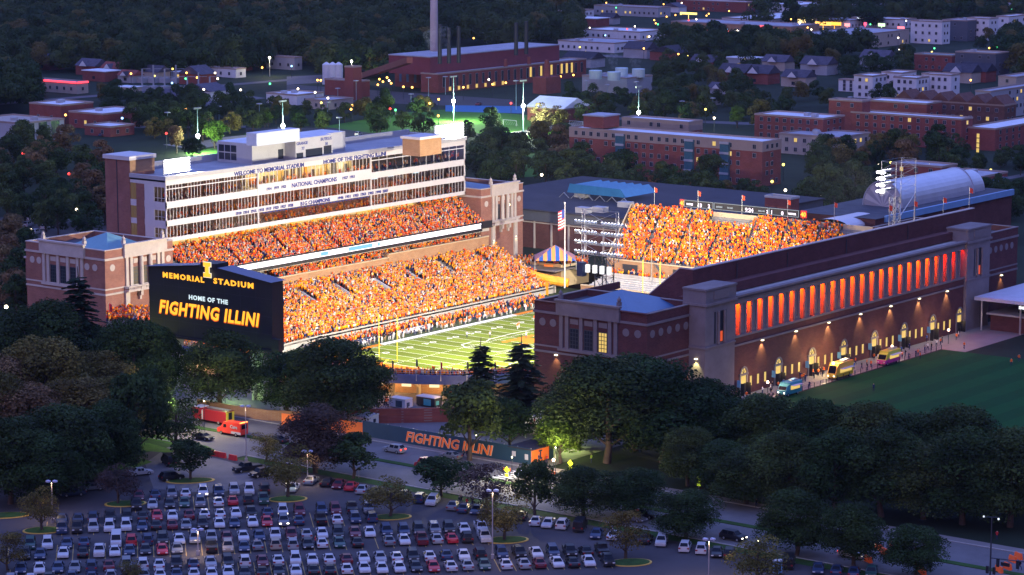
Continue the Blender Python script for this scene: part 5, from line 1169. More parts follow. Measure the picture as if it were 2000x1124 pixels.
# right-hand pavilion
pv=thing('plaza_pavilion','modern pavilion with broad pale flat roof on thin columns at the right edge','pavilion',(75,-150,0))
p=G(1903,583,8); pr=G(1903,601,7.2)
b=MB(); X0,Y1=p.x,p.y; b.box(X0,X0+40,Y1-32,Y1,7.6,8.4); part('flat_roof',b,mat('pavilion_roof',(.42,.42,.5),.6,var=.1),pv)
b=MB(); b.box(X0+3,X0+30,Y1-32,Y1-3,0,4); part('brick_wall',b,BRICKD,pv); b=MB(); b.box(X0+2,X0+31,Y1-32,Y1-2.4,4,4.4); part('middle_slab',b,CONC,pv)
for yy in(Y1-1.5,Y1-12,Y1-23):
    b=MB(); b.tube((X0+1.2,yy,0),(X0+1.2,yy,7.6),.25,n=8); part('column',b,METAL,pv)
b=MB(); b.box(X0+6,X0+6.2,Y1-30,Y1-9,4.4,7.6); part('glazing',b,GLASSD,pv)
text('letters','SMITH CENTER',1.0,glow('pavilion_letters',(.9,.95,1),1.6),(X0-.05,G(1968,607,7).y,6.6),(0,-1,0),(0,0,1),pv,bold=.03)
EXCL.append((X0-5,Y1-40,X0+45,Y1+2))
# ------------------------------------------------------------ practice fields and their lamps
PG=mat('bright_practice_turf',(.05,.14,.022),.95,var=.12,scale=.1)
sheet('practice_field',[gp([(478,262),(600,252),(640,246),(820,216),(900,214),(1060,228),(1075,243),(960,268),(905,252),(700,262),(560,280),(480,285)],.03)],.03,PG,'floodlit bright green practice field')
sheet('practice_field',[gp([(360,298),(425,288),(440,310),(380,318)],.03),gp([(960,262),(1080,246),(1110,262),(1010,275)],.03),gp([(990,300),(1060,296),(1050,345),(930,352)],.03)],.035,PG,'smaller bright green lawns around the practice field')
sheet('practice_path',[gp([(970,263),(1150,235),(1160,240),(985,273)],.05)],.06,PAVE)
sheet('tennis_court',[gp([(870,206),(1020,208),(1020,222),(870,218)],.05)],.06,mat('court_blue',(.04,.14,.30),.8,var=.1),'blue sports court')
sheet('sand_court',[gp([(318,283),(400,275),(440,268),(500,262),(505,270),(380,293)],.05)],.06,PAVE,'pale court beside the round trees')
sheet('side_street',[gp([(480,250),(650,250),(905,285),(905,292),(640,262),(480,262)],.04)],.05,ASPH)
sheet('far_car_park',[gp([(1000,375),(1130,372),(1200,395),(1000,420)],.04),gp([(0,425),(210,430),(210,455),(60,470),(0,470)],.04),gp([(560,165),(780,180),(1000,195),(1010,212),(700,200),(560,190)],.04)],.04,ASPH)
LMP=glow('field_lamp',(.95,1,.88),30)
def fieldlamp(x,yl,yb,label,e,ypole=None):
    p=G(x,yb); z=ZAT(yl,p.x,p.y); zt=z if ypole is None else ZAT(ypole,p.x,p.y)
    t=thing('field_floodlight',label,'floodlight',(p.x,p.y,0),'practice field floodlights')
    b=MB(); b.tube((p.x,p.y,0),(p.x,p.y,zt),.22,.12,n=6); part('pole',b,mat('teal_pole',(.25,.38,.42),.5,.3,var=0),t)
    if zt>z+2: b=MB(); b.box(p.x-2,p.x+2,p.y-.3,p.y+.3,zt-.3,zt+.3); part('upper_bar',b,METAL,t)
    b=MB(); b.sph((p.x,p.y,z),.8,n=12,k=7); part('lamp_head',b,LMP,t)
    lamp('POINT','floodlight',(p.x-1,p.y-1,z-1.2),e,(.8,1,.7),.6,parent=t)
for a in [(886,198,238,'blazing white floodlight over the tennis courts',90000,150),(1022,207,262,'blazing white floodlight left of the gabled brick shed',90000,158),(1247,220,262,'blazing white floodlight above the dormitory rear wing',25000,170),(387,266,300,'blazing white floodlight beside the round green tree',45000,212),(553,246,275,'blazing white floodlight above the penthouse roof',90000,198)]: fieldlamp(a[0],a[1],a[2],a[3],a[4],a[5])
for i,(x,yl,yb) in enumerate([(527,113,150),(687,120,160),(811,124,170)]):
    p=G(x,yb); z=ZAT(yl,p.x,p.y); t=thing('yard_light',['bright warm yard light at the far wood edge','bright warm light on top of the small red tower','bright greenish light on the front block of the power plant'][i],'lamp',(p.x,p.y,0)); b=MB(); b.tube((p.x,p.y,0),(p.x,p.y,z),.15,n=5); part('pole',b,METAL,t); b=MB(); b.sph((p.x,p.y,z),.6); part('lamp_head',b,glow('yard_bulb',(1,.95,.6),16),t); lamp('POINT','yard_glow',(p.x-1.5,p.y-1.5,z),9000,(1,.9,.5),.4,parent=t)
# unlit poles around the practice field
proto=None
for i,(x,yt_,yb) in enumerate([(328,220,260),(428,208,240),(507,203,245),(696,158,215),(640,200,235),(663,230,262),(660,173,200),(886,150,190),(1145,158,195),(1186,166,200),(1008,158,215),(837,152,190),(870,150,185),(1243,160,200),(1278,195,215),(1332,198,225),(1392,192,222),(803,184,210),(1660,190,215)]):
    p=G(x,yb); z=ZAT(yt_,p.x,p.y); t=thing('light_pole','slim teal light pole, number %d from the left around the practice fields'%(1+sorted([328,428,507,696,640,663,660,886,1145,1186,1008,837,870,1243,1278,1332,1392,803,1660]).index(x)),'light pole',(p.x,p.y,0),'light poles around the practice fields')
    b=MB(); b.tube((p.x,p.y,0),(p.x,p.y,z),.16,.1,n=5); part('pole',b,mat('teal_pole',(.25,.38,.42)),t); b=MB(); b.box(p.x-.9,p.x+.9,p.y-.9,p.y+.9,z-.2,z+.15); part('lamp_head',b,LGREY,t)
for i,(x,y) in enumerate([(1112,235+12),(983,245)]):
    p=G(x,y); b=MB(); P=[(p.x,p.y,0),(p.x,p.y,2.4),(p.x,p.y-7,2.4),(p.x,p.y-7,0)]
    for a,c in zip(P,P[1:]): b.tube(a,c,.09,n=5)
    for k in range(7): b.tube((p.x,p.y-k-.5,2.4),(p.x+1.8,p.y-k-.5,0),.03,n=3)
    tag(part('soccer_goal',b,WHITE),['white soccer goal near the shed','white soccer goal on the far side of the practice field'][i],'goal')
# ------------------------------------------------------------ distant street lights: small warm and coloured lamps
SC={'o':(1,.45,.08),'w':(1,.85,.6),'b':(.3,.6,1),'g':(.1,1,.3),'r':(1,.06,.05),'y':(1,.8,.15)}
SL=[(925,75,'o'),(1002,75,'o'),(745,132,'w'),(1360,38,'w'),(1380,31,'o'),(1405,57,'o'),(1467,57,'o'),(1455,115,'w'),(1545,38,'o'),(1562,46,'w'),(1570,36,'y'),(1632,28,'o'),(1600,22,'y'),(1697,33,'g'),(1853,27,'w'),(1950,20,'g'),(1975,18,'g'),(1302,33,'o'),(1285,48,'g'),(1590,88,'b'),(1555,72,'r'),(1225,57,'r'),(1240,52,'w'),(1144,102,'y'),(1152,55,'w'),(1268,72,'w'),(1540,78,'b'),(1395,231,'w'),(1378,214,'y'),(1896,157,'o'),(1766,87,'b'),(1820,102,'y'),(1765,145,'w'),(450,121,'w'),(302,149,'y'),(337,135,'y'),(398,175,'w'),(385,152,'o'),(420,143,'w'),(470,176,'w'),(128,225,'o'),(620,157,'o'),(582,174,'w'),(684,170,'o'),(788,170,'o'),(805,171,'o'),(905,171,'o'),(962,165,'o'),(988,162,'o'),(741,155,'o'),(748,160,'o'),(756,152,'o'),(738,166,'o'),(764,163,'o'),(760,158,'w'),(1095,150,'o'),(1120,147,'o'),(998,202,'r'),(762,213,'r'),(688,206,'o'),(325,261,'r'),(1450,150,'w'),(1058,342,'w'),(1600,322,'w'),(1716,322,'w'),(1620,312,'y'),(1740,318,'y'),(1815,323,'y'),(1856,337,'y'),(1935,333,'y'),(1600,382,'w'),(1534,372,'w'),(1165,390,'w'),(1508,355,'y'),(1530,322,'y'),(1330,385,'y'),(20,150,'w'),(45,300,'r'),(90,335,'w'),(135,340,'r'),(10,345,'r'),(150,410,'w'),(60,450,'w'),(25,520,'g'),(12,600,'w'),(70,700,'g'),(40,645,'w'),(1345,40,'r'),(1500,62,'r'),(1420,58,'b'),(1440,60,'w'),(1700,48,'g'),(1330,62,'b'),(1290,78,'w'),(1330,28,'y'),(1605,2,'w'),(1665,10,'r'),(1705,18,'r'),(1790,5,'b'),(1890,8,'w'),(1930,5,'r')]
SLP={}
for i,(x,y,c) in enumerate(SL):
    h=6; p=G(x,y,h)
    if c not in SLP:
        m=MB(); m.tube((0,0,0),(0,0,5.8),.12,n=4,m=0); m2=MB(); m2.sph((0,0,6),.5,n=8,k=5); SLP[c]=(m.mesh('pole',[DMETAL]),m2.mesh('bulb',[glow('street_bulb_'+c,SC[c],7 if c in 'ow' else 4)]))
    nm={'o':'amber','w':'warm white','b':'blue','g':'green','r':'red','y':'yellow'}[c]
    zone='in the business strip at the top right' if x>1280 and y<110 else 'round the power plant' if 600<x<1280 and y<200 else 'in the streets at the upper left' if x<600 and y<300 else 'among the trees at the left edge' if x<300 else 'among the residences on the right'
    t=thing('street_lamp','tiny %s street light %s'%(nm,zone),'street lamp',(p.x,p.y,0),'distant %s lights %s'%(nm,zone))
    for nmz,me in(('pole',SLP[c][0]),('bulb',SLP[c][1])): o=bpy.data.objects.new(nmz,me); COL.objects.link(o); o.parent=t
# neon shop signs
for i,(x,y,w_,h_,c) in enumerate([(1412,62,9,2.0,(1,.2,.15)),(1445,62,7,1.6,(1,.95,.9)),(1608,47,12,2.4,(1,.5,.1)),(1630,47,10,2.2,(1,.45,.05)),(1655,49,4,2.,(1,.3,.3)),(1678,41,3,3,(.8,.9,1)),(1690,47,2,2,(1,.1,.2)),(1722,49,5,2,(.6,1,.5)),(1760,54,5,1.6,(1,.2,.25)),(1392,60,8,1.6,(1,.15,.2)),(1491,56,5,3,(1,.12,.15)),(1525,50,4,2.4,(1,.08,.1)),(1566,44,6,3,(1,.7,.3)),(1345,26,14,1.5,(1,.75,.2)),(1310,62,4,2,(.5,.8,1)),(1324,76,8,1.4,(.6,1,.9))]):
    p=G(x,y,4); b=MB(); b.box(p.x-.3,p.x,p.y-w_/2,p.y+w_/2,3,3+h_); b.box(p.x-.2,p.x-.05,p.y-.2,p.y+.2,0,3)
    nm=['red','white','orange','amber','pink','pale blue','crimson','green','rose','scarlet','bright red','deep red','golden','yellow','sky blue','mint'][i]
    tag(part('shop_sign',b,glow('sign_%d'%i,c,2.2)),'%s glowing shop sign in the distant business strip'%nm,'sign')

# more low roofs, streets and lots in the left and far background
sheet('background_street',[gp([(0,205),(0,201),(620,150),(640,152)],.05),gp([(180,250),(480,250),(480,245),(180,244)],.05),gp([(1140,110),(1560,128),(1560,124),(1140,106)],.05),gp([(1290,85),(2000,60),(2000,56),(1290,81)],.05),gp([(1150,232),(1480,245),(1480,240),(1150,227)],.05),gp([(1750,395),(2000,345),(2000,339),(1750,388)],.05)],.05,mat('street_asphalt',(.10,.09,.10),.8,var=.15))
sheet('background_lot',[gp([(300,205),(470,185),(520,192),(330,216)],.05),gp([(560,150),(640,146),(660,160),(560,166)],.05),gp([(1300,60),(1560,52),(1560,64),(1310,76)],.05),gp([(1560,235),(1650,250),(1600,262),(1540,250)],.05)],.045,mat('lot_asphalt',(.11,.10,.115),.85,var=.2))
hk=random.Random(4); W2=[]
for i in range(46):
    if i<22: x=hk.uniform(5,820); y=hk.uniform(25,118)
    elif i<30: x=hk.uniform(180,600); y=hk.uniform(128,190)
    else: x=hk.uniform(870,1540); y=hk.uniform(6,125)
    h=hk.uniform(6,9); p=G(x,y,h*.6)
    if any(a<p.x<c and b_<p.y<d for a,b_,c,d in EXCL): continue
    s=h*hk.uniform(.8,1.3); EXCL.append((p.x-s-16,p.y-s-10,p.x+s+1,p.y+s+1)); W2.append((x,p,h,s,'in the far wood' if i<22 else 'near the substation' if i<30 else 'beyond the power plant'))
W2.sort(key=lambda q:q[0]); cnt={}
ORD=['first','second','third','fourth','fifth','sixth','seventh','eighth','ninth','tenth','eleventh','twelfth','thirteenth','fourteenth','fifteenth','sixteenth','seventeenth','eighteenth','nineteenth','twentieth','twenty-first','twenty-second']
for x,p,h,s,wh in W2:
    k=cnt.get(wh,0); cnt[wh]=k+1; flat=hk.random()<.35; wm=hk.choice([WHITEW,CREAMW,GREYW,BRICKR])
    t=thing('house' if not flat else 'low_building','%s %s, %s from left of those there'%('small gabled house' if not flat else 'small flat-roofed building',wh,ORD[k]),'house' if not flat else 'building',(p.x,p.y,0),'small buildings '+wh)
    b=MB(); b.box(p.x-s*.7,p.x+s*.7,p.y-s,p.y+s,0,h*.6); part('wall',b,wm,t); b=MB()
    if flat: b.box(p.x-s*.75,p.x+s*.75,p.y-s*1.05,p.y+s*1.05,h*.6,h*.65)
    else: b.gable(p.x-s*.7,p.x+s*.7,p.y-s,p.y+s,h*.6,h*.45,hk.choice('xy'),.5)
    part('roof',b,ROOFW if flat else SHING,t)
    if hk.random()<.5: b=MB(); b.box(p.x-s*.7-.1,p.x-s*.7,p.y-.9,p.y+.9,1.2,2.6); part('window',b,GLASSW if hk.random()<.6 else GLASSD,t)

rl=random.Random(8); cols='owoywwoogb'
for i in range(70):
    x=rl.uniform(1130,1990) if i<44 else rl.uniform(150,1100); y=rl.uniform(4,110) if i<44 else rl.uniform(120,235); c=rl.choice(cols); p=G(x,y,6)
    if any(a+2<p.x<c_-2 and b_+2<p.y<d-2 for a,b_,c_,d in EXCL[:60]): continue
    nm={'o':'amber','w':'warm white','b':'blue','g':'green','r':'red','y':'yellow'}[c]; zone='in the business strip at the top right' if x>1280 and y<110 else 'round the power plant' if 600<x<1280 and y<200 else 'in the streets at the upper left' if x<600 else 'among the practice lots'
    if i>=44 and zone.startswith('in the b'): continue
    t=thing('street_lamp','tiny %s street light %s'%(nm,zone),'street lamp',(p.x,p.y,0),'distant %s lights %s'%(nm,zone))
    for nmz,me in(('pole',SLP[c][0]),('bulb',SLP[c][1])): o=bpy.data.objects.new(nmz,me); COL.objects.link(o); o.parent=t
# ============================================================ VEHICLES
CARP=mat('car_paint',(.3,.3,.32),.28,.3,var=0,coat=.5)
def paint(name,c): return mat('paint_'+name,c,.4,.0,var=0,coat=.12,spec=.3)
PT={'white':paint('white',(.42,.41,.42)),'silver':paint('silver',(.24,.245,.26)),'grey':paint('grey',(.13,.135,.15)),'black':paint('black',(.012,.012,.016)),'blue':paint('blue',(.02,.035,.08)),'red':paint('red',(.38,.02,.03)),'maroon':paint('maroon',(.11,.015,.025)),'green':paint('green',(.02,.06,.05)),'tan':paint('tan',(.28,.23,.18))}
CG=mat('car_glass',(.008,.010,.016),.25,var=0,spec=.12); HL=mat('headlamp',(.6,.6,.6),.2,var=0); HLON=glow('headlamp_lit',(1,.9,.75),6); TL=mat('tail_lamp',(.25,.01,.01),.3,var=0); TLON=glow('tail_lamp_lit',(1,.05,.02),4)
def car_proto(kind,label='car'):
    t=thing(kind,'car','car',(0,0,0))
    if kind=='sedan': S=[(2.32,.5,.52,.7),(2.2,.7,.74,.8),(1.15,.86,.9,.84),(.45,.9,1.38,.60),(-.85,.92,1.42,.60),(-1.6,.93,.97,.74),(-2.2,.9,.93,.78),(-2.34,.6,.62,.72)]; wb=1.35
    elif kind=='suv': S=[(2.3,.6,.62,.75),(2.2,.85,.9,.84),(1.2,1.0,1.04,.86),(.55,1.04,1.66,.66),(-1.75,1.06,1.70,.66),(-2.2,1.06,1.12,.78),(-2.3,.6,.62,.8),(-2.32,.55,.56,.8)]; wb=1.35
    elif kind=='pickup': S=[(2.8,.7,.72,.8),(2.72,1.0,1.05,.86),(1.5,1.1,1.14,.88),(.95,1.12,1.8,.68),(-.55,1.14,1.82,.68),(-.75,1.14,1.16,.84),(-2.75,1.12,1.14,.88),(-2.8,.6,.62,.85)]; wb=1.75
    else: S=[(2.6,.7,.72,.8),(2.5,1.0,1.05,.88),(1.9,1.15,1.2,.9),(1.3,1.2,2.1,.78),(-2.4,1.2,2.15,.80),(-2.55,1.2,1.9,.82),(-2.6,.7,.72,.85),(-2.62,.6,.62,.85)]; wb=1.6
    W=.93; rings=[]
    for x,be,tp,wr in S: rings.append([(x,-W*.97,.28),(x,-W,.6 if be>.62 else be),(x,-W*.98,be),(x,-wr,tp),(x,wr,tp),(x,W*.98,be),(x,W,.6 if be>.62 else be),(x,W*.97,.28)])
    b=MB(); g=MB()
    for k in range(len(rings)-1):
        A,C=rings[k],rings[k+1]
        for j in range(8):
            q=[A[j],A[(j+1)%8],C[(j+1)%8],C[j]]
            b.add(q,[(3,2,1,0)])
    b.add(rings[0],[tuple(range(8))]); b.add(rings[-1],[tuple(range(7,-1,-1))]); part('body',b,CARP,t,smooth=False)
    def inset(q,f=.86,off=.02):
        c=sum((Vector(p) for p in q),Vector())/4; n=(Vector(q[1])-Vector(q[0])).cross(Vector(q[3])-Vector(q[0])).normalized(); 
        if n.dot(c-Vector((c.x*.6,0,.7)))<0: n=-n
        return [c+(Vector(p)-c)*f+n*off for p in q]
    def pane(q,f=.88): g.add(inset(q,f),[(0,1,2,3)])
    pane([rings[2][3],rings[2][4],rings[3][4],rings[3][3]]); r0=4;r1=5
    pane([rings[4][3],rings[4][4],rings[5][4],rings[5][3]])
    for a,c in((2,3),(4,3)): 
        q=[rings[3][a],rings[3][c],rings[4][c],rings[4][a]]
        m=[(Vector(q[0])+Vector(q[3]))/2,(Vector(q[1])+Vector(q[2]))/2]
    for s in(2,5):
        tpi=3 if s==2 else 4
        q=[rings[3][s],rings[3][tpi],rings[4][tpi],rings[4][s]]; m0=(Vector(q[0])*.5+Vector(q[3])*.5); m1=(Vector(q[1])*.5+Vector(q[2])*.5)
        if kind!='van': g.add(inset([q[0],q[1],m1,m0],.88),[(0,1,2,3)]); g.add(inset([m0,m1,q[2],q[3]],.88),[(0,1,2,3)])
        else: g.add(inset([q[0],q[1],m1*.4+Vector(q[1])*.6,m0*.4+Vector(q[0])*.6],.85),[(0,1,2,3)])
    part('windows',g,CG,t)
    if kind=='pickup': m=MB(); m.box(-2.65,-.85,-.78,.78,1.15,1.17); part('load_bed',m,BLACK,t)
    for sx in(wb,-wb):
        for sy in(-1,1):
            m=MB(); m.tube((sx,sy*.68,.34),(sx,sy*.955,.34),.34,n=12); w_=part('wheel',m,RUB,t); m=MB(); m.tube((sx,sy*.95,.34),(sx,sy*.965,.34),.2,n=8); part('rim',m,METAL,w_)
    xf=S[0][0]; z=S[1][1]-.12; 
    for sy in(-1,1):
        m=MB(); m.box(xf-.1,xf+.03,sy*.45,sy*.85,z-.14,z+.03); part('headlight',m,HL,t); xr=S[-1][0]; zz=.85 if kind!='sedan' else .75
        m=MB(); m.box(xr-.04,xr+.2,sy*.55,sy*.9,zz-.1,zz+.12); part('tail_light',m,TL,t)
        m=MB(); m.box(S[2][0]-.35,S[2][0]-.15,sy*.9,sy*1.08,S[2][1],S[2][1]+.14); part('wing_mirror',m,BLACK,t)
    return t
PROTO={k:car_proto(k) for k in('sedan','suv','pickup','van')}
CARUSED=set()
def place_car(kind,col,x,y,rz,label,group,lights=None,s=1.):
    mats={'car_paint':PT[col]}
    if lights=='front' : mats['headlamp']=HLON
    if lights=='rear': mats['tail_lamp']=TLON
    if lights=='both': mats['tail_lamp']=TLON; mats['headlamp']=HLON
    o=dup(PROTO[kind],(x,y,.03),rz,label,group,mats,s); o['category']='car' if kind in('sedan','suv') else ('pickup truck' if kind=='pickup' else 'van'); return o
NTH=['first','second','third','fourth','fifth','sixth','seventh','eighth','ninth','tenth','eleventh','twelfth','thirteenth','fourteenth','fifteenth','sixteenth','seventeenth','eighteenth','nineteenth','twentieth','twenty-first','twenty-second','twenty-third','twenty-fourth','twenty-fifth','twenty-sixth','twenty-seventh','twenty-eighth','twenty-ninth','thirtieth','thirty-first','thirty-second','thirty-third','thirty-fourth','thirty-fifth','thirty-sixth']
a=G(121,1040);c=G(726,1019); RD=(c-a).normalized(); PD=Vector((RD.y,-RD.x,0)); 
if PD.dot(Vector((-1,-1,0)))<0: PD=-PD      # towards the viewer
H_TO=math.atan2(PD.y,PD.x)
CL={'w':'white','s':'silver','g':'grey','k':'black','b':'blue','r':'red','m':'maroon','n':'green','t':'tan'}
KD={'s':'sedan','u':'suv','p':'pickup','v':'van'}
def row(specs,y0,slope,xref,rowname,line,dy=9):
    for i,sp in enumerate(specs):
        x,cc,kk=sp[0],sp[1],sp[2]; cc=random.choice('kkbg') if cc in 'ws' and random.random()<.2 and len(sp)<4 else cc; lt=sp[3] if len(sp)>3 else None
        p=G(x,y0+slope*(x-xref)+dy); h=H_TO if (hash((x,line))%3) and lt!='tail' else H_TO+math.pi
        if lt=='front': h=H_TO
        p=p+PD*random.uniform(-.3,.3)+RD*random.uniform(-.12,.12)
        place_car(KD[kk],CL[cc],p.x,p.y,h+random.uniform(-.03,.03),'%s %s, %s from left in %s line of %s parking row'%(CL[cc],{'s':'saloon car','u':'sport utility car','p':'pickup truck','v':'van'}[kk],NTH[i],line,rowname),'cars parked in the %s row'%rowname,lights='front' if lt=='front' else None)
import itertools
def hash(t): return int(t[0]*7+len(t[1])*3)
random.seed(11)
def auto(xs,seq):
    return [(x,seq[i%len(seq)][0],seq[i%len(seq)][1]) for i,x in enumerate(xs)]
A1=[(266,'k','p'),(298,'s','s'),(331,'k','s'),(361,'n','s'),(391,'g','u'),(426,'w','s'),(456,'r','s'),(486,'k','u'),(515,'n','p')]
A2=[(271,'m','s'),(303,'b','s'),(334,'g','u'),(363,'w','s'),(396,'w','u','front'),(427,'b','u'),(458,'s','u'),(487,'w','u'),(516,'k','u')]
row(A1,984,-.04,266,'top','front',8); row(A2,966,-.05,266,'top','back',8)
B1=[(121,'w','p'),(151,'s','p'),(182,'s','u'),(214,'w','u'),(245,'w','u'),(277,'b','s'),(306,'w','s'),(336,'m','s'),(365,'g','s'),(397,'k','u'),(428,'w','s'),(458,'b','s'),(493,'w','s'),(521,'r','s'),(554,'g','u','front'),(585,'b','s'),(627,'k','p'),(657,'w','s'),(692,'b','u'),(726,'b','u')]
B2=[(122,'b','s'),(152,'b','s'),(183,'b','u'),(215,'k','p'),(247,'s','u'),(279,'k','s'),(308,'r','s'),(338,'w','s'),(369,'m','s'),(399,'w','s'),(429,'w','s'),(460,'w','s'),(490,'k','p'),(522,'b','s'),(552,'w','u','front'),(583,'m','u'),(628,'b','u'),(655,'m','u'),(687,'k','p'),(719,'g','u')]
row(B1,1030,-.0345,121,'second','front',9); row(B2,1011,-.0345,121,'second','back',9)
xs=[49,80,125,162,194,223,253,284,316,347,380,414,445,475,504,537,573]; 
C1=[(49,'k','u'),(80,'b','s'),(125,'w','s'),(162,'k','s'),(194,'w','p'),(223,'w','s'),(253,'b','s'),(284,'k','s'),(316,'r','s'),(347,'g','s'),(414,'k','p'),(445,'t','u'),(475,'b','s'),(504,'g','s'),(537,'t','u'),(573,'s','u'),(602,'k','s'),(630,'w','s'),(662,'n','s'),(696,'k','s'),(759,'s','s'),(790,'w','s'),(822,'m','p'),(852,'s','s'),(882,'r','s'),(912,'k','u'),(946,'w','p')]
C2=[(58,'n','u'),(94,'w','u'),(130,'b','s'),(165,'b','s'),(226,'w','v'),(258,'r','u'),(288,'w','u'),(319,'s','u'),(350,'w','s'),(380,'s','u'),(412,'s','p'),(443,'m','s'),(475,'w','s'),(506,'b','s'),(538,'w','p'),(569,'m','p'),(600,'s','s'),(628,'w','s'),(661,'k','u'),(692,'m','s'),(722,'w','s'),(755,'b','u'),(787,'b','u'),(818,'k','u'),(848,'g','u'),(878,'k','u'),(907,'w','s'),(938,'w','p')]
row(C1,1080,-.037,49,'third','front',9); row(C2,1061,-.037,49,'third','back',9)
D1_=[(20,'s','s'),(60,'w','s'),(95,'k','s'),(140,'b','s'),(180,'w','s'),(215,'s','s'),(250,'w','s'),(280,'g','s'),(312,'w','s'),(345,'b','s'),(378,'w','s'),(412,'w','s'),(445,'w','s'),(478,'k','s'),(510,'w','s'),(545,'k','s'),(578,'w','s'),(612,'k','s'),(645,'w','s'),(678,'w','s'),(710,'w','s'),(745,'w','s'),(778,'w','s'),(811,'k','s'),(845,'r','s'),(879,'w','s'),(912,'s','s'),(946,'n','s'),(987,'w','s'),(1023,'s','s'),(1053,'m','s'),(1087,'w','s'),(1119,'k','s'),(1150,'w','s'),(1187,'k','p')]
D2_=[(40,'b','s'),(77,'w','s'),(113,'b','s'),(146,'g','s'),(180,'b','u'),(213,'m','s'),(247,'w','u'),(279,'w','u'),(312,'w','s'),(346,'k','p'),(378,'b','s'),(410,'s','s'),(445,'s','u'),(477,'w','u'),(511,'m','s'),(543,'w','s'),(577,'w','u'),(610,'w','s'),(642,'w','s'),(675,'m','s'),(709,'w','s'),(743,'s','s'),(774,'w','s'),(806,'w','u'),(840,'w','s'),(873,'b','s'),(904,'w','s'),(936,'k','u'),(980,'b','u'),(1013,'k','p'),(1046,'w','s'),(1079,'b','u'),(1111,'s','p'),(1143,'k','s'),(1176,'k','p')]
row(D1_,1129,-.031,20,'fourth','front',9); row(D2_,1108,-.031,40,'fourth','back',9)
# edge of the lot: nosed in towards the street
ed=[(572,955,'w','s'),(608,940,'s','s'),(640,944,'k','s'),(662,948,'m','s'),(686,952,'r','s'),(708,958,'s','s'),(733,962,'k','s'),(790,968,'k','s'),(821,976,'b','u'),(845,981,'w','u'),(885,990,'g','s'),(907,995,'b','s'),(932,998,'b','s'),(1018,1010,'k','s'),(1047,1020,'w','s'),(1071,1024,'w','s'),(1099,1027,'w','u'),(1133,1031,'k','v'),(1165,1045,'b','s'),(1198,1048,'w','s'),(1262,1055,'k','s'),(1292,1060,'w','u'),(1338,1071,'w','u'),(1370,1075,'w','u'),(1400,1081,'k','s'),(1425,1084,'k','u'),(1540,1103,'k','v'),(1598,1113,'b','s'),(1634,1116,'b','s'),(1668,1120,'b','s'),(1702,1122,'n','p')]
for i,(x,y,cc,kk) in enumerate(ed):
    p=G(x,y+4); place_car(KD[kk],CL[cc],p.x,p.y,R(28)+random.uniform(-.05,.05)+(math.pi if i%3==0 else 0),'%s %s, %s from left along the car park edge by the street'%(CL[cc],{'s':'saloon car','u':'sport utility car','p':'pickup truck','v':'van'}[kk],NTH[i]),'cars parked along the street edge')
# moving or single vehicles
for x,y,cc,kk,rz,lt,lab in [(397,856,'k','s',-R(90),None,'black saloon driving toward the ambulance on the lit street'),(335,935,'k','u',-R(20),None,'black car turning by the island tree'),(275,925,'w','s',-R(25),None,'white saloon beside the dark left trees'),(330,905,'k','v',R(60),None,'black van half hidden behind the small driveway tree'),(483,918,'k','p',R(160),None,'black pickup at the driveway mouth'),(510,928,'k','u',R(165),None,'dark car right behind the black pickup at the driveway mouth'),(770,881,'silver','u',R(90),'rear','silver sport utility car driving under the banner'),(835,913,'r','v',R(90),None,'red van on the street median side'),(540,862,'k','s',R(90),'front','dark saloon with headlights by the purple tree'),(142,966,'b','s',R(150),None,'blue car at the left edge of the car park'),(180,955,'g','s',R(150),None,'grey car parked beside the dark left trees'),(350,840,'w','s',R(100),None,'white car half hidden behind the tall driveway tree'),(880,893,'g','s',R(90),None,'grey car passing beneath the banner lettering'),(1262,1008,'k','s',-R(90),'rear','dark car braking with red lights on the street'),(1432,1052,'k','u',-R(90),'front','dark van with roof lights on the street'),(1664,1086,'w','u',-R(90),'both','police car with red and amber lamps by the orange barriers'),(1690,1062,'b','u',-R(90),'both','blue car with amber lamps behind the police car'),(1365,990,'w','s',-R(90),None,'white car seen through the street trees'),(1238,1015,'g','s',-R(90),None,'grey car on the dark part of the street')]:
    p=G(x,y+3); place_car(KD[kk],CL.get(cc,cc),p.x,p.y,rz,lab,'vehicles on the street',lt)
# distant parked cars
for i,(x,y,cc) in enumerate([(1045,375,'k'),(1065,379,'w'),(1092,381,'w'),(1115,384,'r'),(1022,388,'b'),(1038,392,'b'),(1060,396,'b'),(1030,400,'s'),(1052,404,'w'),(200,263,'b'),(212,262,'s'),(224,261,'b'),(236,260,'g'),(248,259,'w'),(60,428,'w'),(80,420,'b'),(100,430,'b'),(55,440,'s'),(40,425,'b'),(90,445,'w'),(700,262,'w'),(725,266,'b'),(745,268,'s'),(845,205,'k'),(935,203,'m'),(30,455,'b'),(70,455,'w'),(15,500,'w'),(10,580,'b'),(30,540,'b')]):
    p=G(x,y+3); place_car('suv' if i%3 else 'sedan',CL[cc],p.x,p.y,R(90 if i<9 else 20),'tiny %s car, %s of those %s'%(CL[cc],NTH[i if i<9 else i-9],'in the lot beside the far brick tower' if i<9 else 'in the left and middle background lots'),'distant parked cars')
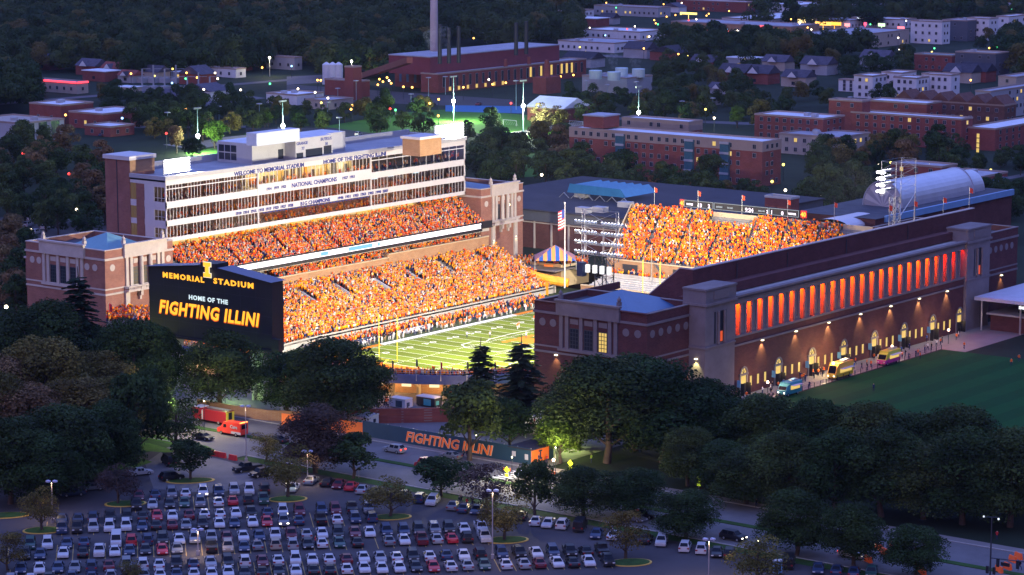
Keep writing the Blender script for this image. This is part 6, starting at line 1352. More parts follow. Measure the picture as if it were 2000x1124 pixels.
# parking bay lines
b=MB()
for y0,sl,xr,x0,x1 in((994,-.045,266,250,535),(1039,-.0345,121,105,745),(1089,-.037,49,30,965),(1137,-.031,20,0,1205)):
    a=G(x0,y0+sl*(x0-xr));c=G(x1,y0+sl*(x1-xr)); n=int((c-a).length/2.62); d=(c-a)/n
    for i in range(n+1):
        q=a+d*i-PD*7.5-RD*1.3; e=RD*.06; f=PD*10.6
        b.quad(*(tuple(Vector((v.x,v.y,.02))) for v in (q-e,q+e,q+e+f,q-e+f)))
struct('bay_lines',b,mat('bay_paint',(.45,.30,.10),.8,var=.2))
for i in range(3): bpy.data.objects
for k in PROTO.values():
    def kill(o):
        for c in list(o.children): kill(c)
        bpy.data.objects.remove(o)
    kill(k)
# fire engine
ORG=mat('fire_red',(.33,.02,.03),.3,.2,var=0,coat=.5)
def wheelset(t,pts,r=.5,w=.35):
    for (x,y) in pts:
        m=MB(); m.tube((x,y-w/2,r),(x,y+w/2,r),r,n=12); w_=part('wheel',m,RUB,t); m=MB(); s=-1 if y<0 else 1; m.tube((x,y+s*w/2,r),(x,y+s*(w/2+.03),r),r*.55,n=8); part('rim',m,METAL,w_)
fe=thing('fire_engine','dark red fire engine with ladders on its roof and yellow striped back','fire engine',(0,0,0))
b=MB(); b.box(2.4,4.8,-1.25,1.25,.6,3.0); b.box(-4.6,1.9,-1.25,1.25,.6,2.9); part('body',b,ORG,fe); b=MB(); b.box(2.45,4.75,-1.2,1.2,3.0,3.1); b.box(1.9,2.4,-1.15,1.15,.6,2.6); part('cab_roof',b,WHITE,fe)
b=MB(); b.box(4.8,4.83,-1.1,1.1,1.6,2.7); b.box(3.2,4.5,-1.28,-1.25,1.7,2.6); b.box(3.2,4.5,1.25,1.28,1.7,2.6); part('cab_window',b,CG,fe)
b=MB(); 
for k in range(3): b.tube((-4.4,-.6+k*.5,3.1),(1.6,-.6+k*.5,3.1),.07,n=4)
for k in range(14): b.tube((-4.3+k*.44,-.6,3.1),(-4.3+k*.44,.4,3.1),.05,n=4)
part('ladder',b,METAL,fe); b=MB(); b.box(-4.63,-4.6,-1.2,1.2,.7,2.8); part('striped_back',b,mat('chevron_yellow',(.7,.6,.05),.5,var=0),fe); b=MB(); b.box(-4.66,-4.63,-.5,.5,1.2,2.7); part('back_shutter',b,BLACK,fe)
b=MB(); b.box(-4.4,-2,-1.28,-1.25,1.2,2.4); b.box(-1.5,1.5,-1.28,-1.25,1.2,2.4); part('locker',b,mat('fire_red_dark',(.22,.02,.03),.4,var=0),fe); wheelset(fe,[(3.4,-1.05),(3.4,1.05),(-2.4,-1.05),(-2.4,1.05)])
for sy in(-.9,.7): b=MB(); b.box(4.8,4.9,sy,sy+.3,.9,1.15); part('headlight',b,HLON,fe)
def mv(t,x,y,rz,s=1):
    p=G(x,y); t.location=(p.x,p.y,.03); t.rotation_euler=(0,0,rz); t.scale=(s,s,s)
mv(fe,418,826,R(90))
am=thing('ambulance','bright red ambulance van with white lettering and lit flashers','ambulance',(0,0,0))
b=MB(); b.add([(2.9,-1,.45),(2.9,1,.45),(2.9,1,1.2),(2.9,-1,1.2),(2.0,-1,1.5),(2.0,1,1.5),(1.2,-1,2.5),(1.2,1,2.5),(-3,-1,2.6),(-3,1,2.6),(-3,-1,.45),(-3,1,.45)],[(0,1,2,3),(3,2,5,4),(4,5,7,6),(6,7,9,8),(8,9,11,10),(0,10,11,1),(0,3,4,6,8,10),(1,11,9,7,5,2)]); RDM=mat('ambulance_red',(.75,.05,.03),.3,var=0,coat=.4); part('body',b,RDM,am)
b=MB(); b.add([(1.97,-.85,1.62),(1.97,.85,1.62),(1.27,.85,2.42),(1.27,-.85,2.42)],[(0,1,2,3)]); b.box(.6,1.3,-1.03,-1,1.5,2.1); b.box(.6,1.3,1,1.03,1.5,2.1); b.box(-3.03,-3,-.7,.7,1.5,2.3); part('windows',b,CG,am); b=MB(); b.box(-3.02,-.6,-1.02,-1.0,.5,.95); b.box(-3.02,-.6,1.,1.02,.5,.95); part('white_stripe',b,WHITE,am)
text('lettering','Care',.9,WHITE,(0.2,-1.03,1.5),(-1,0,0),(0,0,1),am,bold=.02).rotation_euler=(0,0,0); text('lettering','Care',.9,WHITE,(-.4,1.03,1.5),(-1,0,0),(0,0,1),am,bold=.02)
b=MB(); b.box(-3.0,-2.7,-.9,.9,2.6,2.75); part('flasher',b,glow('flash_orange',(1,.25,.05),5),am); wheelset(am,[(1.9,-.9),(1.9,.9),(-1.8,-.9),(-1.8,.9)],.36,.25); mv(am,454,850,R(90),1.1)
# food trucks beside the colonnade
def truck(lab,cols,x,y,rz,L=7,H=3,glowc=None,sign=None):
    t=thing('food_truck',lab,'food truck',(0,0,0),'food trucks on the stadium walk'); m1=mat('truck_%s'%lab[:6],cols[0],.5,var=.05); m2=mat('truck2_%s'%lab[:6],cols[1],.5,var=.05)
    b=MB(); b.box(-L/2,L/2-1.6,-1.15,1.15,.5,H*.55,0); b.box(-L/2,L/2-1.6,-1.15,1.15,H*.55,H,1); b.box(L/2-1.6,L/2-.2,-1.1,1.1,.5,1.4,0); b.add([(L/2-1.6,-1.1,1.4),(L/2-.4,-1.1,1.4),(L/2-1.2,-1.1,H-.4),(L/2-1.6,-1.1,H-.4),(L/2-1.6,1.1,1.4),(L/2-.4,1.1,1.4),(L/2-1.2,1.1,H-.4),(L/2-1.6,1.1,H-.4)],[(0,1,2,3),(7,6,5,4),(1,5,6,2),(2,6,7,3)],1); part('body',b,[m1,m2],t)
    b=MB(); b.add([(L/2-.42,-.95,1.5),(L/2-.42,.95,1.5),(L/2-1.15,.95,H-.5),(L/2-1.15,-.95,H-.5)],[(0,1,2,3)]); part('windscreen',b,CG,t); b=MB(); b.box(-L/2+.8,L/2-2.2,1.15,1.2,1.4,2.3); part('serving_hatch',b,GLASSW,t); b=MB(); b.box(-L/2+.8,L/2-2.2,1.15,2.1,2.35,2.42); part('awning',b,WHITE,t)
    b=MB(); b.box(-L/2+.5,-.5,-.5,.5,H,H+.35); part('roof_vent',b,METAL,t); wheelset(t,[(L/2-1.3,-1),(L/2-1.3,1),(-L/2+1.5,-1),(-L/2+1.5,1)],.4,.25)
    for sy in(-.9,.6): b=MB(); b.box(L/2-.22,L/2-.15,sy,sy+.3,.8,1.05); part('headlight',b,HLON if glowc else HL,t)
    mv(t,x,y,rz); return t
truck('teal food truck with lit roof, nearest of the trucks',((.03,.22,.25),(.05,.30,.33)),1541,772,R(178),6.5,3,1)
truck('yellow food truck by the brightly lit doorway',((.75,.50,.04),(.85,.42,.05)),1640,738,R(180),8,3.6,1)
truck('round-topped yellow and magenta food trailer',((.55,.04,.25),(.55,.55,.05)),1735,711,R(182),7.5,3.2)
for x,y,z,e,c in((1541,758,4,200,(.5,.9,1)),(1640,730,5,1500,(1,.75,.3)),(1605,735,3,1500,(1,.8,.3)),(1735,700,4,60,(1,.9,.5))): p=G(x,y); lamp('POINT','truck_light',(p.x,p.y-1,z),e,c,.2)
# ============================================================ STREET FURNITURE
def lotlamp(x,yb,yt_,label,on=True,double=True):
    p=G(x,yb); z=ZAT(yt_,p.x,p.y); t=thing('lot_lamp',label,'street lamp',(p.x,p.y,0),'tall lamps in the car park')
    b=MB(); b.tube((p.x,p.y,0),(p.x,p.y,.8),.3,n=8); b.tube((p.x,p.y,.8),(p.x,p.y,z),.12,.09,n=6); part('pole',b,mat('lamp_pole',(.4,.34,.33),.5,.2,var=0),t)
    for s in(-1,1):
        b=MB(); b.box(p.x+s*.25*RT.x-.28+s*.35*RT.x,p.x+s*.25*RT.x+.28+s*.35*RT.x,p.y+s*.6*RT.y-.35,p.y+s*.6*RT.y+.35,z,z+.3); part('lamp_head',b,mat('lamp_head_violet',(.5,.48,.6),.4,var=0),t)
    lamp('SPOT','lamp_light',(p.x,p.y,z-.15),2500,(1,.72,.42),.25,target=(p.x,p.y,0),spot=150,blend=.6,parent=t)
for a in [(103,1022,942,'tall car park lamp at the far left beside the small island tree'),(387,1085,1036,'tall car park lamp in the third row of cars'),(601,945,883,'tall car park lamp beside the grass island at the top'),(962,1092,960,'tall car park lamp right of the third row of cars'),(1384,1140,1055,'tall car park lamp at the bottom right of the lot'),(481,903,795,'tall lamp by the ambulance')]: lotlamp(*a)
GLB=glow('globe_lamp',(1,.62,.45),6)
for i,(x,yb,yt_) in enumerate([(1499,776,747),(1627,742,710),(1742,700,677),(1852,672,645),(1081,925,899),(1390,815,800)]):
    p=G(x,yb); z=ZAT(yt_,p.x,p.y); t=thing('globe_lamp','globe lamp post %s'%['at the near end of the walk by the teal truck','in front of the yellow truck','beside the magenta trailer','at the far corner of the dark lawn','on the pavement beside the orange letter panel','glowing through the trees below the stone pavilion'][i],'street lamp',(p.x,p.y,0),'globe lamps')
    b=MB(); b.tube((p.x,p.y,0),(p.x,p.y,z-.2),.07,n=6); part('post',b,DMETAL,t); b=MB(); b.sph((p.x,p.y,z),.32,n=10,k=6); part('globe',b,GLB,t); lamp('POINT','globe_glow',(p.x,p.y,z+.5),1500,(1,.72,.42),.3,parent=t)
# fence along the lawn
fn=thing('lawn_fence','low dark metal fence between the walk and the dark lawn','fence',(20,-130,0))
for i in range(34):
    x=-14+i*2.5; b=MB(); b.box(x-.05,x+.05,-130.05,-129.95,0,1.2)
    if i<33:
        for z in(.15,.65,1.15): b.box(x,x+2.5,-130.02,-129.98,z,z+.04)
    part('fence_panel',b,DMETAL,fn)
# the banner fence
bf=thing('banner_fence','long navy banner fence reading FIGHTING ILLINI beside the street','fence',(-87.5,-95,0))
NB=mat('banner_navy',(.015,.05,.085),.6,var=.08); a=G(705,853); c=G(1040,906); U_=-87.2
ya=G(705,853).y; yb=ONU(1036,900,U_).y
b=MB(); b.box(U_,U_+.12,yb,ya,0,3.2); part('banner_cloth',b,NB,bf)
for k in range(14): y=ya+(yb-ya)*k/13; b=MB(); b.box(U_+.14,U_+.3,y-.06,y+.06,0,3.3); part('fence_post',b,METAL,bf)
OB=mat('banner_orange_glow',(.75,.16,.03),.6,var=.05,emis=(1,.2,.02),es=.16); WB_=mat('banner_white',(.8,.7,.65),.6,var=0)  # letters and orange panels glow faintly; the brightness is put into the paint
p=ONU(793,868,U_-.03); e=ONU(963,900,U_-.03); text('letters','FIGHTING ILLINI',2.75,OB,(U_-.10,p.y,.62),(0,-1,0),(0,0,1),bf,bold=.055,shear=.2,fit=p.y-e.y); text('letters','FIGHTING ILLINI',2.75,WB_,(U_-.05,p.y+.05,.6),(0,-1,0),(0,0,1),bf,bold=.10,shear=.2,fit=p.y-e.y+.1)
b=MB(); y0=ONU(1000,895,U_).y; b.box(U_-.03,U_,y0-.9,y0,1.2,2.2); y0=ONU(1025,899,U_).y; b.box(U_-.03,U_,y0-.8,y0,.9,2.0); part('notice',b,WHITE,bf)
kt=thing('gate_booth','navy gate booth with an orange end panel bearing a block letter','booth',(-84,-127,0)); 
b=MB(); b.box(U_+.2,-80,yb-.1,yb+5,0,2.9); part('booth_wall',b,NB,kt); b=MB(); b.box(U_-.2,-79.6,yb-.6,yb+5.4,2.9,3.1); part('booth_roof',b,mat('slate_roof',(.1,.095,.13)),kt); b=MB(); b.box(U_+.2,-81.5,yb-.16,yb-.1,.3,2.8); part('orange_panel',b,OB,kt)
b=MB(); x0=U_+2.4; b.box(x0,x0+1.1,yb-.2,yb-.16,.7,1.0); b.box(x0,x0+1.1,yb-.2,yb-.16,2.2,2.5); b.box(x0+.35,x0+.75,yb-.2,yb-.16,1.0,2.2); part('block_letter',b,NAVY,kt)
ofn=thing('orange_panel_fence','orange panel fence left of the long navy banner','fence',tuple(G(690,850))); 
for i in range(8):
    p=G(550+i*22,832+i*2.6); q=G(550+(i+1)*22,832+(i+1)*2.6); b=MB(); b.add([(p.x,p.y,0),(q.x,q.y,0),(q.x,q.y,2.6),(p.x,p.y,2.6),(p.x+.15,p.y,0),(q.x+.15,q.y,0),(q.x+.15,q.y,2.6),(p.x+.15,p.y,2.6)],[(0,1,2,3),(7,6,5,4),(3,2,6,7)]); part('panel',b,OB,ofn)
# brown wall behind the banner, containers, trailers
bw=thing('curved_brick_wall','curved dark red brick wall behind the banner yard','wall',(-70,-82,0)); b=MB(); P=[G(x,y) for x,y in [(640,828),(700,828),(760,827),(830,826),(900,824),(960,820)]]
for A,C in zip(P,P[1:]): b.add([(A.x,A.y,0),(C.x,C.y,0),(C.x,C.y,3.0),(A.x,A.y,3.0),(A.x+.5,A.y+.3,0),(C.x+.5,C.y+.3,0),(C.x+.5,C.y+.3,3.0),(A.x+.5,A.y+.3,3.0)],[(0,1,2,3),(7,6,5,4),(3,2,6,7)])
part('brick_face',b,BRICKR,bw)
tw=thing('low_terrace_wall','tan low terrace wall behind the fire engine','wall',tuple(G(560,815))); b=MB(); P=[G(x,y) for x,y in [(385,800),(450,812),(520,822),(600,826)]]
for A,C in zip(P,P[1:]): b.add([(A.x,A.y,0),(C.x,C.y,0),(C.x,C.y,2.2),(A.x,A.y,2.2),(A.x+.5,A.y+.3,0),(C.x+.5,C.y+.3,0),(C.x+.5,C.y+.3,2.2),(A.x+.5,A.y+.3,2.2)],[(0,1,2,3),(7,6,5,4),(3,2,6,7)])
part('wall_face',b,BRICKT,tw)
def boxthing(name,label,cat,x,y,L,W,H,m,rz=0,door=None,roof=None):
    t=thing(name,label,cat,(0,0,0)); b=MB(); b.box(-L/2,L/2,-W/2,W/2,.3,H); part('body',b,m,t); b=MB(); b.box(-L/2-.1,L/2+.1,-W/2-.1,W/2+.1,H,H+.15); part('roof',b,roof or WHITE,t)
    b=MB(); b.box(-L/2-.03,-L/2,-W*.3,W*.1,.4,H*.85); b.box(-L*.3,L*.1,-W/2-.03,-W/2,.6,H*.7); part('door',b,door or GLASSD,t); wheelset(t,[(-L*.2,-W/2),(-L*.2,W/2)],.3,.15) if name=='trailer' else None
    p=G(x,y); t.location=(p.x,p.y,0); t.rotation_euler=(0,0,rz); return t
boxthing('trailer','white office trailer in front of the lit concourse','trailer',783,797,2.4,4.4,2.1,mat('pale_blue_panel',(.4,.42,.6),.5,var=.05),0,NAVY)
boxthing('trailer','black trailer with teal stripe half hidden by the green tree','trailer',838,794,2.4,5,2.1,BLACK,0,mat('teal_stripe',(.05,.3,.35),.5,var=0))
boxthing('shipping_container','white container stall with open door left of the banner yard','container',705,838,2.5,4.5,2.6,WHITE,0,mat('teal_stripe',(.05,.3,.35)))
boxthing('shipping_container','small white stall beside the open container','container',722,832,2.2,3,2.4,WHITE,0)
boxthing('portable_toilet','blue portable toilet beside the far walkway doorways','portable toilet',1698,686,1.2,1.2,2.4,mat('portable_blue',(.03,.12,.4),.5,var=0))
boxthing('portable_toilet','pale blue portable toilet at the bottom of the car park','portable toilet',1518,1122,1.2,1.2,2.3,mat('portable_pale',(.2,.35,.5),.5,var=0))
boxthing('utility_cabinet','blue cabinet at the foot of the dark brick tower','cabinet',1012,795,1.6,1.2,2.,mat('portable_blue',(.03,.12,.4)))
# vaulted canopy
vc=thing('entrance_canopy','glowing white barrel canopy with a red block letter over the entrance','canopy',tuple(G(1060,850)))
A=G(1045,857); C=G(1100,828); d=(C-A).normalized(); n=Vector((-d.y,d.x,0)); L=14
b=MB()
for i in range(10):
    a0=math.pi*i/10;a1=math.pi*(i+1)/10
    f=lambda s,a:(A+d*s+n*(2.2*math.cos(a))+Vector((0,0,3.0+1.6*math.sin(a)))); b.add([f(0,a0),f(L,a0),f(L,a1),f(0,a1)],[(0,1,2,3)])
part('barrel_roof',b,mat('canopy_fabric',(.7,.68,.6),.6,var=.05),vc)
b=MB()
for i in range(10): a0=math.pi*i/10;a1=math.pi*(i+1)/10; b.add([A+Vector((0,0,3.0)),f(0,a0),f(0,a1)],[(0,1,2)])
part('end_panel',b,mat('canopy_end',(.75,.7,.62),.6,var=0,emis=(1,.85,.5),es=.25),vc)
for s in(0,4.5,9,13.5):
    for q in(-2.1,2.1): P=A+d*s+n*q; b=MB(); b.tube((P.x,P.y,0),(P.x,P.y,3),.08,n=5); part('post',b,METAL,vc)
for s in(2,7,12): P=A+d*s; lamp('POINT','canopy_light',(P.x,P.y,2.7),260,(1,.82,.4),.3,parent=vc)
text('letter','I',1.1,mat('sign_red',(.5,.03,.03),.5,var=0),tuple(A-d*.06+n*.25+Vector((0,0,3.35))),tuple(-n),(0,0,1),vc,bold=.08)
text('letter','ILLINI',.42,mat('sign_red',(.5,.03,.03)),tuple(A-d*.06+n*1.1+Vector((0,0,2.9))),tuple(-n),(0,0,1),vc,bold=.02)
# barriers and cones
def barrier(x,y,lab,c=None,rz=R(90),grp='plastic barriers'):
    p=G(x,y); t=thing('barrier',lab,'barrier',(p.x,p.y,0),grp,rz); m=c or mat('barrier_orange',(.8,.10,.02),.5,var=0,emis=(1,.15,.02),es=.05)
    b=MB(); b.add([(-.95,-.3,0),(.95,-.3,0),(.95,.3,0),(-.95,.3,0),(-.95,-.12,1.05),(.95,-.12,1.05),(.95,.12,1.05),(-.95,.12,1.05)],[(0,1,5,4),(1,2,6,5),(2,3,7,6),(3,0,4,7),(4,5,6,7)]); o=part('barrier_body',b,m,t); o.location=(0,0,0)
    b=MB(); b.box(-.8,.8,-.24,-.2,.45,.6); part('groove',b,mat('barrier_shade',(.4,.05,.02),.6,var=0),t).location=(0,-.22,.45)
RB=mat('barrier_red',(.55,.03,.03),.5,var=0)
for i,(x,y) in enumerate([(408,889),(419,891),(434,894),(455,899)]): barrier(x,y,'red water barrier across the driveway, %s from the left'%NTH[i],RB)
for i,(x,y) in enumerate([(1696,1098),(1728,1083),(1716,1075),(1745,1072),(1951,1118),(1968,1112),(1989,1092),(1978,1098),(1801,1121)]): barrier(x,y,'orange barrier on the dark street at the lower right, %s from the left'%NTH[[0,2,1,3,5,6,8,7,4][i]],rz=R(60))
# traffic signal
tsg=thing('traffic_signal','tall black traffic signal mast with street lamp arms at the lower right corner','traffic signal',tuple(G(1933,1150))); p=G(1933,1150); z1=ZAT(1012,p.x,p.y); z2=ZAT(1090,p.x,p.y)
b=MB(); b.tube((p.x,p.y,0),(p.x,p.y,z1),.17,.1,n=8); part('mast',b,mat('dark_steel',(.05,.055,.07)),tsg)
b=MB(); b.tube((p.x,p.y,z2),(p.x+2,p.y-8,z2-.1),.1,n=6); b.tube((p.x-.2,p.y+1.4,z1),(p.x+.3,p.y-1.2,z1+.2),.06,n=5); part('arm',b,DMETAL,tsg)
for k in(1.2,4.3,7.4): b=MB(); b.box(p.x-.3+k*.25,p.x+k*.25+.1,p.y-k-.2,p.y-k+.2,z2-1.3,z2+.1); part('signal_head',b,BLACK,tsg)
b=MB(); b.box(p.x-.2,p.x+.1,p.y+.3,p.y+.7,z2-2.6,z2-1.4); b.box(p.x-.2,p.x+.1,p.y-.9,p.y-.5,z2-2.6,z2-1.4); part('walk_signal',b,BLACK,tsg)
b=MB(); b.box(p.x+.4,p.x+.45,p.y-3.2,p.y-1.6,z2-1.1,z2-.5); part('name_plate',b,BLACK,tsg)
for s in(1.4,-1.2): b=MB(); b.sph((p.x,p.y+s,z1),.16); part('lamp_head',b,glow('led_head',(.8,.9,1),2),tsg)
# warning signs
YG=mat('sign_yellow_green',(.6,.75,.03),.5,var=0,emis=(.7,1,.05),es=.35)
for i,(x,yb,yt_) in enumerate([(990,938,918),(1114,918,905),(1365,960,936)]):
    p=G(x,yb); z=ZAT(yt_,p.x,p.y); t=thing('warning_sign',['fluorescent diamond sign beside the crosswalk','fluorescent diamond sign behind the globe lamp','fluorescent diamond sign on the dark verge at right'][i],'road sign',(p.x,p.y,0)); b=MB(); b.tube((p.x,p.y,0),(p.x,p.y,z),.04,n=5); part('post',b,METAL,t)
    b=MB(); b.add([(p.x-.05,p.y,z-.7),(p.x-.05,p.y-.7,z),(p.x-.05,p.y,z+.7),(p.x-.05,p.y+.7,z)],[(0,1,2,3)]); b.box(p.x-.06,p.x-.03,p.y-.4,p.y+.4,z-1.3,z-.75); part('plate',b,YG,t)
for i,(x,yb) in enumerate([(701,935),(957,958),(1330,1043),(1195,1050)]):
    p=G(x,yb); b=MB(); b.tube((p.x,p.y,0),(p.x,p.y,2),.03,n=4); b.box(p.x-.03,p.x,p.y-.25,p.y+.25,1.5,2.1); tag(part('small_sign',b,LGREY),'small pale sign on the car park verge, %s from the left'%NTH[[0,1,3,2][i]],'sign')
# crosswalk and warm pools of light
b=MB(); 
for k in range(9): b.box(-89.2-.0-k*1.25-.5,-89.2-k*1.25,-130.5,-126.5,.018,.02)
struct('crosswalk',b,WPAINT)
for x,y,z,e,c in((1000,945,5,9000,(1,.9,.5)),(1085,925,5,3500,(1,.8,.5)),(330,845,6,8000,(.95,1,.55)),(400,850,7,9000,(1,.85,.5)),(1110,880,2.5,3500,(.75,1,.3)),(440,790,3,2500,(.5,1,.25)),(930,870,2,500,(.9,1,.3)),(160,740,6,5000,(.9,1,.15)),(1495,925,6,1800,(.8,.9,.15)),(1480,985,5,1200,(1,.85,.4)),(1480,1115,5,250,(.9,.9,.2)),(560,965,2,90,(.6,1,.3)),(720,790,3,1500,(1,.6,.3)),(900,800,3,2000,(1,.65,.3)),(1020,790,3,500,(.8,1,.3))):
    p=G(x,y); t=thing('ground_lamp','small lamp hidden among the trees or kerbs near picture point %d %d'%(x,y) if False else 'small post lamp lighting its surroundings %s'%{1000:'at the crosswalk',1085:'by the globe lamp',330:'beside the bright lawn strip',400:'over the lit street near the fire engine',1110:'under the bright green tree',440:'under the tree before the scoreboard',930:'under the tree before the banner',160:'among the dark left trees',1495:'in the trees above the dark street',1480:'on the dark pavement' if y<1000 else 'under the yellowish tree at the bottom',560:'on the grass island',720:'left of the trailers',900:'on the concourse yard',1020:'under the right conifer'}[x],'lamp',(p.x,p.y,0))
    b=MB(); b.tube((p.x,p.y,0),(p.x,p.y,z-.15),.05,n=5); part('post',b,DMETAL,t); b=MB(); b.sph((p.x,p.y,z),.14,n=8,k=4); part('bulb',b,glow('small_bulb',(1,.9,.6),4),t); lamp('POINT','lamp_glow',(p.x,p.y,z+.3),e,c,.25,parent=t)
# ============================================================ PEOPLE (single figures)
def person_mesh(name,arms,stride,seed):
    V=[(0,0,.95),(0,0,1.15),(0,0,1.42),(0,0,1.52),(0,.01,1.62),(0,.01,1.72)]; Rr=[.15,.14,.16,.06,.10,.085]; E=[(0,1),(1,2),(2,3),(3,4),(4,5)]
    for s in(-1,1):
        k=len(V); V+=[(s*.1,0,.88),(s*.11,stride*s*.18,.48),(s*.11,stride*s*.3-.02,.08),(s*.11,stride*s*.3+.14,.04)]; Rr+=[.11,.075,.05,.045]; E+=[(0,k),(k,k+1),(k+1,k+2),(k+2,k+3)]
        k=len(V); up=arms[0 if s<0 else 1]
        if up==0: pts=[(s*.21,0,1.4),(s*.26,0,1.13),(s*.25,.08,.88),(s*.25,.1,.79)]
        elif up==1: pts=[(s*.21,0,1.42),(s*.3,.02,1.62),(s*.24,.04,1.9),(s*.24,.04,2.0)]
        else: pts=[(s*.21,0,1.4),(s*.27,.04,1.15),(s*.16,.26,1.2),(s*.12,.33,1.22)]
        V+=pts; Rr+=[.065,.05,.04,.035]; E+=[(2,k),(k,k+1),(k+1,k+2),(k+2,k+3)]
    me=bpy.data.meshes.new(name+'_cage'); me.from_pydata(V,E,[]); o=bpy.data.objects.new('tmp',me); COL.objects.link(o)
    o.modifiers.new('s','SKIN'); o.modifiers.new('u','SUBSURF').levels=1
    for i,v in enumerate(me.skin_vertices[0].data): v.radius=(Rr[i],Rr[i]*.8); v.use_root=(i==0)
    dg=bpy.context.evaluated_depsgraph_get(); m2=bpy.data.meshes.new_from_object(o.evaluated_get(dg)); bpy.data.objects.remove(o); m2.name=name
    m2.materials.clear()
    for m in(SHIRT,PANTS,SKINM,HAIRM): m2.materials.append(m)
    for p in m2.polygons:
        c=p.center; z=c.z; r=abs(c.x)
        if z>1.53: p.material_index=3 if (z>1.68 or c.y<-.03) else 2
        elif z>1.46 and r<.08: p.material_index=2
        elif r>.2 and (z<1.1 or z>1.7): p.material_index=2
        elif z>.92 or r>.2: p.material_index=0
        else: p.material_index=1
        p.use_smooth=True
    return m2
SHIRT=mat('shirt_orange',(.80,.15,.02),.85,var=0); PANTS=mat('trousers_navy',(.03,.035,.08),.85,var=0); SKINM=mat('skin_tone',(.5,.3,.2),.6,var=0); HAIRM=mat('brown_hair',(.05,.03,.02),.8,var=0)
PM=[person_mesh('person_a',(0,0),.3,1),person_mesh('person_b',(0,2),.9,2),person_mesh('person_c',(1,0),.2,3),person_mesh('person_d',(2,2),0,4)]
SH={'orange':SHIRT,'white':mat('shirt_white',(.7,.7,.7),.85,var=0),'navy':mat('shirt_navy',(.02,.03,.1),.85,var=0),'black':mat('shirt_black',(.015,.015,.02),.85,var=0),'red':mat('shirt_red',(.5,.03,.03),.85,var=0),'blue':mat('shirt_blue',(.05,.12,.35),.85,var=0),'yellow-green':mat('shirt_hivis',(.5,.75,.05),.85,var=0)}
TR={'dark':PANTS,'white':SH['white'],'khaki':mat('trousers_khaki',(.3,.22,.13),.85,var=0)}
def person(x,y,z,col,lab,grp,pose=None,rz=None,tr='dark'):
    k=random.randrange(4) if pose is None else pose
    o=bpy.data.objects.new('person',PM[k]); COL.objects.link(o); o.location=(x,y,z); o.rotation_euler=(0,0,random.uniform(0,6.28) if rz is None else rz); s=random.uniform(.95,1.06); o.scale=(s*1.05,s*1.05,s)
    o.material_slots[0].link='OBJECT'; o.material_slots[0].material=SH[col]; o.material_slots[1].link='OBJECT'; o.material_slots[1].material=TR[tr]
    tag(o,lab,'person',grp); return o
random.seed(3)
wk=[(1458,780),(1505,765),(1508,760),(1489,770),(1506,772),(1563,742),(1566,745),(1570,743),(1573,746),(1590,740),(1588,735),(1598,735),(1602,732),(1606,736),(1609,731),(1594,730),(1581,759),(1530,755),(1668,722),(1683,722),(1694,724),(1701,718),(1671,712),(1693,715),(1707,704),(1715,705),(1762,700),(1768,697),(1775,703),(1789,698),(1793,696),(1797,702),(1806,690),(1812,684),(1819,684),(1829,677),(1837,674),(1840,670),(1787,664),(1796,667),(1810,668),(1832,662),(1868,665),(1872,660),(1883,682),(1975,715),(1706,765),(1990,707),(1776,684),(1760,690),(1545,770),(1520,760)]
for i,(x,y) in enumerate(wk):
    p=G(x,y); c=random.choice(['orange','orange','orange','black','navy','white','blue']); person(p.x,p.y,.03,c,'spectator in %s strolling on the walk beside the red-lit colonnade'%c,'people in %s on the colonnade walk'%c)
for x,y,c,l in [(983,928,'orange','left of two people in orange at the crosswalk'),(996,930,'orange','right of two people in orange at the crosswalk'),(1078,935,'orange','person in orange pointing beside the globe lamp'),(1084,937,'orange','person in orange right of the globe lamp post'),(897,988,'black','left of the dark pair waiting at the car park edge'),(901,986,'black','right of the dark pair waiting at the car park edge'),(912,990,'red','person in red bending by the parked cars'),(923,990,'black','person in black right of the person in red'),(1155,905,'yellow-green','person in a green vest under the big dark tree'),(1068,905,'red','person in red by the orange letter panel'),(1040,905,'white','person in white by the navy gate'),(1477,992,'black','lone walker on the dark pavement'),(1947,1055,'red','person in red under the street trees at right'),(1992,1115,'black','person in black by the traffic signal'),(1052,905,'navy','person in navy beside the gate booth'),(623,855,'red','person in red seen through the purple tree'),(1115,965,'red','person in red behind the dark street tree'),(616,1066,'red','person in red between parked cars in the third row'),(330,862,'blue','person in blue by the driveway lawn'),(1010,893,'black','person in black behind the banner'),(905,893,'black','left of two people standing under the banner letters'),(912,895,'black','right of two people standing under the banner letters')]:
    p=G(x,y); person(p.x,p.y,.03,c,l,None)
for i,(x,y,c,tr,l) in enumerate([(912,660-0,'white','dark','official in white near the top of the field'),(957,660,'white','dark','official on the turf left of the state outline'),(1028,661,'white','dark','official beside the orange block letter'),(1011,643,'orange','white','player in orange past the state outline'),(1043,628,'orange','white','player in orange at the tower edge'),(1014,640,'orange','white','second player in orange past the state outline')]):
    p=G(x,y,ZF); person(p.x,p.y,ZF,c,l,None,tr=tr)
for i in range(170):
    x=rng.uniform(6,92); y=rng.uniform(2.2,5.2)
    if x<45: c=random.choice(['white','navy','navy','black','white']) if x<30 else random.choice(['orange','white','navy'])
    else: c=random.choice(['orange','orange','orange','white','navy'])
    person(x,y,ZF,c,'player or staff member in %s standing along the far sideline'%c,'people in %s along the far sideline'%c,tr=random.choice(['dark','white','khaki']))
for i in range(34):
    p=G(rng.uniform(715,775),rng.uniform(786,797)); c=random.choice(['orange','white','black']); person(p.x,p.y,.05,c,'spectator in %s in the yard before the lit concourse'%c,'people in %s in the concourse yard'%c)
for i in range(10):
    b=MB(); x=14+i*1.0+ (i//5)*14; b.box(x,x+.9,5.6,6.1,ZF,ZF+.5)
